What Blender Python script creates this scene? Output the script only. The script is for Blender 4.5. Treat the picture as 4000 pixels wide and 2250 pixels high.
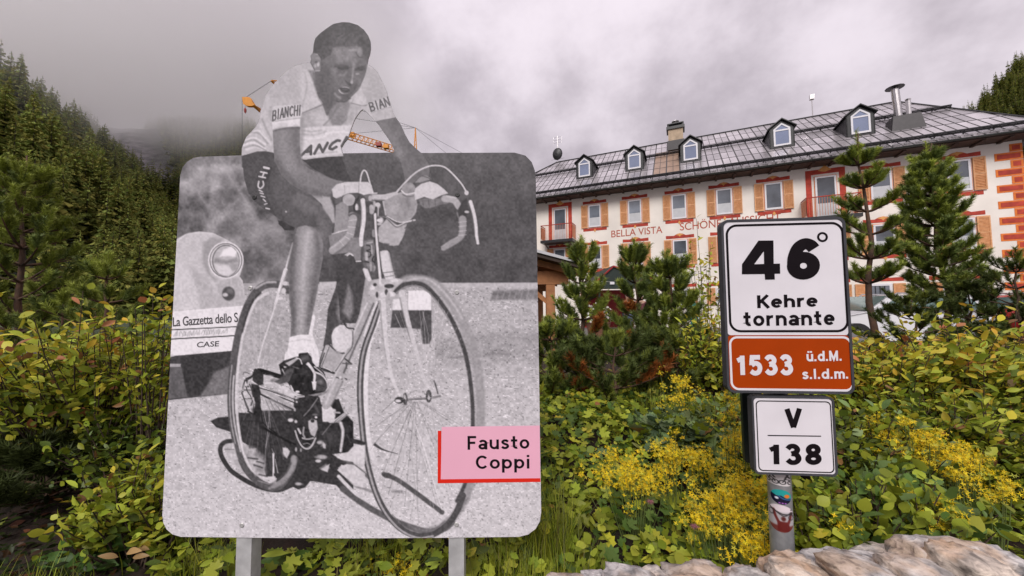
import bpy, bmesh, math, random
import numpy as np
from mathutils import Vector, Matrix
from mathutils.geometry import tessellate_polygon

for _o in list(bpy.data.objects):
    bpy.data.objects.remove(_o, do_unlink=True)
scene = bpy.context.scene
COL = scene.collection
R = math.radians
rng = np.random.default_rng(7)
random.seed(7)

# ------------------------------------------------------------------ camera
FPX, CX, CY = 1444.0, 2000.0, 1125.0          # focal length and centre in photo pixels (4000 x 2250)
CAMZ, PITCH, ROLL = 1.60, 0.0555, 0.0070
cam_data = bpy.data.cameras.new("camera")
cam = bpy.data.objects.new("camera", cam_data)
COL.objects.link(cam)
scene.camera = cam
cam_data.sensor_width = 36.0
cam_data.lens = FPX / 4000.0 * 36.0
cam_data.clip_start = 0.05
cam_data.clip_end = 6000.0
_f = Vector((0, math.cos(PITCH), math.sin(PITCH)))
_r0 = Vector((1, 0, 0))
_u0 = _r0.cross(_f)
CR = _r0 * math.cos(ROLL) - _u0 * math.sin(ROLL)
CU = _u0 * math.cos(ROLL) + _r0 * math.sin(ROLL)
CFW = _f
CP = Vector((0, 0, CAMZ))
cam.matrix_world = Matrix(((CR.x, CU.x, -_f.x, CP.x), (CR.y, CU.y, -_f.y, CP.y), (CR.z, CU.z, -_f.z, CP.z), (0, 0, 0, 1)))

# ------------------------------------------------------------------ world: overcast sky
SUN_EL, SUN_AZ = R(40), R(197)                 # soft sun glow through the cloud, behind the photographer
w = bpy.data.worlds.new("World")
scene.world = w
w.use_nodes = True
nt = w.node_tree
for n in list(nt.nodes):
    nt.nodes.remove(n)
def wn(t, **k):
    n = nt.nodes.new(t)
    for a, b in k.items():
        setattr(n, a, b)
    return n
out = wn('ShaderNodeOutputWorld')
sky = wn('ShaderNodeTexSky', sky_type='NISHITA', sun_disc=False)
sky.sun_elevation = SUN_EL
sky.sun_rotation = SUN_AZ
sky.air_density = 1.5
sky.dust_density = 4.0
bg_sky = wn('ShaderNodeBackground')
bg_sky.inputs['Strength'].default_value = 0.05
nt.links.new(sky.outputs[0], bg_sky.inputs['Color'])
tc = wn('ShaderNodeTexCoord')
sep = wn('ShaderNodeSeparateXYZ')
nt.links.new(tc.outputs['Generated'], sep.inputs[0])
def wmath(op, a, b=None):
    n = wn('ShaderNodeMath', operation=op)
    for i, v in enumerate((a, b)):
        if v is None:
            continue
        if isinstance(v, (int, float)):
            n.inputs[i].default_value = v
        else:
            nt.links.new(v, n.inputs[i])
    return n.outputs[0]
zz = wmath('ADD', wmath('MAXIMUM', sep.outputs[2], 0.0), 0.75)
cmb = wn('ShaderNodeCombineXYZ')
nt.links.new(wmath('DIVIDE', sep.outputs[0], zz), cmb.inputs[0])
nt.links.new(wmath('DIVIDE', sep.outputs[1], zz), cmb.inputs[1])
mp = wn('ShaderNodeMapping')
mp.inputs['Location'].default_value = (3.1, 1.7, 0.4)
mp.inputs['Rotation'].default_value = (0, 0, 0.5)
nt.links.new(cmb.outputs[0], mp.inputs[0])
n1 = wn('ShaderNodeTexNoise')
n1.inputs['Scale'].default_value = 4.2
n1.inputs['Detail'].default_value = 7.0
n1.inputs['Roughness'].default_value = 0.56
n1.inputs['Distortion'].default_value = 0.0
nt.links.new(mp.outputs[0], n1.inputs['Vector'])
ramp = wn('ShaderNodeValToRGB')
ramp.color_ramp.interpolation = 'EASE'
ramp.color_ramp.elements[0].position = 0.32
ramp.color_ramp.elements[0].color = (0.39, 0.345, 0.385, 1)
ramp.color_ramp.elements[1].position = 0.70
ramp.color_ramp.elements[1].color = (0.68, 0.615, 0.67, 1)
nt.links.new(n1.outputs['Fac'], ramp.inputs[0])
# an overcast sky is brighter towards the zenith (CIE overcast distribution)
zen = wmath('ADD', wmath('MULTIPLY', wmath('MAXIMUM', sep.outputs[2], 0.0), 0.45), 0.92)
vm = wn('ShaderNodeVectorMath', operation='SCALE')
nt.links.new(ramp.outputs[0], vm.inputs[0])
nt.links.new(zen, vm.inputs['Scale'])
bg_cl = wn('ShaderNodeBackground')
bg_cl.inputs['Strength'].default_value = 0.80
nt.links.new(vm.outputs[0], bg_cl.inputs['Color'])
mixw = wn('ShaderNodeMixShader')
mixw.inputs[0].default_value = 0.94
nt.links.new(bg_sky.outputs[0], mixw.inputs[1])
nt.links.new(bg_cl.outputs[0], mixw.inputs[2])
nt.links.new(mixw.outputs[0], out.inputs[0])

# ------------------------------------------------------------------ sun behind cloud
sl = bpy.data.lights.new("sun", 'SUN')
sl.energy = 1.5
sl.angle = R(25)
sl.color = (1.0, 0.965, 0.93)
so = bpy.data.objects.new("sun", sl)
COL.objects.link(so)
_sd = Vector((math.sin(SUN_AZ) * math.cos(SUN_EL), math.cos(SUN_AZ) * math.cos(SUN_EL), math.sin(SUN_EL)))
so.rotation_euler = _sd.to_track_quat('Z', 'Y').to_euler()
so.location = (0, -5, 20)

# ------------------------------------------------------------------ exposure / render
vs = scene.view_settings
vs.view_transform = 'Standard'
vs.look = 'None'
vs.exposure = 0.58
vs.gamma = 1.0
vs.use_curve_mapping = False
scene.render.engine = 'CYCLES'
cy = scene.cycles
cy.max_bounces = 10
cy.diffuse_bounces = 3
cy.glossy_bounces = 2
cy.transmission_bounces = 3
cy.transparent_max_bounces = 8
cy.volume_bounces = 10
cy.use_denoising = True
cy.volume_step_rate = 1.0
cy.volume_max_steps = 128

# ------------------------------------------------------------------ helpers
def ray(sx, sy):
    """direction of a photo pixel, scaled so that its world y is 1"""
    d = CFW + CR * ((sx - CX) / FPX) - CU * ((sy - CY) / FPX)
    return d / d.y
def at(sx, sy, Y):
    return CP + ray(sx, sy) * Y
def lin(v):
    v = v / 255.0
    return v / 12.92 if v <= 0.04045 else ((v + 0.055) / 1.055) ** 2.4
def srgb(r, g, b, k=1.0):
    return (lin(r) * k, lin(g) * k, lin(b) * k)

def empty(name, loc=(0, 0, 0), parent=None):
    o = bpy.data.objects.new(name, None)
    o.empty_display_size = 0.1
    COL.objects.link(o)
    o.location = loc
    if parent is not None:
        o.parent = parent
    return o
def tag(o, label=None, cat=None, group=None, kind=None):
    if label: o["label"] = label
    if cat: o["category"] = cat
    if group: o["group"] = group
    if kind: o["kind"] = kind
    return o
def wloc(o):
    v = Vector((0, 0, 0))
    while o is not None:
        v += o.location
        o = o.parent
    return v
def obj_from_mesh(name, me, mats=None, parent=None, loc=(0, 0, 0)):
    o = bpy.data.objects.new(name, me)
    COL.objects.link(o)
    o.location = loc
    if parent is not None:
        o.parent = parent
    if mats is not None:
        for m in (mats if isinstance(mats, (list, tuple)) else [mats]):
            me.materials.append(m)
    return o
def mesh_w(name, verts, faces, mat, parent=None, smooth=False):
    """mesh from WORLD coordinates; made local to an unrotated parent"""
    off = wloc(parent) if parent is not None else Vector((0, 0, 0))
    me = bpy.data.meshes.new(name)
    me.from_pydata([tuple(Vector(v) - off) for v in verts], [], [tuple(f) for f in faces])
    me.update()
    if smooth:
        me.shade_smooth()
    return obj_from_mesh(name, me, mat, parent)
def np_mesh(name, V, F, smooth=False, col=None, colname="Col", mat_idx=None):
    """fast mesh from numpy; F is (n,3) or (n,4)"""
    V = np.asarray(V, dtype=np.float32)
    F = np.asarray(F, dtype=np.int32)
    me = bpy.data.meshes.new(name)
    k = F.shape[1]
    me.vertices.add(len(V)); me.vertices.foreach_set("co", V.ravel())
    me.loops.add(F.size); me.loops.foreach_set("vertex_index", F.ravel())
    me.polygons.add(len(F))
    me.polygons.foreach_set("loop_start", np.arange(0, F.size, k, dtype=np.int32))
    me.polygons.foreach_set("loop_total", np.full(len(F), k, dtype=np.int32))
    if mat_idx is not None:
        me.polygons.foreach_set("material_index", np.asarray(mat_idx, dtype=np.int32))
    me.update(calc_edges=True)
    if col is not None:
        a = me.color_attributes.new(colname, 'FLOAT_COLOR', 'POINT')
        c = np.ones((len(V), 4), dtype=np.float32)
        c[:, :3] = col
        a.data.foreach_set("color", c.ravel())
    if smooth:
        me.shade_smooth()
    return me
class MB:
    """collects simple shapes (world or local coordinates) into one mesh"""
    def __init__(s):
        s.v = []; s.f = []
    def add(s, vs, fs):
        b = len(s.v)
        s.v += [tuple(v) for v in vs]
        s.f += [tuple(i + b for i in f) for f in fs]
        return s
    def box(s, c, hx, hy, hz, ax=None):
        c = Vector(c)
        X, Y, Z = ax if ax else (Vector((1, 0, 0)), Vector((0, 1, 0)), Vector((0, 0, 1)))
        vs = [c + X * (i * hx) + Y * (j * hy) + Z * (k * hz) for k in (-1, 1) for j in (-1, 1) for i in (-1, 1)]
        return s.add(vs, [(0, 2, 3, 1), (4, 5, 7, 6), (0, 1, 5, 4), (2, 6, 7, 3), (0, 4, 6, 2), (1, 3, 7, 5)])
    def tube(s, pts, rad, n=8, cap=True):
        pts = [Vector(p) for p in pts]
        rs = rad if isinstance(rad, (list, tuple)) else [rad] * len(pts)
        rings = []
        prev = None
        for i, p in enumerate(pts):
            t = (pts[min(i + 1, len(pts) - 1)] - pts[max(i - 1, 0)]).normalized()
            if prev is None:
                a = t.orthogonal().normalized()
            else:
                a = (prev - t * prev.dot(t))
                a = a.normalized() if a.length > 1e-6 else t.orthogonal().normalized()
            prev = a
            b = t.cross(a)
            rings.append([p + (a * math.cos(2 * math.pi * k / n) + b * math.sin(2 * math.pi * k / n)) * rs[i] for k in range(n)])
        vs = [v for r in rings for v in r]
        fs = []
        for i in range(len(rings) - 1):
            for k in range(n):
                fs.append((i * n + k, i * n + (k + 1) % n, (i + 1) * n + (k + 1) % n, (i + 1) * n + k))
        if cap:
            fs.append(tuple(range(n - 1, -1, -1)))
            fs.append(tuple(range((len(rings) - 1) * n, len(rings) * n)))
        return s.add(vs, fs)
    def prism(s, poly, d):
        """polygon (list of points, any plane) extruded along vector d"""
        n = len(poly)
        P = [Vector(p) for p in poly]; d = Vector(d)
        fs = [tuple(range(n)), tuple(range(2 * n - 1, n - 1, -1))]
        for i in range(n):
            j = (i + 1) % n
            fs.append((i, i + n, j + n, j))
        return s.add(P + [p + d for p in P], fs)
    def build(s, name, mat, parent=None, smooth=False):
        return mesh_w(name, s.v, s.f, mat, parent, smooth)

class Plane:
    """a real plane in the place: O + u U + v V, facing N"""
    def __init__(s, O, U, V):
        s.O = Vector(O); s.U = Vector(U).normalized(); s.V = Vector(V).normalized(); s.N = s.U.cross(s.V).normalized()
    def uv(s, sx, sy):
        d = ray(sx, sy)
        t = (s.O - CP).dot(s.N) / d.dot(s.N)
        p = CP + d * t - s.O
        return p.dot(s.U), p.dot(s.V)
    def pt(s, u, v, lift=0.0):
        return s.O + s.U * u + s.V * v + s.N * lift
    def px(s, sx, sy, lift=0.0):
        return s.pt(*s.uv(sx, sy), lift)
def rrect(u0, v0, u1, v1, r, n=8):
    P = []
    for (cx_, cy_, a0) in ((u1 - r, v1 - r, 0), (u0 + r, v1 - r, 90), (u0 + r, v0 + r, 180), (u1 - r, v0 + r, 270)):
        for k in range(n + 1):
            a = R(a0 + 90 * k / n)
            P.append((cx_ + r * math.cos(a), cy_ + r * math.sin(a)))
    return P
def plate(name, plane, poly, z0, z1, mat, parent):
    """polygon in plane coordinates, solid between lifts z0 and z1"""
    m = MB()
    m.prism([plane.pt(u, v, z1) for u, v in poly], plane.N * (z0 - z1))
    return m.build(name, mat, parent)
def ring_plate(name, plane, outer, inner, z0, z1, mat, parent):
    n = len(outer)
    vs = [plane.pt(u, v, z) for z in (z0, z1) for P in (outer, inner) for u, v in P]
    fs = []
    for i in range(n):
        j = (i + 1) % n
        fs.append((2 * n + i, 2 * n + j, 3 * n + j, 3 * n + i))
        fs.append((i, j, 2 * n + j, 2 * n + i))
        fs.append((n + j, n + i, 3 * n + i, 3 * n + j))
    return mesh_w(name, vs, fs, mat, parent)

# ------------------------------------------------------------------ materials
def new_mat(name):
    m = bpy.data.materials.new(name)
    m.use_nodes = True
    return m, m.node_tree, m.node_tree.nodes['Principled BSDF']
def mat(name, col, rough=0.6, var=0.15, scale=6.0, bump=0.0, bscale=40.0, metal=0.0, spec=0.5, col2=None, detail=5.0):
    m, t, b = new_mat(name)
    b.inputs['Roughness'].default_value = rough
    b.inputs['Metallic'].default_value = metal
    b.inputs['Specular IOR Level'].default_value = spec
    tcn = t.nodes.new('ShaderNodeTexCoord')
    n = t.nodes.new('ShaderNodeTexNoise')
    n.inputs['Scale'].default_value = scale
    n.inputs['Detail'].default_value = detail
    t.links.new(tcn.outputs['Object'], n.inputs['Vector'])
    r = t.nodes.new('ShaderNodeValToRGB')
    c = Vector(col[:3])
    lo = c * (1 - var) if col2 is None else Vector(col2[:3])
    hi = c * (1 + var) if col2 is None else c
    r.color_ramp.elements[0].position = 0.32
    r.color_ramp.elements[1].position = 0.68
    r.color_ramp.elements[0].color = (*lo, 1)
    r.color_ramp.elements[1].color = (*[min(x, 1.0) for x in hi], 1)
    t.links.new(n.outputs['Fac'], r.inputs[0])
    t.links.new(r.outputs[0], b.inputs['Base Color'])
    if bump > 0:
        nb = t.nodes.new('ShaderNodeTexNoise')
        nb.inputs['Scale'].default_value = bscale
        nb.inputs['Detail'].default_value = 6.0
        t.links.new(tcn.outputs['Object'], nb.inputs['Vector'])
        bp = t.nodes.new('ShaderNodeBump')
        bp.inputs['Strength'].default_value = bump
        bp.inputs['Distance'].default_value = 0.01
        t.links.new(nb.outputs['Fac'], bp.inputs['Height'])
        t.links.new(bp.outputs[0], b.inputs['Normal'])
    return m
def attr_mat(name, rough=0.5, spec=0.3, transl=0.0, attr="Col", bump=0.0, bscale=200.0):
    m, t, b = new_mat(name)
    a = t.nodes.new('ShaderNodeVertexColor')
    a.layer_name = attr
    t.links.new(a.outputs['Color'], b.inputs['Base Color'])
    b.inputs['Roughness'].default_value = rough
    b.inputs['Specular IOR Level'].default_value = spec
    if transl > 0:
        o = t.nodes['Material Output']
        tr = t.nodes.new('ShaderNodeBsdfTranslucent')
        t.links.new(a.outputs['Color'], tr.inputs['Color'])
        mx = t.nodes.new('ShaderNodeMixShader')
        mx.inputs[0].default_value = transl
        t.links.new(b.outputs[0], mx.inputs[1])
        t.links.new(tr.outputs[0], mx.inputs[2])
        t.links.new(mx.outputs[0], o.inputs['Surface'])
    if bump > 0:
        tcn = t.nodes.new('ShaderNodeTexCoord')
        nb = t.nodes.new('ShaderNodeTexNoise')
        nb.inputs['Scale'].default_value = bscale
        t.links.new(tcn.outputs['Object'], nb.inputs['Vector'])
        bp = t.nodes.new('ShaderNodeBump')
        bp.inputs['Strength'].default_value = bump
        bp.inputs['Distance'].default_value = 0.002
        t.links.new(nb.outputs['Fac'], bp.inputs['Height'])
        t.links.new(bp.outputs[0], b.inputs['Normal'])
    return m

# ------------------------------------------------------------------ lettering
def text_mesh_data(s, offset=0.0, spacing=1.0):
    c = bpy.data.curves.new("txt", 'FONT')
    c.body = s
    c.size = 1.0
    c.offset = offset
    c.space_character = spacing
    c.resolution_u = 6
    c.fill_mode = 'FRONT'
    o = bpy.data.objects.new("txt", c)
    COL.objects.link(o)
    me = bpy.data.meshes.new_from_object(o.evaluated_get(bpy.context.evaluated_depsgraph_get()))
    V = np.array([tuple(v.co) for v in me.vertices])
    F = [tuple(p.vertices) for p in me.polygons]
    bpy.data.objects.remove(o, do_unlink=True)
    bpy.data.curves.remove(c)
    bpy.data.meshes.remove(me)
    return V, F
def text_on(plane, s, quad, material, parent, lift, name="lettering", offset=0.0, spacing=1.0):
    """lettering whose bounding box fills the photo quad [bl, br, tr, tl] on a plane"""
    V, F = text_mesh_data(s, offset, spacing)
    x0, y0 = V[:, 0].min(), V[:, 1].min()
    W, H = V[:, 0].max() - x0, V[:, 1].max() - y0
    bl, br, tr, tl = [np.array(q, dtype=float) for q in quad]
    vs = []
    for v in V:
        a, b = (v[0] - x0) / W, (v[1] - y0) / H
        p = (bl * (1 - a) + br * a) * (1 - b) + (tl * (1 - a) + tr * a) * b
        vs.append(plane.px(p[0], p[1], lift))
    return mesh_w(name, vs, F, material, parent)
# ------------------------------------------------------------------ stroke lettering (bold grotesque)
def arc(cx_, cy_, rx, ry, a0, a1, n=14):
    return [(cx_ + rx * math.cos(R(a0 + (a1 - a0) * k / n)), cy_ + ry * math.sin(R(a0 + (a1 - a0) * k / n))) for k in range(n + 1)]
def sp(pts, n=6):
    """Catmull-Rom through points"""
    P = [np.array(p, float) for p in pts]
    P = [2 * P[0] - P[1]] + P + [2 * P[-1] - P[-2]]
    o = []
    for i in range(1, len(P) - 2):
        for k in range(n):
            t = k / n
            o.append(tuple(0.5 * ((2 * P[i]) + (P[i + 1] - P[i - 1]) * t + (2 * P[i - 1] - 5 * P[i] + 4 * P[i + 1] - P[i + 2]) * t * t + (3 * P[i] - P[i - 1] - 3 * P[i + 1] + P[i + 2]) * t ** 3)))
    o.append(tuple(P[-2]))
    return o
GL = {
 'o': (.66, [arc(.32, .36, .235, .27, 0, 360, 24)]),
 'n': (.66, [[(.10, 0), (.10, .72)], arc(.32, .40, .22, .23, 165, 0) + [(.54, 0)]]),
 'h': (.66, [[(.10, 0), (.10, 1.0)], arc(.32, .40, .22, .23, 165, 0) + [(.54, 0)]]),
 'r': (.46, [[(.10, 0), (.10, .72)], arc(.36, .38, .26, .25, 160, 80)]),
 'u': (.66, [[(.54, 0), (.54, .72)], [(.10, .72)] + arc(.32, .32, .22, .23, 180, 345)]),
 't': (.48, [[(.20, .95), (.20, .24)] + arc(.36, .24, .16, .15, 180, 290, 8), [(.0, .63), (.42, .63)]]),
 'e': (.64, [arc(.31, .36, .225, .27, 0, 318, 22), [(.08, .37), (.60, .37)]]),
 'a': (.63, [[(.50, 0), (.50, .44)] + arc(.29, .44, .21, .195, 0, 150, 10), arc(.27, .22, .185, .135, 0, 360, 18)]),
 's': (.58, [sp([(.47, .54), (.36, .635), (.19, .62), (.12, .51), (.24, .40), (.41, .32), (.46, .20), (.36, .095), (.20, .09), (.08, .18)])]),
 'i': (.28, [[(.12, 0), (.12, .72)], [(.12, .84), (.12, 1.0)]]),
 'l': (.28, [[(.12, 0), (.12, 1.0)]]),
 'p': (.68, [[(.10, -.28), (.10, .72)], arc(.34, .36, .23, .27, 0, 360, 22)]),
 'd': (.68, [[(.56, 0), (.56, 1.0)], arc(.32, .36, .23, .27, 0, 360, 22)]),
 'm': (.92, [[(.10, 0), (.10, .72)], arc(.28, .42, .18, .21, 165, 0) + [(.46, 0)], arc(.64, .42, .18, .21, 165, 0) + [(.82, 0)]]),
 '.': (.26, [[(.10, .0), (.10, .19)]]),
 'F': (.64, [[(.10, 0), (.10, 1.0)], [(.10, .91), (.58, .91)], [(.10, .50), (.52, .50)]]),
 'C': (.80, [arc(.42, .50, .32, .41, 42, 318, 22)]),
 'K': (.72, [[(.10, 0), (.10, 1.0)], [(.62, 1.0), (.14, .42)], [(.28, .55), (.66, 0)]]),
 'M': (.88, [[(.09, 0), (.09, 1.0)], [(.09, .96), (.41, .15), (.73, .96)], [(.73, 0), (.73, 1.0)]]),
 'V': (.72, [[(.06, 1.0), (.35, .05)], [(.64, 1.0), (.35, .05)]]),
 '1': (.52, [[(.28, 0), (.28, 1.0)], [(.28, .86), (.02, .74)]]),
 '3': (.68, [sp([(.08, .78), (.20, .905), (.38, .90), (.49, .75), (.42, .60), (.24, .535)]), sp([(.24, .535), (.44, .49), (.535, .28), (.42, .11), (.22, .095), (.07, .23)])]),
 '5': (.68, [[(.56, .905), (.15, .905), (.11, .50)], sp([(.12, .50), (.30, .60), (.48, .52), (.54, .33), (.44, .13), (.24, .09), (.07, .20)])]),
 '6': (.70, [arc(.33, .32, .225, .225, 0, 360, 28), sp([(.11, .30), (.125, .55), (.22, .80), (.37, .905), (.50, .86), (.575, .76)], 8)]),
 '8': (.68, [arc(.32, .72, .195, .185, 0, 360, 22), arc(.32, .275, .225, .185, 0, 360, 24)]),
}
GL['ü'] = (.66, GL['u'][1] + [[(.20, .84), (.20, 1.0)], [(.44, .84), (.44, 1.0)]])
def ribbon(pts, w):
    P = [np.array(p, float) for p in pts]
    closed = np.linalg.norm(P[0] - P[-1]) < 1e-6
    if closed:
        P = P[:-1]
    n = len(P)
    L, Rr = [], []
    for i in range(n):
        if closed:
            a, b = P[i - 1], P[(i + 1) % n]
            d0, d1 = P[i] - a, b - P[i]
        else:
            d0 = P[i] - P[i - 1] if i else P[1] - P[0]
            d1 = P[i + 1] - P[i] if i < n - 1 else P[-1] - P[-2]
        d0 = d0 / (np.linalg.norm(d0) + 1e-9); d1 = d1 / (np.linalg.norm(d1) + 1e-9)
        t = d0 + d1
        t = t / (np.linalg.norm(t) + 1e-9)
        nr = np.array((-t[1], t[0]))
        k = 1.0 / max(0.35, abs(np.dot(nr, np.array((-d0[1], d0[0])))))
        L.append(P[i] + nr * w / 2 * k); Rr.append(P[i] - nr * w / 2 * k)
    V = L + Rr
    m = n if closed else n - 1
    F = [(i, i + n, (i + 1) % n + n, (i + 1) % n) for i in range(m)]
    return V, F
def letters_on(plane, s, quad, material, parent, lift, t=0.18, gap=0.10, name="lettering", tx=1.0):
    """bold stroke lettering filling the photo quad [bl, br, tr, tl]; every glyph a part"""
    x = 0.0
    items = []
    for ch in s:
        if ch == ' ':
            x += .35; continue
        wd, st = GL[ch]
        for k, pts in enumerate(st):
            V, F = ribbon(pts, t)
            items.append((ch, k, [np.array((v[0] * tx + x, v[1])) for v in V], F, len(items)))
        x += wd * tx + gap
    A = np.array([v for it in items for v in it[2]])
    mn, mx = A.min(0), A.max(0)
    bl, br, tr, tl = [np.array(q, dtype=float) for q in quad]
    m = MB()
    for ch, k, V, F, idx in items:
        vs = []
        for v in V:
            a, b = (v - mn) / (mx - mn)
            p = (bl * (1 - a) + br * a) * (1 - b) + (tl * (1 - a) + tr * a) * b
            vs.append(plane.px(p[0], p[1], lift + 0.00012 * k))
        m.add(vs, F)
    return m.build(name, material, parent)

# ------------------------------------------------------------------ painter for flat printed pictures
class Canvas:
    def __init__(s, x0, y0, x1, y1, step):
        s.x0, s.y0, s.st = x0, y0, step
        s.xs = np.arange(x0, x1 + step * .5, step)
        s.ys = np.arange(y0, y1 + step * .5, step)
        s.X, s.Y = np.meshgrid(s.xs, s.ys)
        s.g = np.zeros(s.X.shape)
        s.rgb = None
        s.org = (0.0, 0.0, 1.0)
    def to(s, ox, oy, sc):
        s.org = (ox, oy, sc)
    def T(s, pts):
        ox, oy, sc = s.org
        return np.array([(ox + x * sc, oy + y * sc) for x, y in pts], float)
    def win(s, P, pad):
        i0 = max(0, int((P[:, 0].min() - pad - s.x0) / s.st)); i1 = min(s.X.shape[1], int((P[:, 0].max() + pad - s.x0) / s.st) + 2)
        j0 = max(0, int((P[:, 1].min() - pad - s.y0) / s.st)); j1 = min(s.X.shape[0], int((P[:, 1].max() + pad - s.y0) / s.st) + 2)
        return slice(j0, j1), slice(i0, i1)
    def sdf(s, P, X, Y):
        n = len(P)
        d = np.full(X.shape, 1e12)
        ins = np.zeros(X.shape, bool)
        for i in range(n):
            ax, ay = P[i]; bx, by = P[(i + 1) % n]
            ex, ey = bx - ax, by - ay
            l2 = ex * ex + ey * ey + 1e-9
            wx, wy = X - ax, Y - ay
            t = np.clip((wx * ex + wy * ey) / l2, 0, 1)
            d = np.minimum(d, (wx - ex * t) ** 2 + (wy - ey * t) ** 2)
            c = ((ay > Y) != (by > Y))
            if by != ay:
                ins ^= c & (X < ex * (Y - ay) / (by - ay) + ax)
        d = np.sqrt(d)
        return np.where(ins, -d, d)
    def put(s, sl, a, v):
        if s.rgb is not None:
            for k in range(3):
                s.rgb[..., k][sl] = s.rgb[..., k][sl] * (1 - a) + v[k] * a
        else:
            s.g[sl] = s.g[sl] * (1 - a) + v * a
    def poly(s, pts, v, soft=3.0, op=1.0, smooth=False, grad=None, noise=0):
        """fill; grad=((x,y),v2) blends towards v2 at that point from the first corner"""
        if smooth:
            pts = sp(list(pts) + [pts[0]], 4)[:-1]
        P = s.T(pts)
        sl = s.win(P, soft + 4)
        X, Y = s.X[sl], s.Y[sl]
        if X.size == 0:
            return
        d = s.sdf(P, X, Y)
        a = np.clip(.5 - d / max(soft, .1), 0, 1) * op
        if grad is not None:
            (g0, g1, v2) = grad
            g = s.T([g0, g1])
            e = g[1] - g[0]
            t = np.clip(((X - g[0][0]) * e[0] + (Y - g[0][1]) * e[1]) / (e @ e), 0, 1)
            v = v + (v2 - v) * t
        if noise:
            v = v + (s.nz[sl] * noise)
        s.put(sl, a, v)
    def line(s, pts, w, v, soft=2.5, op=1.0, smooth=True, w2=None, noise=0):
        sc = s.org[2]
        if smooth and len(pts) > 2:
            pts = sp(pts, 5)
        P = s.T(pts)
        n = len(P)
        w0 = w * sc / 2
        w1 = (w2 if w2 is not None else w) * sc / 2
        sl = s.win(P, max(w0, w1) + soft + 4)
        X, Y = s.X[sl], s.Y[sl]
        if X.size == 0:
            return
        d = np.full(X.shape, 1e9)
        for i in range(n - 1):
            ax, ay = P[i]; bx, by = P[i + 1]
            ex, ey = bx - ax, by - ay
            l2 = ex * ex + ey * ey + 1e-9
            wx, wy = X - ax, Y - ay
            t = np.clip((wx * ex + wy * ey) / l2, 0, 1)
            rr = w0 + (w1 - w0) * (i + t) / (n - 1)
            d = np.minimum(d, np.sqrt((wx - ex * t) ** 2 + (wy - ey * t) ** 2) - rr)
        a = np.clip(.5 - d / max(soft, .1), 0, 1) * op
        if noise:
            v = v + s.nz[sl] * noise
        s.put(sl, a, v)
    def ell(s, c, rx, ry, v, soft=2.5, op=1.0, rot=0.0, **k):
        ca, sa = math.cos(R(rot)), math.sin(R(rot))
        pts = [(c[0] + rx * math.cos(t) * ca - ry * math.sin(t) * sa, c[1] + rx * math.cos(t) * sa + ry * math.sin(t) * ca) for t in np.linspace(0, 2 * math.pi, 29)[:-1]]
        s.poly(pts, v, soft, op, **k)
    def mult(s, pts, f, soft=20.0):
        P = s.T(pts)
        sl = s.win(P, soft + 4)
        X, Y = s.X[sl], s.Y[sl]
        a = np.clip(.5 - s.sdf(P, X, Y) / soft, 0, 1)
        a = a * a * (3 - 2 * a)
        s.g[sl] = s.g[sl] * (1 - a) + s.g[sl] * f * a
def vnoise(X, Y, cell, seed, oct_=3):
    r = np.random.default_rng(seed)
    o = np.zeros(X.shape); amp = 1.0; tot = 0
    for k in range(oct_):
        T_ = r.random((97, 97))
        gx, gy = X / cell, Y / cell
        ix, iy = np.floor(gx).astype(int), np.floor(gy).astype(int)
        fx, fy = gx - ix, gy - iy
        fx = fx * fx * (3 - 2 * fx); fy = fy * fy * (3 - 2 * fy)
        def q(a, b): return T_[(iy + b) % 97, (ix + a) % 97]
        o += amp * ((q(0, 0) * (1 - fx) + q(1, 0) * fx) * (1 - fy) + (q(0, 1) * (1 - fx) + q(1, 1) * fx) * fy)
        tot += amp; amp *= .55; cell /= 2.0
    return o / tot - .5

cA = lambda x, y: (900 + x / 2.415, 50 + y / 2.415)
FIG = [(105, 1345), (107, 1280), (125, 1230), (150, 1170), (200, 1120), (240, 1075), (270, 1000), (285, 920), (310, 840), (335, 770), (375, 705), (430, 650), (490, 585), (540, 535), (600, 500), (680, 475), (752, 468), (760, 440), (754, 405), (775, 380), (781, 350), (785, 300), (800, 240), (850, 190), (910, 145), (970, 105), (1050, 88), (1120, 90), (1200, 115), (1260, 160), (1300, 215), (1322, 270), (1325, 340), (1315, 390), (1300, 430), (1293, 485), (1340, 510), (1390, 560), (1415, 615), (1450, 680), (1475, 740), (1490, 800), (1515, 870), (1535, 935), (1560, 985), (1610, 1060), (1650, 1150), (1690, 1220), (1740, 1270), (1800, 1322)]
HOLE = [(1058, 1326), (1045, 1275), (1075, 1225), (1110, 1180), (1130, 1120), (1150, 1060), (1180, 990), (1225, 930), (1250, 910), (1285, 940), (1320, 975), (1365, 1020), (1400, 1060), (1440, 1120), (1490, 1190), (1520, 1240), (1548, 1300), (1540, 1318)]
OUT_S = [(784, 612), (755, 617), (730, 632), (713, 654), (704, 685), (668, 1350), (634, 2010), (638, 2042), (651, 2068), (673, 2087), (706, 2097), (1040, 2101), (1380, 2103), (1700, 2101), (2028, 2097), (2063, 2088), (2092, 2066), (2109, 2036), (2114, 2000), (2104, 1350), (2093, 700), (2089, 665), (2077, 633), (2053, 608), (2010, 596)]
OUT_S = OUT_S + [cA(*p) for p in FIG[::-1]]
HOLE_S = [cA(*p) for p in HOLE]

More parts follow.
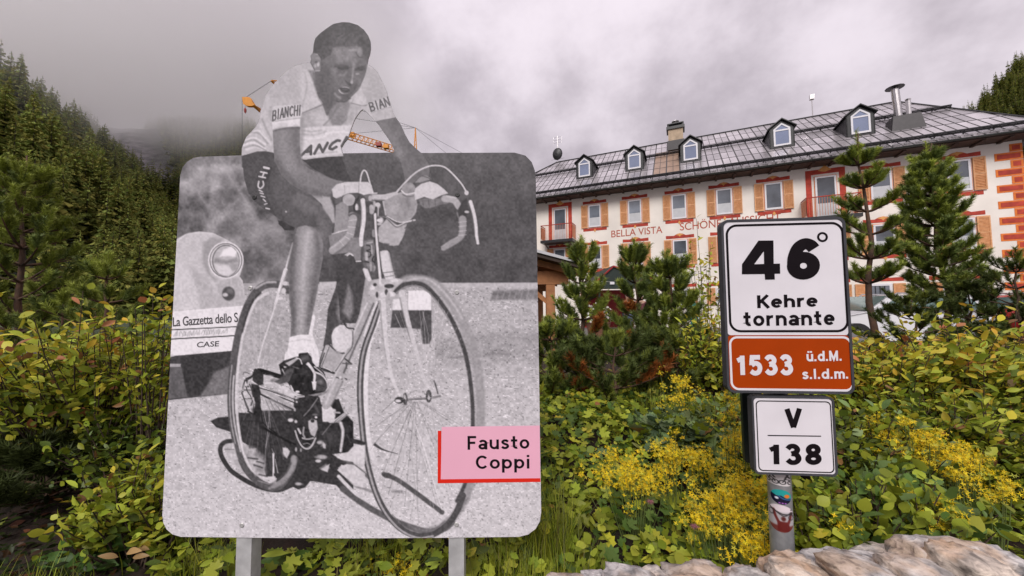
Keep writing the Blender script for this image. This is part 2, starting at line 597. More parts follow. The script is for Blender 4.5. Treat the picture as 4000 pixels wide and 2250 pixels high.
def paint_board():
    c = Canvas(600, 60, 2136, 2124, 2.7)
    X, Y = c.X, c.Y
    nA = vnoise(X, Y, 60, 1, 4); nB = vnoise(X, Y, 14, 2, 3); nC = vnoise(X + 500, Y, 150, 3, 3)
    nG = vnoise(X * .5, Y, 9, 4, 2)
    c.nz = nB * 2
    # backdrop of trees, lighter on the left
    bl = 124 + 84 * np.clip(nA * 1.9 + .10, -.4, .7) + 30 * nC + 22 * nB
    br = 90 + 30 * nA + 18 * nB + 40 * np.clip(nC * 1.6, 0, 1) * np.clip((X - 1850) / 200, 0, 1)
    k = np.clip((X - 1050) / 260, 0, 1)
    g = bl * (1 - k) + br * k
    g += np.clip((700 - Y) / 120, 0, 1) * 8
    # road
    road = 176 + (Y - 1100) / 1000 * 28 + 22 * nG + 18 * nB
    road -= 22 * np.exp(-((Y - 1370) / 60) ** 2) * (X > 1700) * (1 + nA)
    kr = np.clip((Y - 1105) / 5, 0, 1)
    g = g * (1 - kr) + road * kr
    speck = (vnoise(X, Y * 1.6, 7, 9, 1))
    g += np.where((Y > 1110) & (speck > .36), 30, 0) - np.where((Y > 1110) & (speck < -.37), 44, 0)
    c.g = g
    B = lambda: c.to(900, 600, 1 / 2.415)
    A_ = lambda: c.to(900, 50, 1 / 2.415)
    C_ = lambda: c.to(620, 850, .5245)
    D_ = lambda: c.to(1360, 850, .5245)
    E_ = lambda: c.to(620, 1490, .5245)
    F_ = lambda: c.to(1360, 1490, .5245)
    # lighter streaks in the trees, left
    c.to(0, 200, .5522)
    c.line([(1560, 760), (1620, 880), (1690, 980), (1760, 1100)], 26, 172, 22, .7)
    c.line([(1620, 790), (1660, 900)], 14, 176, 16, .6)
    c.line([(1740, 1080), (1790, 1180), (1720, 1250)], 50, 168, 30, .6)
    c.line([(1340, 880), (1390, 980), (1440, 1060), (1480, 1110)], 14, 165, 14, .6)
    c.line([(1440, 1150), (1480, 1280)], 10, 165, 12, .5)
    for (x, y, r, v) in [(1420, 950, 60, 150), (1530, 900, 50, 160), (1340, 830, 40, 165), (1480, 1090, 30, 170), (1570, 1182, 8, 235), (1300, 1040, 40, 150), (1600, 1010, 60, 112), (1620, 1250, 80, 108), (1400, 1200, 60, 116), (1700, 1380, 30, 168), (1690, 880, 40, 116)]:
        c.ell((x, y), r, r * .8, v, 34, .6, noise=8)
    C_()
    for (x, y, rx, ry, v) in [(720, 130, 70, 100, 165), (800, 60, 80, 50, 160), (760, 250, 30, 90, 106), (850, 320, 60, 50, 108), (880, 150, 60, 60, 150), (700, 420, 70, 40, 98), (860, 420, 60, 40, 96), (660, 60, 40, 60, 120)]:
        c.ell((x, y), rx, ry, v, 40, .65, noise=10)
    # low wall behind the road
    D_()
    c.poly([(640, 486), (1449, 484), (1449, 522), (640, 520)], 186, 4)
    c.poly([(1075, 545), (1449, 535), (1449, 610), (1060, 615)], 118, 10, .85, noise=22)
    for q in range(7):
        c.line([(1120 + q * 45, 545), (1105 + q * 45, 605)], 9, 160, 6, .6)
    c.line([(960, 1040), (1100, 1010), (1200, 1020)], 14, 120, 10, .5)
    c.line([(900, 900), (1150, 890), (1400, 910)], 40, 138, 40, .5)
    c.line([(750, 1045), (860, 1035)], 10, 110, 8, .6)
    c.ell((738, 798), 8, 9, 225)
    C_()
    c.poly([(1195, 480), (1330, 476), (1320, 520), (1195, 540)], 190, 5)
    c.poly([(635, 492), (960, 490), (960, 540), (635, 545)], 170, 5)
    # ---- support car, left
    c.poly([(60, 220), (125, 165), (200, 122), (300, 103), (400, 112), (480, 150), (545, 185), (600, 235), (630, 310), (618, 390), (602, 440), (626, 470), (636, 540), (636, 660), (60, 705)], 196, 3, noise=5)
    c.poly([(330, 190), (400, 150), (480, 160), (400, 240), (370, 330), (390, 420), (440, 460), (420, 480), (360, 420), (325, 330)], 160, 14, .9)
    c.poly([(60, 240), (130, 250), (240, 400), (290, 560), (310, 690), (60, 710)], 206, 16, .7)
    c.poly([(240, 380), (330, 420), (400, 500), (440, 660), (310, 690), (285, 540)], 178, 20, .8)
    c.poly([(420, 470), (600, 440), (632, 540), (632, 650), (430, 670)], 180, 10, .8)
    c.line([(60, 250), (200, 130), (310, 112), (420, 125)], 8, 214, 6, .7)
    c.ell((500, 318), 133, 140, 216, 3)
    c.ell((500, 318), 122, 128, 108, 3)
    c.ell((500, 318), 116, 122, 205, 3)
    c.ell((500, 322), 103, 120, 120, 3)
    c.ell((502, 322), 96, 112, 188, 3)
    c.poly([(480, 240), (540, 215), (580, 250), (570, 290), (500, 285), (455, 290)], 236, 8)
    c.poly([(420, 300), (500, 320), (580, 300), (595, 330), (500, 345), (410, 335)], 150, 10)
    c.poly([(420, 350), (540, 360), (560, 400), (520, 440), (450, 420), (425, 385)], 212, 10)
    c.poly([(520, 345), (590, 345), (585, 390), (550, 400)], 165, 8)
    c.ell((520, 566), 52, 57, 150, 3); c.ell((520, 566), 46, 50, 92, 4); c.ell((495, 575), 20, 14, 196, 6); c.ell((530, 545), 24, 20, 120, 8)
    # banner on the bumper
    c.poly([(60, 704), (640, 655), (610, 760), (575, 880), (548, 992), (60, 1032)], 226, 3)
    c.line([(95, 836), (590, 812)], 9, 96, 2); c.line([(85, 905), (572, 879)], 10, 96, 2)
    rr = np.random.default_rng(5)
    x = 112.0
    while x < 500:
        c.line([(x, 885 - (x - 110) * .055 + rr.uniform(-8, 4)), (x + rr.uniform(6, 22), 850 - (x - 110) * .055 + rr.uniform(-6, 8)), (x + rr.uniform(10, 30), 880 - (x - 110) * .055)], 6, 168, 4, .8)
        x += rr.uniform(14, 26)
    c.ell((98, 1035), 22, 18, 200, 4)
    # under the car
    c.poly([(50, 1050), (120, 1030), (545, 992), (530, 1110), (522, 1312), (400, 1325), (210, 1345), (50, 1362)], 74, 3, noise=6)
    c.poly([(60, 1112), (168, 1110), (215, 1335), (50, 1355)], 104, 6, noise=6)
    c.poly([(75, 1088), (165, 1090), (162, 1112), (72, 1112)], 168, 4)
    c.poly([(415, 1150), (528, 1108), (522, 1312), (300, 1335), (350, 1270)], 122, 10, noise=14)
    c.poly([(180, 1080), (400, 1050), (400, 1150), (320, 1290), (215, 1320)], 66, 14, .8)
    # ---- cast shadows on the road
    E_()
    c.poly([(385, 295), (440, 268), (520, 262), (600, 232), (700, 236), (760, 215), (1010, 215), (1200, 195), (1260, 300), (1449, 430), (1449, 520), (1390, 530), (1310, 540), (1330, 570), (1449, 590), (1449, 640), (1360, 620), (1330, 660), (1449, 770), (1449, 880), (1380, 830), (1320, 772), (1200, 752), (1130, 742), (1090, 790), (1040, 805), (1000, 785), (930, 815), (860, 815), (880, 720), (800, 705), (770, 620), (700, 540), (655, 470), (610, 440), (590, 410), (540, 378), (430, 342)], 68, 4, noise=6)
    c.line([(560, 442), (495, 452), (460, 490), (470, 560), (530, 655), (610, 715), (700, 765), (800, 800), (900, 808), (990, 770)], 34, 70, 4)
    c.poly([(600, 470), (700, 490), (790, 560), (800, 690), (700, 640), (640, 560)], 150, 14, .8, noise=40)
    c.poly([(490, 480), (560, 470), (600, 560), (640, 690), (560, 610), (510, 540)], 178, 8, .9, noise=16)
    rs_ = np.random.default_rng(17)
    for (x, y, rx, ry) in [(945, 535, 22, 36), (1240, 645, 34, 24), (1205, 562, 44, 16), (1225, 470, 22, 18), (730, 612, 40, 10), (690, 520, 24, 16), (750, 650, 30, 9), (1050, 765, 22, 8)]:
        pts = [(x + rx * math.cos(t) * rs_.uniform(.5, 1.3), y + ry * math.sin(t) * rs_.uniform(.5, 1.3)) for t in np.linspace(0, 6.283, 9)[:-1]]
        c.poly(pts, 178, 9, .75, noise=26)
    F_()
    c.line([(-60, 560), (60, 640), (180, 735)], 26, 104, 6)
    c.line([(-40, 800), (80, 890), (200, 965), (340, 1035), (480, 1090), (600, 1118), (710, 1100), (775, 1050)], 44, 98, 6)
    c.poly([(440, 1060), (560, 1100), (680, 1070), (770, 990), (860, 870), (900, 780), (940, 770), (890, 900), (820, 1010), (780, 1060), (720, 1110), (620, 1130), (500, 1115)], 128, 14, .9, noise=10)
    c.line([(265, 690), (370, 735), (520, 840), (600, 900), (700, 975)], 34, 92, 5)
    c.ell((290, 700), 30, 20, 84, 5)
    c.line([(0, 730), (60, 780), (120, 800), (210, 835)], 18, 120, 8, .7)
    c.line([(200, 472), (260, 508), (370, 540)], 22, 78, 4, w2=3)
    c.line([(-80, 420), (20, 440), (120, 462)], 34, 70, 5)
    c.poly([(-100, 330), (0, 340), (40, 420), (10, 520), (-100, 500)], 66, 6)
    c.ell((365, 820), 45, 12, 120, 8, .7)
    # ---- far side leg, shorts and number plate behind the bars
    B()
    c.poly([(655, -10), (1050, 20), (1060, 60), (1100, 170), (1145, 262), (1000, 250), (900, 205), (790, 150), (680, 62)], 72, 4, noise=5)
    c.poly([(690, 375), (860, 400), (960, 520), (990, 640), (960, 660), (900, 540), (800, 450)], 168, 10, noise=6)
    c.poly([(930, 780), (990, 830), (1060, 930), (1160, 960), (1200, 1020), (1250, 980), (1262, 1100), (1305, 1190), (1280, 1300), (1240, 1449), (1200, 1600), (920, 1600), (940, 1449), (990, 1300), (1005, 1180), (990, 1030), (955, 900)], 82, 4, noise=6)
    C_()
    c.poly([(1290, 260), (1335, 470), (1300, 570), (1260, 680), (1245, 840), (1225, 955), (1290, 940), (1380, 770), (1449, 760), (1449, 300)], 84, 4, noise=6)
    c.poly([(1340, 590), (1400, 560), (1410, 700), (1350, 780), (1325, 720)], 146, 16, .9)
    D_()
    c.poly([(-90, 350), (100, 330), (155, 460), (128, 610), (80, 745), (20, 790), (-60, 760)], 80, 5, noise=6)
    c.poly([(0, 500), (30, 560), (40, 700), (10, 760), (-40, 700)], 146, 14, .85)
    # ---- front wheel, far parts and white board seen through it
    c.poly([(448, 545), (560, 540), (618, 575), (618, 692), (448, 690)], 228, 4)
    c.poly([(335, 610), (395, 600), (395, 690), (330, 690)], 220, 6)
    c.poly([(330, 690), (620, 690), (622, 900), (605, 940), (555, 940), (540, 830), (400, 820), (315, 820)], 88, 5, noise=8)
    # far tyre and soft sidewall of the front wheel
    c.line([(340, 540), (410, 480), (480, 462), (560, 468), (650, 500), (735, 590), (810, 700), (865, 800), (910, 920), (950, 1060), (975, 1200), (985, 1350), (985, 1500), (970, 1700), (930, 1900), (870, 2060)], 70, 160, 12, w2=70)
    c.line([(330, 556), (410, 502), (500, 488), (580, 515), (660, 595), (745, 715), (805, 830), (860, 970), (895, 1120), (918, 1290), (928, 1450), (925, 1620), (905, 1800), (870, 1980), (810, 2110)], 34, 82, 6, w2=28)
    c.line([(360, 566), (430, 520), (510, 508), (590, 545), (670, 640), (750, 760)], 12, 130, 5, .8)
    c.line([(440, 470), (520, 452), (600, 462), (690, 530), (780, 640), (850, 750)], 14, 196, 8, .8)
    # spokes
    hub = (500, 1345)
    for (x, y, v, op) in [(350, 720, 205, .7), (440, 700, 210, .7), (560, 700, 210, .55), (650, 640, 205, .6), (720, 690, 205, .5), (840, 900, 200, .4), (200, 1560, 110, .6), (180, 1700, 105, .6), (260, 1900, 110, .5), (300, 2060, 100, .6), (420, 2150, 110, .6), (520, 2180, 115, .5), (350, 1680, 115, .5), (780, 1540, 120, .5), (860, 1560, 120, .4), (700, 1760, 120, .5), (760, 2020, 120, .5)]:
        o = hub if y > 1345 else (600, 1300)
        c.line([o, (x, y)], 4, v, 3, op)
    c.line([(555, 700), (600, 900), (590, 1100), (610, 1250)], 4, 200, 3, .5)
    F_()
    c.line([(500, 320), (560, 480), (610, 650), (660, 830), (700, 955)], 6, 228, 3, .85)
    c.line([(510, 380), (600, 700), (640, 960)], 4, 215, 3, .5)
    # near side rim and tyre
    D_()
    c.line([(250, 640), (210, 780), (170, 880), (150, 980), (138, 1100), (130, 1250), (130, 1400), (140, 1560), (162, 1700), (185, 1790)], 34, 218, 5)
    c.line([(235, 640), (185, 800), (143, 910), (112, 1020), (95, 1150), (90, 1300), (96, 1449), (105, 1560), (122, 1720), (155, 1880), (203, 2040), (265, 2170), (345, 2275), (430, 2340), (530, 2372), (625, 2362), (700, 2320), (765, 2258), (815, 2175), (855, 2070)], 46, 88, 4)
    c.line([(232, 650), (182, 805), (140, 915), (110, 1020), (93, 1150), (87, 1300), (93, 1449), (102, 1560), (120, 1720), (153, 1880), (201, 2040), (262, 2176), (345, 2285), (430, 2352), (530, 2386), (630, 2372)], 15, 166, 4)
    c.line([(220, 660), (165, 810), (120, 920), (90, 1030), (74, 1150), (68, 1300), (74, 1449)], 6, 60, 3, .7)
    c.line([(330, 2215), (430, 2310), (540, 2340), (640, 2320), (720, 2260)], 8, 118, 4, .8)
    # hub
    c.line([(350, 1362), (440, 1355), (600, 1345), (685, 1330)], 16, 120, 4)
    c.ell((380, 1360), 34, 26, 66, 4); c.ell((372, 1366), 22, 10, 215, 4); c.ell((425, 1350), 18, 46, 62, 4); c.ell((420, 1335), 8, 16, 180, 4)
    c.ell((600, 1330), 22, 48, 70, 4); c.ell((602, 1345), 10, 12, 210, 4); c.line([(640, 1215), (655, 1260), (668, 1310)], 10, 90, 4); c.line([(480, 1365), (570, 1362)], 8, 214, 3)
    c.line([(340, 1365), (250, 1449)], 4, 100, 3, .8)
    # fork blades
    c.line([(252, 600), (262, 720), (275, 880), (292, 1020), (318, 1160), (350, 1250), (385, 1325)], 52, 206, 5, w2=16)
    c.line([(236, 620), (250, 800), (268, 960), (292, 1100)], 10, 140, 6, .8, w2=4)
    c.line([(400, 560), (432, 720), (480, 900), (530, 1080), (572, 1222)], 46, 200, 5, w2=12)
    c.line([(385, 600), (420, 760), (465, 920)], 10, 130, 6, .7, w2=4)
    # ---- rear wheel
    C_()
    wheelc = [(960, 540), (900, 500), (800, 500), (730, 548), (672, 635), (630, 740), (597, 860), (570, 1000), (550, 1150), (540, 1300), (540, 1400), (545, 1480), (560, 1590), (590, 1720), (640, 1850), (700, 1930), (770, 1985), (850, 2010), (915, 1985), (975, 1905), (1012, 1800)]
    c.poly([(790, 560), (720, 620), (670, 720), (630, 850), (605, 1000), (590, 1150), (600, 1200), (720, 1120), (960, 1060), (975, 880), (975, 740), (930, 620), (880, 560)], 162, 8, .5, noise=26)
    c.line(wheelc, 56, 96, 4)
    c.line([(812, 560), (735, 610), (690, 690), (650, 800), (622, 900), (600, 1040), (585, 1180), (578, 1330), (582, 1450), (596, 1580), (625, 1730), (668, 1840), (725, 1905), (800, 1940), (860, 1935)], 20, 206, 5)
    c.line([(870, 480), (800, 484), (725, 525)], 16, 182, 6, .9)
    c.line([(760, 560), (700, 620), (655, 730), (622, 850)], 14, 74, 5, .9)
    c.line([(545, 1100), (532, 1250), (530, 1400), (542, 1540), (570, 1680)], 9, 176, 4, .8)
    c.line([(560, 1180), (552, 1300), (555, 1450), (575, 1590), (610, 1740)], 12, 208, 5, .85)
    c.line([(860, 2000), (930, 1960), (985, 1880), (1010, 1810)], 34, 146, 8, .9)
    c.line([(740, 1960), (850, 1985), (930, 1940)], 8, 160, 5, .8)
    for (x, y) in [(640, 900), (690, 700), (760, 600), (850, 580), (930, 640), (660, 1780), (730, 1880), (850, 1920), (930, 1800)]:
        c.line([(760, 1240), (x, y)], 3, 205 if y < 1200 else 130, 3, .45)
    c.line([(850, 1760), (858, 1900)], 9, 214, 4, .9); c.line([(868, 1800), (885, 1900)], 5, 190, 3, .8)
    c.line([(815, 1440), (830, 1560), (800, 1700), (790, 1850)], 7, 150, 4, .7)
    # seat stay
    c.line([(1000, 190), (960, 330), (930, 440), (895, 560), (860, 680), (815, 820), (770, 960), (740, 1080)], 14, 206, 3, w2=12)
    c.line([(945, 390), (905, 520), (870, 640)], 30, 214, 3, w2=20)
    c.line([(955, 395), (900, 570)], 6, 130, 3, .6)
    c.ell((945, 490), 26, 16, 205, 4); c.ell((960, 465), 14, 12, 120, 4); c.ell((930, 545), 18, 22, 200, 5); c.ell((965, 535), 16, 18, 90, 4)
    c.ell((905, 600), 20, 12, 215, 5)
    # seat tube behind the leg
    c.line([(1150, 740), (1130, 870), (1175, 1000), (1180, 1100)], 34, 222, 5)
    # ---- saddle underside
    B()
    c.poly([(450, 630), (560, 640), (610, 690), (600, 725), (510, 722), (485, 690), (455, 665)], 66, 4)
    # ---- near shorts
    c.poly([(112, -60), (400, -70), (420, 60), (385, 180), (345, 290), (345, 380), (390, 500), (440, 600), (380, 560), (300, 510), (232, 455), (170, 370), (130, 240), (116, 100)], 86, 3, noise=5)
    c.poly([(300, -60), (420, -60), (420, 60), (380, 190), (340, 290), (320, 200), (330, 60)], 66, 24, .9)
    # near lower leg
    c.poly([(635, 690), (700, 680), (790, 705), (855, 770), (876, 860), (870, 1000), (840, 1160), (820, 1300), (790, 1449), (735, 1560), (600, 1560), (590, 1449), (565, 1300), (552, 1150), (562, 1000), (592, 850), (618, 740)], 134, 4, noise=5)
    C_()
    c.poly([(970, 450), (1195, 430), (1160, 620), (1140, 750), (1115, 875), (980, 892), (988, 750), (972, 600)], 130, 4, noise=5)
    c.line([(1110, 110), (1095, 260), (1075, 450), (1070, 640), (1055, 860)], 74, 192, 44, .95, w2=38)
    c.line([(1180, 110), (1195, 250), (1175, 420), (1140, 620), (1106, 800)], 30, 100, 22, .8, w2=14)
    c.line([(1010, 160), (990, 330), (985, 520), (1000, 700), (1005, 860)], 34, 92, 22, .8, w2=16)
    c.line([(1150, 80), (1200, 140), (1212, 240)], 20, 150, 12, .6)
    c.line([(1090, 70), (1060, 120)], 40, 158, 20, .6)
    # near thigh
    B()
    c.poly([(415, 40), (500, 190), (640, 325), (760, 385), (850, 465), (925, 560), (965, 660), (955, 760), (905, 815), (865, 735), (800, 692), (700, 676), (610, 700), (560, 676), (440, 600), (390, 500), (345, 380), (345, 290), (385, 180)], 98, 4, noise=5)
    c.line([(420, 120), (370, 270), (372, 370), (430, 520), (540, 640)], 44, 80, 26, .8)
    c.line([(640, 440), (760, 520), (850, 630), (890, 740)], 60, 128, 44, .85)
    c.line([(800, 600), (790, 680)], 50, 84, 26, .7)
    c.line([(640, 380), (760, 430), (850, 500), (920, 600)], 16, 120, 10, .7)
    c.ell((525, 548), 8, 8, 190, 4)
    # ---- far arm
    A_()
    c.poly([(1362, 1022), (1450, 990), (1556, 982), (1612, 1060), (1652, 1150), (1692, 1220), (1742, 1270), (1800, 1320), (1870, 1420), (1880, 1500), (1860, 1570), (1760, 1600), (1655, 1620), (1632, 1500), (1610, 1420), (1585, 1360), (1545, 1300), (1510, 1225), (1440, 1120), (1400, 1062)], 116, 3, noise=5)
    c.line([(1420, 1030), (1500, 1150), (1580, 1290), (1610, 1340)], 60, 134, 40, .8)
    c.line([(1640, 1180), (1720, 1290), (1790, 1400)], 40, 100, 30, .7)
    c.ell((1595, 1320), 22, 40, 150, 20, .7)
    # ---- torso
    c.poly([p for p in FIG[:17]] + [(800, 560), (820, 780), (930, 960), (1100, 830), (1220, 720), (1293, 485)] + FIG[36:45] + [(1365, 1022), (1320, 975), (1285, 940), (1250, 910), (1225, 930), (1180, 990), (1150, 1060), (1130, 1120), (1110, 1180), (1075, 1225), (1045, 1275), (1060, 1330), (1065, 1352), (930, 1358), (800, 1372), (700, 1386), (400, 1320), (250, 1310), (180, 1330), (105, 1350)], 188, 3, noise=5)
    c.poly([(440, 660), (560, 540), (700, 490), (740, 560), (700, 700), (660, 790), (560, 800), (440, 830), (390, 880), (340, 800)], 180, 30, .8, noise=4)
    c.poly([(640, 620), (700, 520), (760, 640), (800, 780), (700, 900), (660, 800)], 200, 20, .8)
    c.poly([(1290, 500), (1380, 570), (1440, 680), (1490, 800), (1300, 850), (1230, 760), (1260, 640)], 178, 12, .9, noise=4)
    c.poly([(250, 1080), (300, 900), (360, 760), (400, 860), (390, 1010), (400, 1120), (400, 1290), (250, 1300), (130, 1320), (115, 1270), (160, 1180)], 196, 16, .9)
    for (p0, p1, p2, w_, v) in [((140, 1200), (230, 1180), (330, 1240), 14, 228), ((125, 1250), (220, 1225), (330, 1285), 16, 232), ((180, 1150), (260, 1110), (330, 1180), 12, 226), ((150, 1290), (240, 1270), (350, 1300), 10, 222), ((130, 1225), (220, 1200), (320, 1262), 8, 150), ((130, 1275), (230, 1250), (340, 1300), 8, 148), ((200, 1130), (270, 1140), (350, 1230), 9, 152), ((300, 1000), (330, 1080), (390, 1200), 16, 160), ((280, 1050), (310, 1130), (380, 1240), 10, 214)]:
        c.line([p0, p1, p2], w_, v, 7, .9)
    # open neck, chest in shade
    c.poly([(670, 940), (780, 900), (880, 855), (920, 960), (1000, 860), (1130, 830), (1165, 850), (1230, 900), (1180, 990), (1150, 1060), (1060, 1060), (900, 1060), (800, 1070), (660, 1090), (655, 1000)], 176, 16, .9, noise=14)
    c.poly([(880, 855), (1000, 835), (1110, 820), (1130, 860), (1110, 940), (1100, 1010), (1040, 1065), (960, 1060), (930, 1010), (918, 965)], 140, 8, noise=10)
    c.poly([(830, 920), (900, 960), (940, 1010), (870, 1060), (800, 1040), (780, 960)], 196, 16, .8)
    c.line([(655, 960), (700, 935), (790, 900), (880, 862)], 12, 128, 6)
    c.line([(880, 870), (912, 960)], 16, 110, 6); c.line([(1000, 900), (940, 1000), (880, 1060)], 10, 120, 8, .8)
    c.line([(1140, 850), (1240, 875), (1290, 870)], 9, 128, 5); c.line([(1230, 640), (1200, 760), (1150, 840)], 8, 150, 6)
    c.poly([(1180, 760), (1230, 700), (1290, 860), (1240, 872), (1150, 845)], 200, 8, .9)
    c.poly([(690, 530), (745, 560), (790, 660), (825, 785), (880, 850), (780, 895), (690, 935), (665, 920), (700, 800), (715, 690)], 198, 6)
    c.line([(700, 560), (722, 680), (700, 800), (668, 915)], 12, 165, 8, .8)
    c.poly([(735, 545), (790, 540), (805, 640), (830, 770), (800, 700), (760, 600)], 130, 8, .9)
    # lower chest
    c.poly([(660, 1090), (800, 1075), (960, 1070), (1150, 1060), (1130, 1120), (1105, 1180), (1070, 1225), (1045, 1275), (1055, 1330), (900, 1350), (780, 1365), (665, 1370)], 212, 8, noise=5)
    for (p0, p1, p2, v) in [((670, 1105), (760, 1120), (860, 1110), 168), ((680, 1145), (800, 1150), (900, 1120), 170), ((900, 1140), (1000, 1120), (1110, 1130), 236), ((680, 1180), (800, 1185), (900, 1160), 230), ((680, 1340), (800, 1330), (1000, 1310), 172)]:
        c.line([p0, p1, p2], 12, v, 9, .8)
    c.poly([(655, 1000), (690, 960), (700, 1100), (672, 1380), (655, 1380)], 150, 12, .7)
    # sleeve near
    c.poly([(370, 900), (420, 880), (640, 862), (690, 900), (660, 990), (655, 1078), (560, 1078), (480, 1090), (398, 1118), (390, 1000)], 206, 4, noise=4)
    c.line([(392, 1028), (500, 1012), (655, 992)], 5, 176, 4)
    c.poly([(394, 1035), (655, 1000), (655, 1076), (560, 1076), (480, 1088), (400, 1116)], 222, 4)
    c.poly([(370, 880), (400, 870), (395, 1020), (385, 1020), (360, 960)], 168, 10, .8)
    # far sleeve
    c.poly([(1290, 870), (1400, 820), (1490, 796), (1515, 870), (1535, 935), (1558, 984), (1450, 992), (1366, 1024), (1320, 975)], 196, 4)
    c.poly([(1330, 945), (1440, 905), (1525, 890), (1556, 984), (1450, 992), (1368, 1024)], 186, 4)
    c.line([(1335, 942), (1440, 905), (1522, 888)], 5, 160, 4)
    # sleeve lettering and chest lettering
    def word(s_, bl, br, hgt, v, w_, slant=0.0, curve=0.0):
        GLY = {'B': [[(0, 0), (0, 1), (.4, .95), (.45, .75), (.35, .55), (0, .5)], [(0, .5), (.45, .45), (.52, .2), (.4, .03), (0, 0)]], 'I': [[(0.1, 0), (0.1, 1)]], 'A': [[(0, 0), (.28, 1), (.56, 0)], [(.1, .35), (.46, .35)]],
               'N': [[(0, 0), (0, 1), (.5, 0), (.5, 1)]], 'C': [[(.5, .85), (.3, 1), (.08, .8), (.02, .5), (.08, .2), (.3, 0), (.5, .15)]], 'H': [[(0, 0), (0, 1)], [(.5, 0), (.5, 1)], [(0, .5), (.5, .5)]]}
        WD = {'I': .28}
        tot = sum(WD.get(ch, .62) + .16 for ch in s_)
        x_ = .06
        for ch in s_:
            for st in GLY[ch]:
                P_ = []
                for (a, b) in st:
                    t = (x_ + a) / tot
                    bx = bl[0] + (br[0] - bl[0]) * t; by = bl[1] + (br[1] - bl[1]) * t + curve * (t * (1 - t)) * 4
                    P_.append((bx + slant * b, by - hgt * b))
                c.line(P_, w_, v, 2.2, .95, smooth=False)
            x_ += WD.get(ch, .62) + .16
    word('BIANCHI', (395, 1020), (668, 965), 92, 92, 13, 6, -12)
    word('BIAN', (1325, 930), (1520, 868), 76, 96, 14, -22, 0)
    word('ANCI', (662, 1345), (1095, 1240), 84, 84, 26, 46, 18)
    c.poly([(655, 1090), (672, 1090), (672, 1390), (655, 1390)], 176, 10, .6)
    # hem and shorts top at the waist
    c.poly([(105, 1352), (180, 1330), (250, 1308), (330, 1305), (400, 1318), (420, 1449), (112, 1460)], 84, 4, noise=4)
    # near arm
    c.poly([(400, 1112), (480, 1088), (560, 1076), (655, 1076), (656, 1250), (664, 1368), (700, 1440), (760, 1480), (850, 1520), (940, 1560), (1000, 1580), (1070, 1590), (980, 1640), (955, 1700), (900, 1724), (760, 1700), (640, 1660), (560, 1610), (480, 1530), (415, 1390), (405, 1250)], 130, 3, noise=5)
    c.line([(490, 1120), (500, 1250), (540, 1380), (620, 1480)], 70, 152, 50, .9)
    c.line([(620, 1090), (625, 1250), (650, 1390), (740, 1500)], 30, 112, 24, .8)
    c.line([(440, 1400), (520, 1540), (640, 1640), (800, 1700), (920, 1710)], 40, 104, 26, .9)
    c.line([(600, 1440), (740, 1530), (880, 1590), (980, 1610)], 40, 136, 30, .7)
    c.line([(410, 1110), (480, 1098), (560, 1088), (650, 1086)], 14, 98, 10, .8)
    c.line([(530, 1430), (548, 1480)], 4, 170, 3, .7)
    # ---- head
    c.poly([(785, 470), (850, 470), (975, 340), (1060, 318), (1200, 325), (1250, 345), (1290, 430), (1293, 490), (1280, 560), (1258, 625), (1228, 685), (1185, 745), (1140, 792), (1100, 822), (1060, 836), (1010, 832), (965, 872), (920, 962), (880, 862), (840, 785), (810, 700), (798, 560)], 116, 3, noise=6)
    c.poly([(850, 480), (930, 460), (960, 560), (1000, 640), (985, 720), (1000, 800), (1010, 832), (960, 872), (920, 950), (880, 862), (840, 785), (806, 690), (800, 570)], 96, 18, .9, noise=5)
    c.poly([(985, 345), (1080, 330), (1180, 340), (1205, 400), (1150, 450), (1090, 480), (1000, 470), (970, 410)], 146, 14, .9, noise=10)
    c.poly([(1215, 345), (1245, 350), (1285, 430), (1280, 480), (1220, 480), (1190, 440)], 128, 12, .8, noise=8)
    c.ell((1220, 360), 18, 28, 150, 12, .7); c.ell((1075, 420), 12, 22, 170, 10, .6); c.ell((1150, 440), 14, 22, 160, 8, .7); c.ell((1020, 480), 16, 14, 156, 10, .6)
    c.line([(1190, 385), (1215, 415), (1235, 420)], 7, 80, 4, .8)
    c.poly([(965, 505), (1040, 490), (1110, 510), (1120, 545), (1060, 562), (1000, 552)], 92, 14, .9); c.poly([(1172, 515), (1225, 500), (1275, 495), (1268, 540), (1215, 556), (1175, 545)], 94, 14, .9); c.line([(975, 510), (1030, 497), (1075, 500), (1112, 522)], 13, 76, 7); c.line([(1178, 520), (1215, 507), (1265, 500)], 12, 78, 7)
    c.line([(1030, 540), (1065, 530), (1100, 540)], 16, 66, 6); c.line([(1195, 540), (1228, 532), (1255, 534)], 14, 70, 6)
    c.line([(1005, 560), (1045, 585), (1090, 582)], 12, 156, 8, .9); c.ell((1000, 545), 12, 12, 160, 8, .7); c.ell((1195, 580), 26, 15, 168, 8, .9); c.line([(1115, 460), (1128, 500)], 8, 90, 6, .7)
    c.line([(1156, 545), (1154, 600), (1144, 645)], 15, 172, 9, .9); c.line([(1150, 470), (1155, 540)], 12, 146, 10, .8); c.ell((1135, 655), 14, 12, 176, 7); c.line([(1120, 560), (1095, 620), (1090, 670)], 30, 92, 14, .8); c.ell((1115, 672), 12, 8, 62, 4)
    c.line([(1085, 655), (1110, 668)], 8, 160, 5, .8)
    c.line([(1180, 640), (1150, 700), (1150, 740)], 22, 100, 12, .8); c.ell((1200, 630), 28, 24, 132, 16, .7)
    c.poly([(1030, 705), (1075, 698), (1125, 706), (1128, 735), (1105, 752), (1050, 750)], 58, 5); c.line([(1045, 700), (1080, 693), (1115, 700)], 8, 160, 5, .9); c.line([(1028, 735), (1045, 758), (1075, 768), (1108, 758)], 15, 190, 5, .95); c.ell((1085, 715), 20, 7, 120, 5, .7)
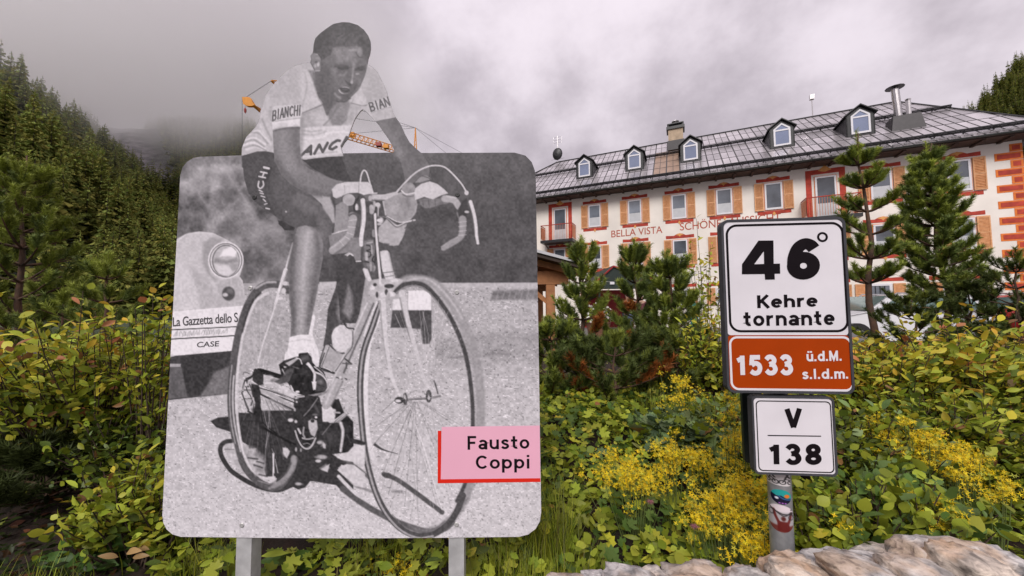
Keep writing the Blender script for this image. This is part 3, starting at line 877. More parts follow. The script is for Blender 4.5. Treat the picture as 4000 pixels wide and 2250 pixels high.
    c.line([(985, 765), (1005, 790), (1030, 806)], 18, 150, 9, .9); c.ell((1065, 800), 24, 14, 118, 10, .7); c.line([(1060, 785), (1110, 785)], 10, 88, 6, .8)
    c.line([(900, 560), (940, 600), (950, 660)], 30, 112, 24, .6); c.ell((960, 575), 26, 30, 128, 20, .6)
    c.line([(1005, 836), (1080, 838), (1130, 806)], 12, 74, 6, .8)
    # ear and hair
    c.poly([(783, 372), (781, 345), (786, 300), (800, 240), (850, 190), (910, 145), (970, 105), (1050, 88), (1120, 90), (1200, 115), (1260, 160), (1300, 215), (1322, 270), (1325, 340), (1314, 395), (1296, 440), (1282, 420), (1262, 370), (1240, 340), (1200, 326), (1150, 318), (1060, 316), (1000, 322), (975, 345), (962, 400), (940, 440), (905, 462), (876, 500), (852, 470), (840, 410), (815, 388)], 88, 4, noise=9)
    c.poly([(960, 220), (1100, 200), (1220, 240), (1190, 315), (1060, 312), (980, 300)], 100, 26, .7, noise=10)
    c.line([(820, 330), (850, 240), (930, 180)], 40, 74, 26, .8); c.line([(1240, 260), (1290, 320), (1290, 400)], 28, 74, 16, .8)
    for q in range(9):
        c.line([(960 + q * 30, 300 - q * 3), (990 + q * 30, 240), (1040 + q * 26, 205)], 5, 118 if q % 2 else 72, 5, .5)
    c.poly([(756, 408), (778, 382), (820, 388), (846, 425), (852, 490), (842, 548), (815, 552), (785, 505), (764, 455)], 150, 4)
    c.ell((800, 430), 18, 26, 112, 8, .9); c.ell((825, 490), 18, 34, 196, 7, .9); c.ell((800, 480), 10, 26, 120, 6, .7); c.line([(765, 420), (775, 395), (815, 393)], 8, 186, 5)
    c.line([(852, 470), (858, 540)], 14, 84, 8, .8)
    # ---- handlebars, bottles, gloves
    B()
    c.poly([(1000, 490), (1060, 462), (1115, 470), (1112, 690), (1060, 715), (1010, 735), (985, 640)], 148, 5, noise=5)
    c.poly([(930, 800), (1020, 740), (1120, 715), (1200, 720), (1240, 800), (1225, 1020), (1188, 1010), (1160, 950), (1100, 935), (1020, 945), (960, 940)], 134, 5, noise=6)
    c.line([(960, 760), (1080, 725), (1110, 715)], 9, 205, 4); c.line([(1085, 955), (1130, 938), (1160, 960)], 10, 205, 4)
    c.poly([(1120, 470), (1210, 390), (1340, 390), (1340, 560), (1240, 620), (1130, 600)], 92, 8, .9, noise=12)
    c.poly([(1190, 620), (1340, 560), (1370, 800), (1330, 900), (1260, 900), (1190, 720)], 88, 10, .9, noise=14)
    c.line([(1300, 850), (1290, 1000), (1330, 1180)], 90, 100, 10, .95, noise=18)
    for (x, y, rx, ry, v) in [(1290, 960, 22, 60, 178), (1330, 880, 14, 40, 170), (1365, 970, 14, 60, 72), (1310, 1030, 12, 40, 68), (1350, 1080, 20, 30, 170), (1290, 860, 18, 20, 72), (1340, 760, 26, 50, 80), (1420, 630, 24, 30, 204), (1400, 600, 12, 14, 90), (1345, 500, 34, 60, 186), (1395, 490, 20, 22, 200), (1330, 420, 20, 26, 190), (1190, 510, 18, 34, 200), (1205, 560, 14, 16, 74)]:
        c.ell((x, y), rx, ry, v, 6, .9)
    c.line([(1340, 405), (1440, 408), (1560, 385)], 44, 196, 5); c.line([(1350, 428), (1560, 402)], 10, 130, 6, .8)
    c.poly([(1440, 450), (1500, 400), (1620, 360), (1740, 380), (1765, 480), (1750, 560), (1690, 640), (1600, 650), (1490, 590), (1455, 540)], 166, 5, noise=14)
    c.poly([(1400, 700), (1480, 610), (1580, 680), (1665, 660), (1640, 760), (1590, 850), (1540, 872), (1420, 832), (1392, 770)], 176, 5, noise=10)
    c.line([(1470, 600), (1560, 680), (1650, 650), (1740, 628)], 11, 206, 4); c.line([(1480, 620), (1560, 695), (1600, 700)], 7, 100, 4, .8)
    c.poly([(1615, 300), (1660, 275), (1720, 285), (1745, 330), (1735, 375), (1660, 385), (1615, 360)], 150, 4, noise=8)
    c.line([(1612, 345), (1660, 385), (1735, 372)], 9, 205, 4); c.ell((1680, 315), 36, 20, 170, 6, .8)
    # right glove and drop
    c.poly([(1780, 430), (1900, 415), (1960, 425), (2060, 400), (2050, 470), (1950, 490), (1900, 510), (1830, 515), (1790, 480)], 126, 5, noise=10)
    for x in (1815, 1870, 1930):
        c.line([(x, 440), (x + 5, 500)], 5, 90, 4, .8)
    c.poly([(1735, 335), (1800, 285), (1880, 262), (1950, 285), (2010, 330), (2055, 375), (1990, 392), (1910, 432), (1830, 408), (1740, 440)], 206, 4, noise=5)
    c.poly([(1740, 270), (1800, 215), (1850, 205), (1895, 240), (1860, 252), (1790, 275)], 158, 6, .9, noise=10); c.line([(1730, 280), (1800, 212), (1890, 240)], 6, 78, 4, .7)
    c.line([(2020, 425), (2110, 440), (2155, 500)], 62, 176, 5); c.line([(2040, 400), (2130, 420)], 10, 205, 6, .8)
    c.poly([(2145, 530), (2190, 450), (2230, 420), (2250, 560), (2210, 600), (2155, 600)], 72, 5); c.ell((2230, 550), 22, 12, 196, 5); c.line([(2140, 560), (2150, 600)], 10, 130, 5)
    c.line([(2190, 620), (2192, 700), (2175, 780), (2120, 830), (2010, 895)], 72, 156, 6, w2=44)
    for y in (640, 680, 725, 765):
        c.line([(2155, y + 8), (2225, y)], 7, 196, 4, .8)
    c.line([(1990, 880), (2080, 820), (2140, 790)], 10, 205, 6, .7)
    c.line([(2265, 455), (2300, 580), (2318, 700), (2322, 770), (2335, 845)], 34, 214, 4, w2=26); c.line([(2250, 470), (2285, 600), (2302, 740)], 7, 120, 4, .8)
    c.line([(1560, 372), (1640, 282), (1740, 185), (1840, 130), (1930, 112), (2020, 128), (2100, 195), (2180, 285), (2225, 360)], 15, 206, 3); c.ell((2228, 370), 20, 22, 210, 4)
    # left glove, lever, drop
    c.poly([(958, 335), (1000, 290), (1080, 268), (1200, 266), (1300, 268), (1332, 300), (1352, 368), (1390, 368), (1380, 380), (1300, 382), (1258, 392), (1212, 370), (1120, 376), (1062, 402), (1010, 432), (968, 405)], 206, 4, noise=5)
    c.line([(1060, 400), (1120, 378), (1210, 372)], 7, 96, 4); c.line([(1075, 300), (1080, 370)], 6, 172, 5); c.line([(1215, 270), (1210, 370)], 8, 160, 5)
    c.ell((1120, 440), 60, 52, 190, 5); c.ell((1130, 445), 34, 34, 168, 8); c.line([(1180, 430), (1165, 520), (1200, 560)], 9, 74, 4); c.poly([(980, 430), (1060, 400), (1050, 470), (990, 480)], 104, 6)
    c.line([(1150, 590), (1150, 690), (1110, 790), (1040, 860), (970, 915)], 76, 166, 6, w2=66)
    for (x, y) in ((1150, 650), (1140, 700), (1120, 745)):
        c.line([(x - 36, y - 6), (x + 34, y + 14)], 7, 205, 4, .8)
    c.line([(960, 890), (1030, 835), (1090, 775)], 12, 205, 8, .8); c.line([(990, 940), (1080, 870), (1150, 780)], 12, 110, 8, .8)
    c.line([(1250, 440), (1256, 560), (1250, 660), (1238, 760), (1232, 855)], 40, 222, 4, w2=30); c.line([(1232, 460), (1238, 620), (1225, 750)], 7, 120, 4, .8)
    c.line([(1225, 370), (1226, 260), (1240, 185), (1264, 158), (1290, 190), (1322, 300)], 14, 206, 3)
    # stem, head tube, fork crown
    c.poly([(1410, 925), (1470, 900), (1500, 940), (1530, 1100), (1555, 1180), (1470, 1185), (1440, 1120), (1420, 1000)], 206, 5, noise=4)
    c.line([(1525, 930), (1540, 1050), (1560, 1160)], 14, 120, 10, .6); c.line([(1440, 1130), (1545, 1120)], 8, 140, 5); c.line([(1460, 1170), (1560, 1160)], 9, 130, 5)
    c.line([(1265, 1095), (1300, 1195)], 32, 206, 5)
    D_()
    c.poly([(150, 470), (230, 455), (360, 450), (420, 465), (350, 530), (300, 600), (225, 605), (160, 560)], 186, 5, noise=10)
    for (x, y, rx, ry, v) in [(180, 522, 18, 18, 214), (200, 500, 14, 12, 70), (262, 575, 26, 18, 214), (330, 570, 22, 18, 216), (305, 510, 36, 16, 66), (240, 500, 16, 20, 205), (285, 555, 12, 22, 70), (345, 470, 30, 12, 210), (215, 575, 10, 22, 74), (300, 580, 14, 26, 180)]:
        c.ell((x, y), rx, ry, v, 5, .95)
    c.line([(150, 470), (130, 560), (100, 700), (85, 740)], 50, 168, 6, w2=10); c.line([(215, 630), (160, 760), (120, 880)], 16, 210, 5); c.line([(190, 620), (130, 760)], 12, 96, 5)
    c.line([(203, -30), (210, 150), (225, 330), (240, 500)], 13, 216, 3); c.line([(212, 60), (228, 330)], 5, 130, 3, .7)
    # down tube
    c.line([(165, 620), (90, 800), (20, 960), (-60, 1150), (-120, 1290), (-175, 1400)], 72, 172, 5, w2=60, noise=5)
    c.line([(190, 640), (110, 830), (30, 1010), (-90, 1290)], 12, 96, 6, .9); c.line([(140, 640), (60, 820), (-20, 1000), (-120, 1230)], 12, 212, 7, .8)
    c.line([(-25, 1050), (25, 1090)], 12, 80, 4); c.line([(-70, 1170), (-10, 1205)], 10, 90, 4)
    # bottle on the frame
    C_()
    c.poly([(1300, 830), (1350, 795), (1420, 810), (1446, 870), (1435, 960), (1360, 1010), (1290, 960), (1285, 880)], 206, 5, noise=4)
    c.poly([(1275, 960), (1360, 1010), (1370, 1040), (1300, 1150), (1215, 1130), (1235, 1050)], 186, 5, noise=5)
    c.line([(1270, 945), (1330, 1005), (1380, 1010)], 12, 84, 4); c.line([(1240, 940), (1200, 1110), (1300, 1160)], 10, 84, 4); c.line([(1380, 780), (1400, 820), (1449, 830)], 16, 70, 5); c.line([(1375, 800), (1405, 830), (1445, 834)], 6, 220, 3)
    c.line([(1292, 960), (1284, 880), (1302, 830), (1350, 796), (1400, 800)], 7, 92, 4, .9); c.line([(1446, 850), (1440, 960), (1385, 1040), (1320, 1140)], 8, 96, 4, .9); c.line([(1270, 965), (1238, 1050), (1216, 1128), (1300, 1152)], 7, 84, 4, .9)
    c.poly([(1275, 970), (1360, 1012), (1368, 1040), (1302, 1146), (1220, 1126), (1238, 1050)], 168, 5, .8, noise=6); c.line([(1330, 830), (1315, 900), (1330, 960)], 24, 226, 12, .8)
    # ---- sock, shoe, pedal, chain
    c.poly([(975, 890), (1050, 872), (1118, 872), (1138, 905), (1155, 1010), (1090, 1010), (1020, 1035), (945, 1068), (960, 980)], 224, 4, noise=4)
    c.line([(980, 925), (1060, 910), (1130, 915)], 7, 190, 6, .7)
    c.poly([(895, 1095), (960, 1050), (1050, 1010), (1110, 1005), (1145, 1080), (1230, 1150), (1262, 1250), (1235, 1300), (1110, 1335), (1010, 1300), (960, 1230), (915, 1190)], 48, 4, noise=8)
    for (P_, w_, v) in [([(940, 1110), (1000, 1070), (1040, 1048), (1062, 1080)], 18, 206), ([(1105, 1090), (1150, 1150), (1165, 1200), (1155, 1260)], 18, 210), ([(1160, 1110), (1225, 1170), (1252, 1250)], 10, 196), ([(960, 1180), (980, 1220), (1000, 1290), (1050, 1325)], 9, 200), ([(1000, 1110), (1060, 1130)], 10, 110), ([(1060, 1180), (1110, 1220)], 26, 82), ([(1175, 1210), (1215, 1240)], 26, 96), ([(920, 1130), (940, 1170)], 8, 180)]:
        c.line(P_, w_, v, 4, .95)
    c.poly([(700, 1150), (740, 1130), (780, 1160), (780, 1230), (740, 1260), (700, 1230)], 52, 5)
    c.line([(720, 1138), (820, 1165), (920, 1192)], 26, 46, 3); c.line([(650, 1215), (700, 1180), (730, 1140)], 12, 60, 4)
    c.line([(700, 1240), (840, 1300), (1020, 1370)], 30, 66, 4); c.line([(700, 1228), (850, 1295), (1010, 1362)], 9, 204, 3); c.line([(780, 1230), (880, 1225)], 8, 200, 4); c.line([(730, 1255), (860, 1330), (1000, 1410)], 7, 120, 3)
    for (P_, w_, v) in [([(640, 1210), (625, 1290), (650, 1400), (690, 1470)], 8, 80), ([(660, 1200), (655, 1280), (690, 1340), (710, 1430)], 9, 70), ([(650, 1240), (690, 1300)], 12, 196), ([(620, 1270), (640, 1340)], 7, 196), ([(660, 1160), (640, 1180)], 6, 200), ([(700, 1240), (740, 1330), (745, 1480)], 34, 60), ([(690, 1300), (700, 1400), (690, 1450)], 7, 200), ([(820, 1340), (850, 1430)], 5, 120), ([(880, 1350), (900, 1440)], 5, 110), ([(920, 1380), (935, 1450)], 5, 110)]:
        c.line(P_, w_, v, 3, .9)
    E_()
    c.poly([(1010, 110), (1130, 100), (1200, 120), (1205, 330), (1190, 430), (1130, 500), (1070, 490), (1020, 400), (1000, 240)], 58, 5, noise=10)
    c.line([(770, 340), (880, 400), (1020, 470)], 9, 46, 3); c.line([(760, 200), (780, 310), (880, 390)], 7, 44, 3)
    c.line([(1105 + 66 * math.cos(t), 385 + 108 * math.sin(t)) for t in np.linspace(0, 6.283, 26)], 13, 138, 4, .9, noise=30)
    c.line([(1108 + 48 * math.cos(t), 385 + 84 * math.sin(t)) for t in np.linspace(.6, 4.2, 18)], 5, 110, 3, .8)
    c.line([(1120, 150), (1140, 280), (1160, 420)], 18, 176, 4, w2=10); c.line([(1128, 160), (1150, 300), (1168, 410)], 5, 60, 3)
    for q in range(5):
        t = .5 + q * 1.257
        c.line([(1110, 385), (1110 + 58 * math.cos(t), 385 + 96 * math.sin(t))], 8, 120, 4, .8)
    c.ell((1112, 385), 13, 18, 196, 5); c.ell((1085, 470), 22, 12, 180, 6, .8); c.ell((985, 285), 18, 10, 176, 8, .7); c.ell((1030, 130), 14, 14, 190, 5, .8)
    c.line([(1190, 120), (1140, 190), (1080, 280)], 7, 130, 4, .8)
    c.poly([(1215, 185), (1300, 200), (1310, 290), (1240, 300), (1215, 280)], 200, 6, noise=8)
    c.poly([(1290, 140), (1340, 130), (1380, 230), (1449, 300), (1449, 510), (1380, 530), (1280, 510), (1240, 420), (1310, 300), (1320, 210)], 52, 5, noise=8)
    c.line([(1350, 310), (1375, 400), (1360, 500)], 22, 196, 5); c.line([(1310, 290), (1380, 240), (1400, 235)], 9, 200, 4); c.line([(1320, 300), (1230, 390)], 6, 150, 4); c.line([(1420, 330), (1449, 440)], 10, 96, 5); c.ell((1205, 240), 14, 70, 66, 5)
    c.line([(1220, 180), (1265, 200), (1250, 230)], 16, 66, 4)
    # lettering on the shorts
    B()
    for P_, w_ in [([(318, 130), (362, 140)], 22), ([(285, 172), (345, 184)], 14), ([(270, 215), (330, 228)], 14), ([(318, 178), (300, 222)], 14), ([(268, 262), (262, 310), (285, 328), (312, 300), (308, 262)], 14), ([(272, 345), (300, 360)], 12), ([(280, 372), (310, 380)], 10), ([(290, 400), (325, 410)], 11), ([(310, 430), (332, 452)], 10), ([(322, 480), (345, 470)], 10), ([(335, 515), (368, 522)], 12)]:
        c.line(P_, w_, 214, 3, .95)
    # ---- close detail: spokes
    D_()
    for k in range(30):
        t = 6.283 * k / 30 + .08
        ex, ey = 525 + 388 * math.cos(t), 1440 + 900 * math.sin(t)
        hx = (428, 1352) if k % 2 else (600, 1332)
        c.line([hx, (ex, ey)], 3, 214 if ey < 1345 else (132 if k % 3 else 226), 3, .42, smooth=False)
    C_()
    for k in range(22):
        t = 6.283 * k / 22 + .1
        ex, ey = 775 + 185 * math.cos(t), 1245 + 680 * math.sin(t)
        c.line([(745, 1240), (ex, ey)], 3, 206 if ey < 1500 else 150, 3, .30, smooth=False)
    # ---- close detail: pedals, shoes, chain
    c.to(900, 1380, .27601)
    c.poly([(780, -20), (970, -20), (960, 60), (900, 110), (830, 170), (755, 130)], 222, 3)
    c.poly([(1140, -20), (1228, -20), (1252, 190), (1212, 192), (1160, 112)], 218, 3)
    c.line([(300, 420), (500, 540), (700, 650), (915, 800)], 78, 172, 4, w2=40)
    c.line([(300, 395), (480, 500), (690, 600)], 12, 222, 4, .9)
    c.line([(410, 570), (650, 690), (885, 800)], 26, 60, 4)
    c.line([(380, 480), (640, 560), (905, 685)], 14, 60, 3); c.line([(640, 578), (780, 630), (900, 680)], 13, 220, 3)
    c.poly([(700, 470), (770, 478), (830, 500), (900, 590), (915, 640), (800, 590), (690, 520)], 202, 5, noise=24)
    c.poly([(310, 300), (390, 216), (450, 250), (436, 330), (470, 440), (400, 452), (330, 400)], 66, 4, noise=8)
    c.poly([(380, 213), (432, 213), (742, 308), (732, 348), (430, 262)], 46, 3)
    c.ell((545, 345), 62, 36, 192, 8, .9); c.line([(500, 425), (645, 412)], 18, 212, 4); c.ell((620, 385), 55, 28, 126, 8, .9, noise=20)
    c.poly([(740, 330), (800, 222), (900, 206), (885, 290), (830, 402), (700, 442), (620, 402)], 92, 6, noise=22)
    c.poly([(690, 160), (760, 102), (900, 58), (980, 40), (1010, 18), (1100, 0), (1150, 60), (1162, 132), (1090, 142), (1010, 162), (900, 182), (800, 192)], 62, 4, noise=8)
    c.poly([(1010, 30), (1090, 20), (1120, 80), (1060, 120), (1000, 100)], 96, 8, .8, noise=12)
    c.poly([(775, 142), (920, 70), (962, 75), (900, 132), (830, 178)], 184, 4, noise=10); c.line([(930, 64), (986, 86), (1012, 150)], 15, 204, 3)
    c.poly([(828, 402), (880, 290), (990, 200), (1090, 168), (1182, 260), (1202, 420), (1182, 520), (1110, 592), (1000, 582), (900, 522), (848, 452)], 50, 4, noise=8)
    c.ell((1060, 260), 60, 50, 78, 24, .7); c.line([(880, 310), (1000, 290), (1130, 320)], 6, 86, 5, .7); c.ell((1030, 430), 10, 10, 110, 5, .6)
    c.poly([(1205, 282), (1300, 290), (1370, 380), (1382, 470), (1330, 532), (1200, 542)], 82, 4, noise=10); c.ell((1272, 400), 42, 30, 124, 12, .9); c.line([(1225, 440), (1320, 470)], 8, 60, 4)
    c.line([(1100, 148), (1160, 228), (1192, 300), (1186, 400)], 40, 210, 4, w2=34); c.poly([(1152, 402), (1218, 400), (1206, 512), (1172, 522)], 216, 4)
    c.line([(1200, 268), (1292, 308), (1362, 392), (1378, 482)], 27, 204, 4, w2=14); c.line([(1215, 300), (1300, 340), (1345, 420)], 6, 60, 3, .8)
    c.poly([(1100, 592), (1300, 552), (1384, 520), (1330, 590), (1200, 612)], 142, 4, noise=20)
    c.line([(855, 458), (884, 512)], 15, 216, 3); c.ell((950, 545), 30, 17, 216, 4); c.line([(900, 578), (960, 615), (1042, 610)], 17, 208, 4); c.ell((1090, 620), 26, 18, 70, 4)
    c.poly([(296, 430), (400, 450), (432, 560), (402, 640), (432, 760), (402, 885), (330, 862), (352, 700), (300, 560)], 58, 5, noise=12)
    for P_, w_, v in [([(180, 300), (200, 268), (270, 290)], 9, 90), ([(220, 360), (290, 330), (330, 300)], 20, 56), ([(235, 362), (200, 402), (212, 470)], 17, 70), ([(182, 540), (160, 560), (192, 640), (262, 800)], 16, 78), ([(270, 440), (302, 520), (322, 620), (292, 740)], 17, 74), ([(196, 520), (285, 520)], 13, 62), ([(190, 642), (322, 640)], 11, 78), ([(250, 820), (300, 850)], 26, 60), ([(470, 800), (500, 950), (540, 1080)], 10, 130), ([(560, 800), (545, 950), (530, 1100), (500, 1330)], 9, 150)]:
        c.line(P_, w_, v, 3, .95)
    for x, y, rx, ry, v in [(215, 440, 15, 26, 218), (210, 560, 26, 26, 204), (232, 622, 20, 20, 198), (322, 645, 13, 24, 212), (300, 760, 14, 18, 190), (250, 470, 12, 14, 60), (285, 570, 12, 20, 180)]:
        c.ell((x, y), rx, ry, v, 4, .9)
    c.poly([(500, 640), (620, 650), (760, 740), (880, 800), (640, 805), (450, 815), (420, 720)], 178, 6, .55, noise=30)
    for q in range(5):
        c.line([(500 + q * 65, 660 + q * 26), (560 + q * 70, 800)], 7, 92, 4, .7)
    c.poly([(905, 700), (960, 640), (1240, 600), (1282, 700), (1302, 960), (1252, 1062), (1192, 1252), (1062, 1352), (958, 1252), (918, 1082), (958, 960)], 62, 5, noise=14)
    c.ell((935, 660), 24, 22, 84, 4); c.ell((930, 635), 12, 10, 214, 4); c.ell((938, 688), 14, 12, 210, 4)
    c.line([(1232, 640), (1130, 785), (1040, 885)], 15, 136, 4); c.line([(1200, 740), (1240, 830)], 26, 96, 8, .8)
    c.poly([(1100, 962), (1150, 930), (1222, 950), (1237, 1062), (1192, 1182), (1140, 1152), (1108, 1062)], 186, 5, noise=14); c.ell((1162, 958), 27, 24, 58, 4)
    c.line([(1040, 1050), (1030, 1140), (1052, 1190)], 24, 156, 4); c.line([(960, 1072), (992, 1130)], 28, 194, 4)
    c.line([(918, 1100), (958, 1222), (1018, 1322), (1090, 1352), (1150, 1312), (1204, 1202)], 21, 190, 4); c.ell((1082, 1262), 62, 42, 54, 6); c.line([(1020, 1200), (1092, 1216), (1172, 1200)], 19, 182, 4); c.line([(1030, 1285), (1090, 1272), (1130, 1290)], 10, 150, 4)
    c.ell((850, 948), 36, 24, 206, 5); c.ell((926, 966), 20, 22, 200, 5); c.ell((1212, 906), 18, 15, 218, 4); c.ell((1195, 870), 40, 14, 110, 6)
    c.line([(440, 1040), (620, 1140), (860, 1270)], 30, 44, 6); c.line([(330, 800), (400, 960), (470, 1060)], 60, 52, 10, .8)
    c.poly([(1400, 720), (1482, 648), (1542, 690), (1562, 812), (1450, 782)], 58, 4); c.poly([(1296, 762), (1370, 742), (1450, 792), (1472, 962), (1308, 968)], 208, 4, noise=8)
    c.line([(1470, 835), (1545, 842)], 24, 176, 4); c.line([(1290, 735), (1370, 780)], 14, 58, 4)
    c.poly([(1310, 1000), (1500, 980), (1650, 958), (1702, 1052), (1745, 1202), (1692, 1372), (1560, 1404), (1400, 1344), (1330, 1182)], 58, 5, noise=10)
    c.ell((1440, 1190), 86, 116, 84, 40, .8, noise=10); c.poly([(1470, 975), (1622, 848), (1662, 870), (1530, 985)], 152, 4); c.line([(1500, 960), (1640, 850)], 9, 206, 3)
    c.line([(1562, 990), (1592, 1122), (1560, 1384)], 46, 200, 6, w2=36); c.line([(1420, 1005), (1300, 1152)], 15, 116, 4); c.line([(1650, 1150), (1700, 1260)], 12, 110, 6, .7)
    c.ell((1262, 1262), 30, 18, 196, 6); c.ell((1326, 1312), 17, 30, 200, 6); c.line([(1700, 1232), (1890, 1275)], 46, 64, 5)
    c.line([(1565, 330), (1475, 500), (1395, 690), (1350, 745)], 118, 172, 4, w2=100); c.line([(1510, 360), (1420, 540), (1345, 720)], 26, 206, 10, .8); c.line([(1590, 400), (1510, 570), (1430, 740)], 18, 116, 8, .8)
    c.line([(1500, 340), (1580, 365)], 16, 84, 4); c.ell((1556, 345), 20, 20, 206, 4); c.line([(1640, 130), (1640, 210)], 14, 70, 4); c.line([(1590, 140), (1700, 155)], 14, 84, 4)
    c.line([(1290, 205), (1380, 245), (1470, 280)], 22, 52, 4); c.line([(1285, 195), (1380, 225), (1440, 262)], 7, 220, 3); c.line([(1330, 0), (1290, 110), (1250, 210)], 16, 70, 4)
    # ---- close detail: cast shadow and rear tyre
    c.to(820, 1700, .23292)
    c.poly([(2060, 322), (2300, 300), (2400, 190), (2600, 165), (2600, 485), (2400, 452), (2200, 412)], 206, 5, noise=8)
    c.poly([(2150, 545), (2300, 482), (2420, 500), (2600, 640), (2600, 880), (2420, 852), (2250, 655)], 202, 5, noise=10)
    c.line([(2160, 692), (2300, 842), (2450, 982), (2600, 1070)], 58, 206, 5, noise=14)
    c.poly([(258, 150), (400, 128), (440, 300), (470, 402), (360, 412), (280, 322)], 188, 6, noise=26)
    c.line([(250, 235), (400, 240)], 14, 110, 5, .8)
    c.poly([(560, 150), (650, 170), (640, 260), (580, 330)], 176, 6, .9, noise=20); c.poly([(690, 230), (775, 222), (740, 320), (650, 330)], 180, 8, .9, noise=20)
    c.poly([(640, 360), (800, 350), (905, 450), (915, 640), (770, 690), (700, 560)], 172, 10, .85, noise=36)
    for P_ in ([(740, 500), (880, 545)], [(640, 380), (800, 400)], [(830, 660), (960, 690)], [(790, 440), (900, 470)]):
        c.line(P_, 24, 70, 6, .9)
    c.poly([(1220, 208), (1300, 215), (1342, 270), (1290, 392), (1225, 302)], 198, 5); c.ell((1445, 240), 16, 36, 180, 6); c.ell((1525, 250), 14, 26, 170, 6)
    c.ell((1885, 365), 78, 32, 178, 8, .9, noise=20); c.ell((1818, 432), 48, 26, 206, 6); c.poly([(1862, 572), (2008, 482), (1972, 622)], 198, 5); c.ell((1480, 815), 50, 22, 200, 8, .9); c.ell((1850, 120), 46, 30, 176, 10, .9); c.line([(1900, 130), (1930, 210)], 24, 190, 6)
    c.line([(1405, 380), (1385, 560), (1230, 745), (1000, 892)], 92, 150, 8, w2=36); c.line([(1360, 470), (1290, 610), (1140, 745), (980, 850)], 22, 92, 8, .8, w2=14)
    c.line([(1072, 305), (1066, 420), (1060, 705)], 19, 212, 3); c.line([(1095, 440), (1145, 630)], 9, 150, 4); c.line([(1040, 230), (1075, 320)], 10, 170, 4, .7)
    # ---- close detail: handlebar area
    c.to(1260, 700, .28985)
    c.poly([(0, 228), (100, 240), (158, 400), (162, 590), (100, 522), (0, 382)], 174, 8, noise=5)
    c.poly([(178, 352), (290, 290), (342, 382), (342, 682), (150, 722), (172, 562)], 152, 4, noise=5)
    c.line([(145, 735), (230, 705), (340, 682)], 12, 210, 3)
    c.poly([(80, 760), (170, 735), (340, 690), (440, 690), (500, 800), (510, 1105), (450, 1112), (402, 1002), (330, 982), (240, 992), (120, 990)], 138, 4, noise=6)
    c.line([(330, 1030), (370, 1008), (410, 1030)], 16, 206, 3); c.line([(455, 1108), (515, 1104)], 16, 196, 3)
    c.poly([(340, 480), (440, 440), (500, 480), (500, 780), (420, 790), (430, 600)], 96, 6, noise=12)
    c.ell((352, 272), 80, 74, 182, 4, noise=8); c.ell((362, 290), 44, 40, 164, 10, .8)
    c.line([(492, 236), (430, 342), (432, 424), (500, 430)], 26, 68, 4); c.ell((460, 372), 13, 42, 212, 4)
    c.line([(412, 530), (392, 640), (362, 762), (262, 862), (132, 962)], 104, 164, 5, w2=96)
    for a_, b_ in (((350, 560), (455, 545)), ((345, 640), (440, 650)), ((330, 720), (415, 750)), ((300, 770), (380, 820)), ((230, 830), (290, 900))):
        c.line([a_, b_], 9, 206, 4, .8)
    c.line([(110, 930), (220, 850), (300, 780)], 16, 206, 10, .7); c.line([(160, 1005), (290, 920), (390, 800)], 16, 112, 8, .8)
    c.poly([(560, 218), (692, 208), (692, 292), (600, 302)], 108, 5, noise=12); c.ell((642, 258), 26, 36, 184, 5)
    c.poly([(570, 300), (680, 300), (690, 660), (640, 760), (570, 700)], 88, 6, noise=12)
    c.line([(692, 242), (820, 246), (985, 205)], 68, 196, 5); c.line([(700, 272), (830, 280)], 12, 128, 6, .8)
    c.line([(540, 292), (556, 420), (550, 600), (520, 782), (522, 885)], 56, 218, 4, w2=50); c.line([(515, 300), (530, 450), (525, 620)], 8, 150, 4, .8)
    c.ell((742, 342), 34, 27, 204, 4); c.line([(660, 372), (662, 442)], 58, 180, 5); c.line([(720, 382), (708, 444)], 26, 68, 4); c.line([(752, 382), (746, 500)], 16, 192, 4)
    c.poly([(828, 302), (960, 222), (1080, 192), (1242, 242), (1254, 382), (1204, 502), (1052, 584), (960, 542), (848, 482)], 160, 4, noise=16)
    c.ell((960, 400), 70, 60, 176, 26, .7); c.ell((1140, 380), 60, 90, 148, 26, .7); c.line([(1150, 260), (1160, 340)], 40, 122, 12, .8); c.line([(815, 300), (850, 480)], 12, 202, 5)
    c.ell((1160, 125), 90, 80, 146, 4, noise=16); c.ell((1190, 100), 44, 34, 168, 10, .8); c.line([(1070, 160), (1130, 202), (1242, 182)], 17, 210, 3); c.line([(1080, 205), (1140, 235), (1220, 225)], 16, 104, 5, .8)
    c.poly([(758, 652), (860, 562), (980, 642), (1112, 642), (1082, 782), (1022, 892), (900, 892), (760, 842)], 178, 4, noise=10)
    c.line([(740, 500), (860, 520), (990, 642), (1120, 600)], 16, 120, 4, .9); c.line([(870, 500), (1040, 580), (1246, 548)], 13, 212, 3); c.line([(1110, 660), (1160, 620), (1215, 560)], 12, 92, 4); c.ell((765, 555), 36, 22, 210, 5); c.ell((765, 605), 30, 16, 196, 5)
    c.poly([(562, 832), (682, 818), (704, 900), (690, 1250), (612, 1202), (556, 1052)], 126, 5, noise=16)
    for P_, w_, v in [([(595, 890), (640, 900), (650, 940), (600, 960)], 18, 62), ([(600, 970), (650, 990), (640, 1040), (600, 1050)], 16, 62), ([(690, 1040), (670, 1090), (700, 1120)], 18, 60), ([(590, 1000), (595, 1080)], 36, 186), ([(660, 900), (665, 1000)], 20, 180), ([(650, 1130), (650, 1230)], 26, 168), ([(600, 860), (670, 850)], 18, 178), ([(580, 1110), (620, 1120)], 20, 66), ([(690, 700), (690, 760)], 44, 150)]:
        c.line(P_, w_, v, 4, .9)
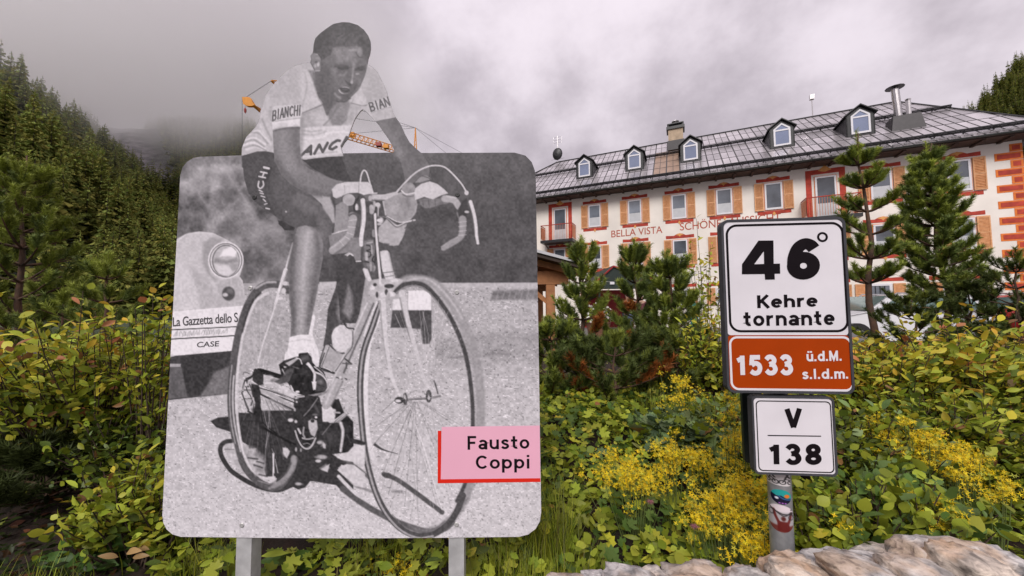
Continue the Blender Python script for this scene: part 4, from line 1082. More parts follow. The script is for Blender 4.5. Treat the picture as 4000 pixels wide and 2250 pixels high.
    c.poly([(790, 982), (830, 955), (882, 970), (942, 1202), (982, 1342), (850, 1352), (800, 1202)], 210, 4, noise=4); c.line([(895, 1000), (935, 1180), (965, 1330)], 16, 150, 8, .7); c.line([(815, 1262), (955, 1245)], 11, 116, 4); c.line([(835, 1318), (975, 1295)], 12, 140, 4); c.poly([(780, 960), (830, 860), (900, 870), (880, 960)], 96, 6, .9, noise=10)
    c.line([(704, 480), (720, 700), (748, 1000), (782, 1345)], 25, 218, 3); c.line([(722, 520), (738, 720), (766, 1000)], 6, 140, 3, .8)
    c.line([(590, 1232), (632, 1352)], 50, 212, 5)
    # ---- close detail: face
    c.to(1200, 70, .24164)
    c.poly([(415, 480), (560, 468), (800, 458), (880, 470), (965, 640), (972, 700), (942, 770), (902, 930), (822, 1010), (782, 1120), (702, 1222), (622, 1322), (522, 1346), (452, 1332), (432, 1402), (290, 1402), (200, 1302), (140, 1102), (125, 880), (220, 860), (222, 700), (300, 640), (380, 600)], 112, 3, noise=4)
    c.poly([(220, 872), (300, 762), (382, 882), (402, 1002), (382, 1122), (442, 1222), (472, 1342), (402, 1422), (290, 1402), (200, 1282), (140, 1082), (126, 900)], 98, 24, .95, noise=3)
    c.poly([(440, 486), (800, 472), (800, 562), (762, 652), (702, 722), (562, 702), (440, 642)], 136, 26, .95, noise=5)
    c.line([(690, 522), (780, 516)], 20, 166, 10, .9); c.ell((640, 650), 22, 20, 152, 10, .8); c.ell((480, 550), 34, 30, 146, 20, .7); c.ell((520, 705), 50, 22, 142, 14, .8); c.ell((615, 600), 20, 14, 116, 10, .7)
    c.poly([(880, 470), (1015, 470), (1015, 610), (965, 690), (930, 700), (888, 640)], 92, 12, .9); c.ell((845, 545), 38, 66, 148, 10, .85); c.line([(788, 560), (832, 630), (895, 642)], 11, 86, 4, .9); c.ell((905, 700), 40, 40, 108, 16, .8)
    c.line([(745, 715), (760, 800)], 34, 148, 14, .9); c.ell((785, 690), 18, 26, 150, 10, .7)
    c.line([(440, 792), (520, 772), (600, 776), (705, 802)], 24, 88, 9, .95); c.poly([(478, 792), (600, 782), (692, 802), (662, 842), (560, 842), (500, 826)], 80, 7, .95); c.line([(500, 846), (562, 874), (642, 852)], 10, 100, 6, .8)
    c.line([(525, 925), (580, 925), (635, 885)], 28, 148, 12, .9); c.ell((430, 862), 40, 42, 134, 20, .9); c.ell((480, 1000), 90, 60, 120, 34, .8); c.line([(330, 700), (340, 760)], 36, 122, 16, .8)
    c.poly([(768, 812), (840, 790), (935, 768), (932, 842), (862, 862), (780, 852)], 80, 7, .95); c.ell((815, 906), 34, 14, 168, 6, .9); c.ell((870, 930), 40, 30, 116, 14, .8)
    c.poly([(650, 892), (702, 900), (702, 1040), (640, 1022), (610, 990)], 106, 12, .9); c.line([(742, 830), (736, 920), (726, 1000), (716, 1052)], 27, 154, 7, .95); c.ell((722, 1042), 19, 22, 174, 6); c.poly([(608, 1010), (660, 1030), (712, 1072), (702, 1102), (650, 1082)], 82, 6, .95); c.ell((785, 975), 30, 36, 122, 12, .8)
    c.line([(560, 1095), (610, 1085)], 24, 126, 12, .7); c.line([(578, 1122), (630, 1118), (672, 1136)], 15, 170, 4, .95)
    c.poly([(518, 1132), (600, 1126), (682, 1146), (692, 1182), (640, 1202), (560, 1182)], 80, 4, .98); c.ell((610, 1160), 40, 15, 106, 6, .8)
    c.line([(514, 1165), (540, 1202), (590, 1226), (658, 1222)], 21, 190, 4, .95, w2=15)
    c.line([(450, 1226), (482, 1262), (534, 1298)], 32, 152, 9, .95); c.poly([(562, 1242), (692, 1202), (640, 1312), (560, 1332)], 96, 14, .9); c.line([(795, 1080), (742, 1182), (662, 1292)], 30, 92, 12, .85)
    c.poly([(54, 622), (90, 570), (150, 590), (212, 650), (230, 742), (216, 842), (190, 866), (140, 862), (100, 792), (64, 700)], 132, 4); c.ell((176, 746), 22, 40, 188, 5); c.ell((130, 772), 18, 30, 172, 6); c.ell((160, 650), 30, 17, 152, 6); c.ell((150, 712), 24, 18, 96, 6); c.line([(135, 856), (202, 850)], 15, 178, 4)
    c.line([(235, 720), (240, 860)], 26, 92, 12, .9)
    # fine grain of the enlarged print
    c.g += (vnoise(X, Y, 7, 21, 1) * 18 + vnoise(X, Y, 26, 22, 2) * 8) * np.where(Y > 1100, 1.25, 1.0)
    kk = np.clip((Y - 700) / 500, 0, 1)
    c.g = 128 + (c.g - 128) * (1.0 + .10 * kk)  # lower contrast towards the top: reflection haze put into the print tones
    c.g = np.clip(c.g, 20, 240)
    return c

PRINT_K = 1.10
def lin_np(v):
    v = np.clip(v / 255.0, 0, 1)
    return np.where(v <= 0.04045, v / 12.92, ((v + 0.055) / 1.055) ** 2.4)
def printed_grid(name, canvas, outer, hole, mapper, material, parent, rgb):
    """flat print: a fine sheet of vertex colours trimmed to the outline"""
    J, I = canvas.X.shape
    P = np.array(outer, float)
    d = canvas.sdf(P, canvas.X, canvas.Y)
    if hole is not None:
        H_ = np.array(hole, float)
        d = np.maximum(d, -canvas.sdf(H_, canvas.X, canvas.Y))
    ins = d <= 0
    q = ins[:-1, :-1].astype(int) + ins[1:, :-1] + ins[:-1, 1:] + ins[1:, 1:]
    keep = q >= 1
    PX = np.stack([canvas.X, canvas.Y], -1).reshape(-1, 2).copy()
    used = np.zeros((J, I), bool)
    for a in (0, 1):
        for b in (0, 1):
            used[a:J - 1 + a, b:I - 1 + b] |= keep
    snap = np.nonzero((used & ~ins).ravel())[0]
    segs = [(P[i], P[(i + 1) % len(P)]) for i in range(len(P))]
    if hole is not None:
        segs += [(H_[i], H_[(i + 1) % len(H_)]) for i in range(len(H_))]
    Q = PX[snap]
    best = np.full(len(Q), 1e12); bp = Q.copy()
    for a, b in segs:
        e = b - a
        t = np.clip(((Q - a) @ e) / (e @ e + 1e-9), 0, 1)
        pr = a + t[:, None] * e
        dd = ((Q - pr) ** 2).sum(1)
        m_ = dd < best
        best[m_] = dd[m_]; bp[m_] = pr[m_]
    PX[snap] = bp
    idx = np.full(J * I, -1)
    u = np.nonzero(used.ravel())[0]
    idx[u] = np.arange(len(u))
    jj, ii = np.nonzero(keep)
    F = np.stack([idx[jj * I + ii], idx[(jj + 1) * I + ii], idx[(jj + 1) * I + ii + 1], idx[jj * I + ii + 1]], 1)
    me = np_mesh(name, mapper(PX[u]), F, col=rgb.reshape(-1, 3)[u])
    return obj_from_mesh(name, me, material, parent)
# ================================================================== THE BIG PHOTO SIGN
BOARD = Plane(at(1370, 1205, 1.20), (1, 0.010, 0), (0, 0, 1))
M_print = attr_mat('printed_vinyl', rough=0.45, spec=0.10, bump=0.0)
M_alu = mat('aluminium_sheet', (0.42, 0.41, 0.42), 0.4, 0.08, 20, metal=0.6)
M_galv = mat('galvanised_steel', (0.52, 0.52, 0.52), 0.42, 0.16, 24, bump=0.08, bscale=60, metal=0.15)
M_pink = mat('pink_vinyl', srgb(245, 183, 205), 0.4, 0.02, 5)
M_red = mat('red_vinyl', srgb(232, 40, 18), 0.4, 0.03, 5)
M_ink = mat('dark_ink', (0.010, 0.007, 0.009), 0.5, 0.1, 30, spec=.08)
M_grey_ink = mat('grey_ink', (0.10, 0.095, 0.10), 0.5, 0.1, 30)
M_rivet_l = mat('pale_rivet', (0.55, 0.54, 0.53), 0.35, 0.1, 60, metal=0.3)
M_rivet_d = mat('dark_rivet', (0.03, 0.03, 0.03), 0.4, 0.1, 60)

def plane_np(plane, lift):
    O = np.array(plane.O + plane.N * lift); N_ = np.array(plane.N); cp = np.array(CP)
    cf, cr, cu = np.array(CFW), np.array(CR), np.array(CU)
    den0 = np.dot(np.array(plane.O) - cp, N_)
    def f(PX):
        d = cf + np.outer((PX[:, 0] - CX) / FPX, cr) - np.outer((PX[:, 1] - CY) / FPX, cu)
        t = den0 / (d @ N_)
        return cp + d * t[:, None] + N_ * lift
    return f

def build_board():
    base = BOARD.px(1370, 2100)
    root = empty('photo_sign', (base.x, base.y, 0.80))
    tag(root, 'large black and white cyclist photo sign with cut-out rider rising above its top', 'sign')
    off = wloc(root)
    # backing plate
    uvO = [BOARD.uv(*p) for p in OUT_S]; uvH = [BOARD.uv(*p) for p in HOLE_S]
    tri = tessellate_polygon([[Vector((u, v, 0)) for u, v in uvO], [Vector((u, v, 0)) for u, v in uvH]])
    allp = uvO + uvH
    n = len(allp)
    vs = [BOARD.pt(u, v, -0.0006) for u, v in allp] + [BOARD.pt(u, v, -0.004) for u, v in allp]
    fs = [tuple(t) for t in tri] + [tuple(i + n for i in t[::-1]) for t in tri]
    for a, L in ((0, len(uvO)), (len(uvO), len(uvH))):
        for i in range(L):
            j = (i + 1) % L
            fs.append((a + i, a + j, a + j + n, a + i + n))
    mesh_w('panel', vs, fs, M_alu, root)
    c = paint_board()
    g = lin_np(c.g)
    rgb = np.stack([g * .995, g * .955, g * 1.0], -1) * PRINT_K
    mp_ = plane_np(BOARD, 0.0)
    o3 = np.array(off)
    pr = printed_grid('printed_photograph', c, OUT_S, HOLE_S, lambda PX: mp_(PX) - o3, M_print, root, rgb)
    pr["label"] = 'black and white photograph of a racing cyclist riding past a car'
    # name label on the print
    Fz = lambda x, y: (1360 + x * .5245, 1490 + y * .5245)
    red = MB()
    def quad(L, lift):
        return [BOARD.px(*Fz(*p), lift) for p in L]
    red.add(quad([(667, 758), (1432, 748), (1431, 718), (692, 727), (694, 367), (668, 367)], .0005), [(0, 1, 2, 3), (0, 3, 4, 5)])
    red.build('red_band', M_red, root)
    pk = MB().add(quad([(690, 728), (1431, 720), (1426, 328), (697, 338)], .0008), [(0, 1, 2, 3)]).build('name_label', M_pink, root)
    pk["label"] = 'pink name label with red band'
    letters_on(BOARD, 'Fausto', [Fz(890, 508), Fz(1350, 500), Fz(1348, 400), Fz(889, 405)], M_ink, root, .0012, t=.165, gap=.085, name='name_lettering')
    letters_on(BOARD, 'Coppi', [Fz(952, 680), Fz(1350, 676), Fz(1349, 546), Fz(950, 550)], M_ink, root, .0012, t=.16, gap=.085, name='name_lettering')
    Cz = lambda x, y: (620 + x * .5245, 850 + y * .5245)
    text_on(BOARD, 'La Gazzetta dello S', [Cz(106, 812), Cz(592, 778), Cz(588, 706), Cz(106, 742)], M_grey_ink, root, .0006, 'banner_lettering', offset=.012, spacing=.95)
    text_on(BOARD, 'CASE', [Cz(283, 967), Cz(448, 958), Cz(452, 918), Cz(288, 926)], M_grey_ink, root, .0006, 'banner_lettering', offset=.012)
    # rivets
    for (p, dark) in (((900 + 228 / 2.415, 600 + 413 / 2.415), 1), ((900 + 2142 / 2.415, 600 + 390 / 2.415), 1), (Cz(682, 525), 0), ((1360 + 810 * .5245, 850 + 556 * .5245), 0), ((620 + 620 * .5245, 1490 + 1070 * .5245), 0), (Fz(808, 1065), 0)):
        u, v = BOARD.uv(*p)
        r = .0075
        m = MB()
        N8 = 12
        rings = []
        for rr, z in ((r, .0002), (r, .0016), (r * .75, .0026), (r * .3, .0026), (r * .2, .0016)):
            rings.append([BOARD.pt(u + rr * math.cos(2 * math.pi * k / N8), v + rr * math.sin(2 * math.pi * k / N8), z) for k in range(N8)])
        vs = [q for rg in rings for q in rg]
        fs = [(i * N8 + k, i * N8 + (k + 1) % N8, (i + 1) * N8 + (k + 1) % N8, (i + 1) * N8 + k) for i in range(4) for k in range(N8)] + [tuple(range(4 * N8, 5 * N8))]
        m.add(vs, fs)
        m.build('rivet', M_rivet_d if dark else M_rivet_l, root)
    # two square posts behind the panel
    for sx0, sx1 in ((918, 978), (1752, 1812)):
        u0, _ = BOARD.uv(sx0, 2120); u1, _ = BOARD.uv(sx1, 2120)
        hw = (u1 - u0) / 2
        top = BOARD.uv(1300, 760)[1]
        a = BOARD.pt((u0 + u1) / 2, 0, -0.006 - hw)
        m = MB()
        zt, zb = BOARD.O.z + top, 0.70
        m.box((a.x, a.y, (zt + zb) / 2), hw, hw, (zt - zb) / 2)
        m.build('post', M_galv, root)
    return root
build_board()
# ================================================================== THE BEND SIGN ON ITS POST
Sz = lambda x, y: (2700 + x * .9662, 820 + y * .9662)
SIGN = Plane(at(3060, 1205, 1.01), (math.cos(.091), -math.sin(.091), 0), (0, 0, 1))
M_frame = mat('dark_grey_plastic_rim', (0.06, 0.06, 0.068), 0.55, 0.15, 30, bump=.05, spec=.2)
M_white = mat('white_reflective_sheet', (0.80, 0.765, 0.805), 0.42, 0.05, 9, bump=.03, bscale=300, spec=.25, detail=9.0)
M_brown = mat('orange_brown_sheet', srgb(172, 62, 2), 0.5, 0.05, 12, spec=.12)
M_green_back = mat('dark_green_plate', (0.012, 0.022, 0.018), 0.45, 0.1, 10)
M_postgrey = mat('galvanised_post', (0.30, 0.305, 0.32), 0.45, 0.22, 30, bump=.12, bscale=90, metal=0.35)
M_sticker = attr_mat('printed_sticker', rough=.35, spec=.4)

def sign_rect(tl, tr, br, bl):
    P = [SIGN.uv(*Sz(*p)) for p in (tl, tr, br, bl)]
    return ((P[0][0] + P[3][0]) / 2, (P[2][1] + P[3][1]) / 2, (P[1][0] + P[2][0]) / 2, (P[0][1] + P[1][1]) / 2)
def inset(r, d):
    return (r[0] + d, r[1] + d, r[2] - d, r[3] - d)
PSC = 1.01 / 1444 * .9662       # metres per pixel of the sign close-up

def glyph4(parent, lift):
    Z = lambda x, y: (2050 + x * .5522, 330 + y * .5522)
    O = [(1650, 1105), (1756, 1104), (1758, 1268), (1802, 1267), (1804, 1338), (1764, 1339), (1766, 1380), (1697, 1381), (1694, 1341), (1533, 1343), (1534, 1272)]
    H_ = [(1688, 1180), (1690, 1270), (1620, 1272)]
    uo = [SIGN.px(*Z(*p), lift) for p in O]; uh = [SIGN.px(*Z(*p), lift) for p in H_]
    t = tessellate_polygon([[Vector(SIGN.uv(*Z(*p)) + (0,)) for p in O], [Vector(SIGN.uv(*Z(*p)) + (0,)) for p in H_]])
    return mesh_w('numeral', uo + uh, [tuple(x) for x in t], M_ink, parent)

def build_signs():
    # -------- upper sign
    r = sign_rect((118, 42), (615, 27), (663, 745), (145, 738))
    cx_ = (r[0] + r[2]) / 2
    b0 = SIGN.pt(cx_, r[1], 0)
    root = empty('bend_sign', (b0.x, b0.y, b0.z))
    tag(root, 'white bend number sign 46 over an orange altitude panel in dark grey frame', 'sign')
    fr = rrect(*r, .020)
    plate('frame', SIGN, fr, -.022, 0.0, M_frame, root)
    rim_o = rrect(*r, .020); rim_i = rrect(*inset(r, .0065), .016)
    ring_plate('rim', SIGN, rim_o, rim_i, .0002, .0032, M_frame, root)
    s = inset(r, .007)
    ys = SIGN.uv(*Sz(400, 506))[1]
    f1 = plate('white_panel', SIGN, rrect(s[0], ys, s[2], s[3], .008), .0003, .0012, M_white, root)
    f2 = plate('altitude_panel', SIGN, rrect(s[0], s[1], s[2], ys - .0004, .008), .0003, .0012, M_brown, root)
    f2["label"] = 'orange brown altitude panel with white border'
    k = sign_rect((139, 62), (614, 46), (636, 490), (151, 499))
    ring_plate('black_border', SIGN, rrect(*k, .030), rrect(*inset(k, .0062), .024), .0013, .0018, M_ink, f1)
    k = sign_rect((151, 516), (648, 505), (656, 729), (159, 733))
    ring_plate('white_border', SIGN, rrect(*k, .022), rrect(*inset(k, .0056), .0165), .0013, .0018, M_white, f2)
    L = .0020
    glyph4(f1, L)
    letters_on(SIGN, '6', [Sz(386, 284), Sz(520, 280), Sz(516, 112), Sz(383, 118)], M_ink, f1, L, t=.29, name='numeral')
    u, v = SIGN.uv(*Sz(529, 110))
    ring_plate('degree_mark', SIGN, [(u + .0138 * math.cos(a), v + .0138 * math.sin(a)) for a in np.linspace(0, 2 * math.pi, 25)[:-1]], [(u + .0082 * math.cos(a), v + .0082 * math.sin(a)) for a in np.linspace(0, 2 * math.pi, 25)[:-1]], .0013, .0019, M_ink, f1)
    letters_on(SIGN, 'Kehre', [Sz(266, 400), Sz(510, 393), Sz(508, 336), Sz(264, 342)], M_ink, f1, L, t=.20, gap=.10)
    letters_on(SIGN, 'tornante', [Sz(206, 470), Sz(579, 465), Sz(577, 408), Sz(204, 414)], M_ink, f1, L, t=.19, gap=.10)
    letters_on(SIGN, '1533', [Sz(183, 670), Sz(411, 668), Sz(408, 583), Sz(180, 586)], M_white, f2, L, t=.24, gap=.10, name='altitude_lettering', tx=.85)
    letters_on(SIGN, 'ü.d.M.', [Sz(465, 617), Sz(606, 614), Sz(604, 568), Sz(463, 571)], M_white, f2, L, t=.20, gap=.07, name='altitude_lettering', tx=.85)
    letters_on(SIGN, 's.l.d.m.', [Sz(448, 684), Sz(632, 682), Sz(630, 640), Sz(446, 643)], M_white, f2, L, t=.19, gap=.07, name='altitude_lettering', tx=.85)
    # -------- lower sign
    r = sign_rect((238, 756), (572, 750), (593, 1075), (258, 1069))
    b1 = SIGN.pt((r[0] + r[2]) / 2, r[1], 0)
    low = empty('number_sign', (b1.x, b1.y, b1.z))
    tag(low, 'small square white sign reading V over 138 below the bend sign', 'sign')
    plate('frame', SIGN, rrect(*r, .013), -.020, 0.0, M_frame, low)
    ring_plate('rim', SIGN, rrect(*r, .013), rrect(*inset(r, .005), .010), .0002, .003, M_frame, low)
    p = plate('white_panel', SIGN, rrect(*inset(r, .0055), .008), .0003, .0012, M_white, low)
    k = sign_rect((260, 775), (560, 768), (580, 1061), (270, 1056))
    ring_plate('black_border', SIGN, rrect(*k, .012), rrect(*inset(k, .0026), .010), .0013, .0018, M_ink, p)
    letters_on(SIGN, 'V', [Sz(377, 882), Sz(447, 880), Sz(446, 799), Sz(375, 801)], M_ink, p, L, t=.24)
    plate('divider', SIGN, [SIGN.uv(*Sz(*q)) for q in ((308, 913), (523, 916), (523, 912), (308, 909))], .0013, .0018, M_ink, p)
    letters_on(SIGN, '138', [Sz(314, 1030), Sz(526, 1030), Sz(524, 943), Sz(312, 945)], M_ink, p, L, t=.24, gap=.16)
    # -------- dark plate behind
    BP = Plane(SIGN.pt(0, 0, -.115), SIGN.U, SIGN.V)
    q0, q1 = BP.uv(*Sz(205, 735)), BP.uv(*Sz(300, 1025))
    d = plate('back_plate', BP, rrect(q0[0], q1[1], q1[0], q0[1], .010), -.012, 0.0, M_green_back, None)
    d.name = 'dark_sign_back'
    tag(d, 'narrow dark green sign back half hidden behind the V 138 sign', 'sign')
    # -------- post
    pu = SIGN.uv(*Sz(416, 1240))[0]
    pc = SIGN.pt(pu, 0, -.058)
    pr = .0285
    post = empty('sign_post', (pc.x, pc.y, .80))
    tag(post, 'round galvanised post with three stickers carrying the bend sign', 'post')
    m = MB().tube([(pc.x, pc.y, .72), (pc.x, pc.y, SIGN.pt(0, SIGN.uv(*Sz(400, 80))[1]).z)], pr, 28)
    o = m.build('pole', M_postgrey, post, smooth=False)
    for z in (SIGN.pt(0, SIGN.uv(*Sz(400, 160))[1]).z, SIGN.pt(0, SIGN.uv(*Sz(400, 620))[1]).z, SIGN.pt(0, SIGN.uv(*Sz(400, 900))[1]).z):
        MB().box((pc.x, pc.y + .004, z), .05, .038, .013).build('clamp', M_frame, post)
    # stickers, wrapped round the post
    def sticker(name, label, box, paint, outline):
        (x0, y0, x1, y1) = box
        cv = Canvas(0, 0, 100, 100, 2.5)
        cv.rgb = np.zeros(cv.X.shape + (3,)); cv.nz = vnoise(cv.X, cv.Y, 12, 3, 2)
        paint(cv)
        z0 = SIGN.pt(0, SIGN.uv(*Sz(415, y1))[1]).z; z1 = SIGN.pt(0, SIGN.uv(*Sz(415, y0))[1]).z
        vd = Vector((-pc.x, -pc.y, 0)).normalized(); a0 = math.atan2(vd.y, vd.x)
        pxl = (416 + (y0 - 1240) * .03)
        half = 41.5
        A0 = math.asin(max(-1, min(1, (x0 - pxl) / half))); A1 = math.asin(max(-1, min(1, (x1 - pxl) / half)))
        if x1 - pxl > half: A1 = R(80)
        if x0 - pxl < -half: A0 = -R(80)
        offp = np.array(wloc(post))
        def mapper(PX):
            a = a0 + A0 + (A1 - A0) * PX[:, 0] / 100.0
            z = z1 + (z0 - z1) * PX[:, 1] / 100.0
            rr = pr + .0006
            return np.stack([pc.x + rr * np.cos(a), pc.y + rr * np.sin(a), z], 1) - offp
        rgb = lin_np(cv.rgb)
        s_ = printed_grid(name, cv, outline, None, mapper, M_sticker, post, rgb)
        s_["label"] = label
    circ = [(50 + 49 * math.cos(t), 50 + 49 * math.sin(t)) for t in np.linspace(0, 2 * math.pi, 33)[:-1]]
    rect = rrect(1, 1, 99, 99, 8, 5)
    def p1(c):
        c.rgb[:] = (215, 210, 212)
        for x in (28, 82):
            for q in ((x - 14, 72), (x + 16, 74)):
                c.line([(q[0] + 11 * math.cos(t), q[1] + 14 * math.sin(t)) for t in np.linspace(0, 6.28, 14)], 5, (40, 38, 42), 3)
            c.line([(x - 14, 72), (x - 4, 52), (x + 10, 56), (x + 16, 74)], 5, (50, 48, 50), 3); c.line([(x - 6, 50), (x + 2, 30), (x + 14, 44)], 8, (60, 58, 60), 3); c.ell((x + 4, 22), 6, 7, (60, 55, 55))
    def p2(c):
        c.rgb[:] = (16, 14, 44)
        c.poly([(0, 0), (100, 0), (100, 60), (70, 55), (50, 40), (30, 45), (0, 30)], (36, 160, 158), 4)
        c.ell((76, 42), 13, 12, (236, 120, 40), 6); c.ell((30, 60), 9, 8, (220, 225, 235), 4); c.line([(40, 46), (60, 60), (95, 66)], 8, (50, 100, 150), 6)
        for x in (42, 55, 68): c.ell((x, 90), 5, 4, (170, 100, 190), 3)
    def p3(c):
        c.rgb[:] = (176, 172, 176)
        c.poly([(0, 0), (100, 0), (100, 26), (0, 30)], (226, 214, 220), 8)
        c.poly([(0, 78), (100, 74), (100, 100), (0, 100)], (120, 60, 54), 6)
        c.poly([(40, 60), (74, 60), (78, 96), (40, 96)], (104, 34, 32), 5); c.ell((58, 50), 7, 8, (92, 40, 36), 4)
        c.line([(44, 64), (34, 42), (30, 24)], 9, (110, 40, 38), 4); c.line([(72, 64), (80, 46), (84, 30)], 9, (110, 40, 38), 4)
        c.line([(14, 18), (34, 26), (60, 34), (92, 30)], 4, (40, 36, 40), 3); c.line([(30, 24), (60, 40), (84, 26), (92, 44)], 3, (40, 36, 40), 3); c.line([(84, 18), (94, 16)], 5, (40, 36, 40), 3)
        for (x, y) in ((20, 34), (84, 44)): c.line([(x + 10 * math.cos(t), y + 9 * math.sin(t)) for t in np.linspace(0, 6.28, 14)], 3, (50, 46, 50), 3)
    sticker('sticker', 'white sticker with two small cyclists', (368, 1082, 447, 1140), p1, rect)
    sticker('sticker', 'round teal and navy sticker', (383, 1155, 449, 1218), p2, circ)
    sticker('sticker', 'round grey sticker of a person in red lifting a bicycle', (372, 1218, 456, 1336), p3, circ)
build_signs()
# ================================================================== GROUND, MOUNTAINS, FOREST, LOW CLOUD
M_asphalt = mat('asphalt', (0.055, 0.055, 0.057), 0.85, 0.2, 8, bump=.2, bscale=120)
M_carpark = mat('gravel_car_park', (0.16, 0.15, 0.14), 0.9, 0.25, 3, bump=.2, bscale=60)
M_soil = mat('dark_soil', (0.018, 0.013, 0.008), 0.95, 0.5, 14, bump=.5, bscale=60, col2=(0.034, 0.016, 0.010))
M_meadow = mat('valley_floor', (0.035, 0.05, 0.018), 0.95, 0.4, .05)
def grid_sheet(name, xs, ys, hf, material):
    X_, Y_ = np.meshgrid(xs, ys)
    Z = hf(X_, Y_)
    V = np.stack([X_, Y_, Z], -1).reshape(-1, 3)
    I, J = len(xs), len(ys)
    jj, ii = np.meshgrid(np.arange(J - 1), np.arange(I - 1), indexing='ij')
    a = (jj * I + ii).ravel()
    F = np.stack([a, a + 1, a + I + 1, a + I], 1)
    me = np_mesh(name, V, F, smooth=True)
    return obj_from_mesh(name, me, material)
def garden_h(x, y):
    """bank behind the wall: nearly level, then down to the car park"""
    n = vnoise(np.asarray(x, float) + 50, np.asarray(y, float) + 50, .9, 31, 3)
    t = np.clip((np.asarray(y) - 6.5) / 2.5, 0, 1)
    t = t * t * (3 - 2 * t)
    k = np.clip((np.asarray(y) - 1.25) / 1.1, 0, 1)
    near = .64 + .22 * k * k * (3 - 2 * k)
    return near * (1 - t) + .38 * t + n * .07 * (1 - t)
gd = grid_sheet('garden_bank', np.linspace(-9, 12, 90), np.linspace(.93, 9.2, 60), garden_h, M_soil)
tag(gd, kind='structure')
rd = MB().add([(-40, -20, 0), (40, -20, 0), (40, .62, 0), (-40, .62, 0)], [(0, 1, 2, 3)]).build('road', M_asphalt)
tag(rd, kind='structure')
cp_ = MB().add([(-16, 9.0, .40), (60, 9.0, .40), (60, 60, .40), (-16, 60, .40)], [(0, 1, 2, 3)]).build('car_park', M_carpark)
tag(cp_, kind='structure')
gr = MB().add([(-3000, 9.0, .30), (3000, 9.0, .30), (3000, 4000, .30), (-3000, 4000, .30)], [(0, 1, 2, 3)]).build('ground', M_meadow)
tag(gr, kind='structure')

def mount_left(x, y):
    h1 = .95 * (-x - .55 * y - 40)
    h2 = .75 * y - 135
    fall = np.clip((-x / np.maximum(y, 1) - .50) / .24, 0, 1) * np.clip((y - 20) / 60, 0, 1)
    h2 = h2 * (fall * fall * (3 - 2 * fall))
    d = h1 - h2
    h = np.maximum(h1, h2) + 6 * np.exp(-np.abs(d) / 25) * np.clip(h2 / 30, 0, 1)
    n = vnoise(x + 4000, y + 4000, 90, 41, 4)
    h = h + n * 26 * np.clip(h / 60, 0, 1)
    cap = np.minimum(50 + .24 * y + .75 * np.clip(y - 330, 0, 400), 300) + n * 30
    k = cap - h
    return np.clip(np.where(k > 12, h, cap - 12 * np.exp(np.clip((k - 12) / 12, -20, 0))), -1, 520)
def mount_right(x, y):
    n = vnoise(x + 4000, y + 4000, 70, 43, 3)
    h = np.minimum(1.5 * (.6 * x + .8 * y - 330), 1.04 * x - 239) + n * 14
    back = np.clip((y - 300) / 20, 0, 1)
    return np.clip(h * (1 - back), -1, 400)
# rock and grass on the slopes: rock where it is a scree gully
def slope_mat():
    m, t, b = new_mat('mountain_side')
    a = t.nodes.new('ShaderNodeVertexColor'); a.layer_name = 'Col'
    n = t.nodes.new('ShaderNodeTexNoise'); n.inputs['Scale'].default_value = .09; n.inputs['Detail'].default_value = 8
    g = t.nodes.new('ShaderNodeNewGeometry')
    t.links.new(g.outputs['Position'], n.inputs['Vector'])
    mx = t.nodes.new('ShaderNodeMix'); mx.data_type = 'RGBA'; mx.blend_type = 'MULTIPLY'; mx.inputs['Factor'].default_value = .9
    r = t.nodes.new('ShaderNodeValToRGB')
    r.color_ramp.elements[0].position = .38; r.color_ramp.elements[0].color = (.30, .30, .30, 1)
    r.color_ramp.elements[1].position = .62; r.color_ramp.elements[1].color = (1.25, 1.2, 1.2, 1)
    t.links.new(n.outputs['Fac'], r.inputs[0])
    t.links.new(a.outputs['Color'], mx.inputs['A']); t.links.new(r.outputs[0], mx.inputs['B'])
    t.links.new(mx.outputs['Result'], b.inputs['Base Color'])
    b.inputs['Roughness'].default_value = .95
    return m
M_slope = slope_mat()
def scree(x, y):
    """1 inside the bare rock gully"""
    h1 = .95 * (-x - .55 * y - 40); h2 = .75 * y - 135
    d = h1 - h2
    wdt = 22 + np.clip((y - 330) / 200, 0, 1) * 40
    k = np.exp(-((d + 16) / wdt) ** 2) * np.clip((y - 315) / 30, 0, 1) * np.clip((700 - y) / 60, 0, 1)
    return np.clip(k * 1.6 - .35, 0, 1)
def mountain(name, xs, ys, hf, rock):
    X_, Y_ = np.meshgrid(xs, ys)
    Z = hf(X_, Y_)
    if rock:
        sc = scree(X_, Y_)
        Z = Z + sc * vnoise(X_ + 3000, Y_ + 3000, 16, 77, 3) * 14
    V = np.stack([X_, Y_, Z], -1).reshape(-1, 3)
    I, J = len(xs), len(ys)
    jj, ii = np.meshgrid(np.arange(J - 1), np.arange(I - 1), indexing='ij')
    a = (jj * I + ii).ravel()
    F = np.stack([a, a + 1, a + I + 1, a + I], 1)
    F = F[(V[F][:, :, 2] > -.9).any(1)]
    col = np.zeros((len(V), 3)); col[:] = (.018, .026, .010)
    if rock:
        k = sc.reshape(-1, 1)
        col = col * (1 - k) + np.array((.19, .18, .19)) * k
    me = np_mesh(name, V, F, smooth=True, col=col)
    o = obj_from_mesh(name, me, M_slope)
    tag(o, kind='structure')
    return o
mountain('mountain_slope', np.linspace(-1250, -20, 215), np.linspace(-160, 900, 220), mount_left, True)
mountain('mountain_ridge', np.linspace(200, 560, 70), np.linspace(170, 322, 40), mount_right, False)

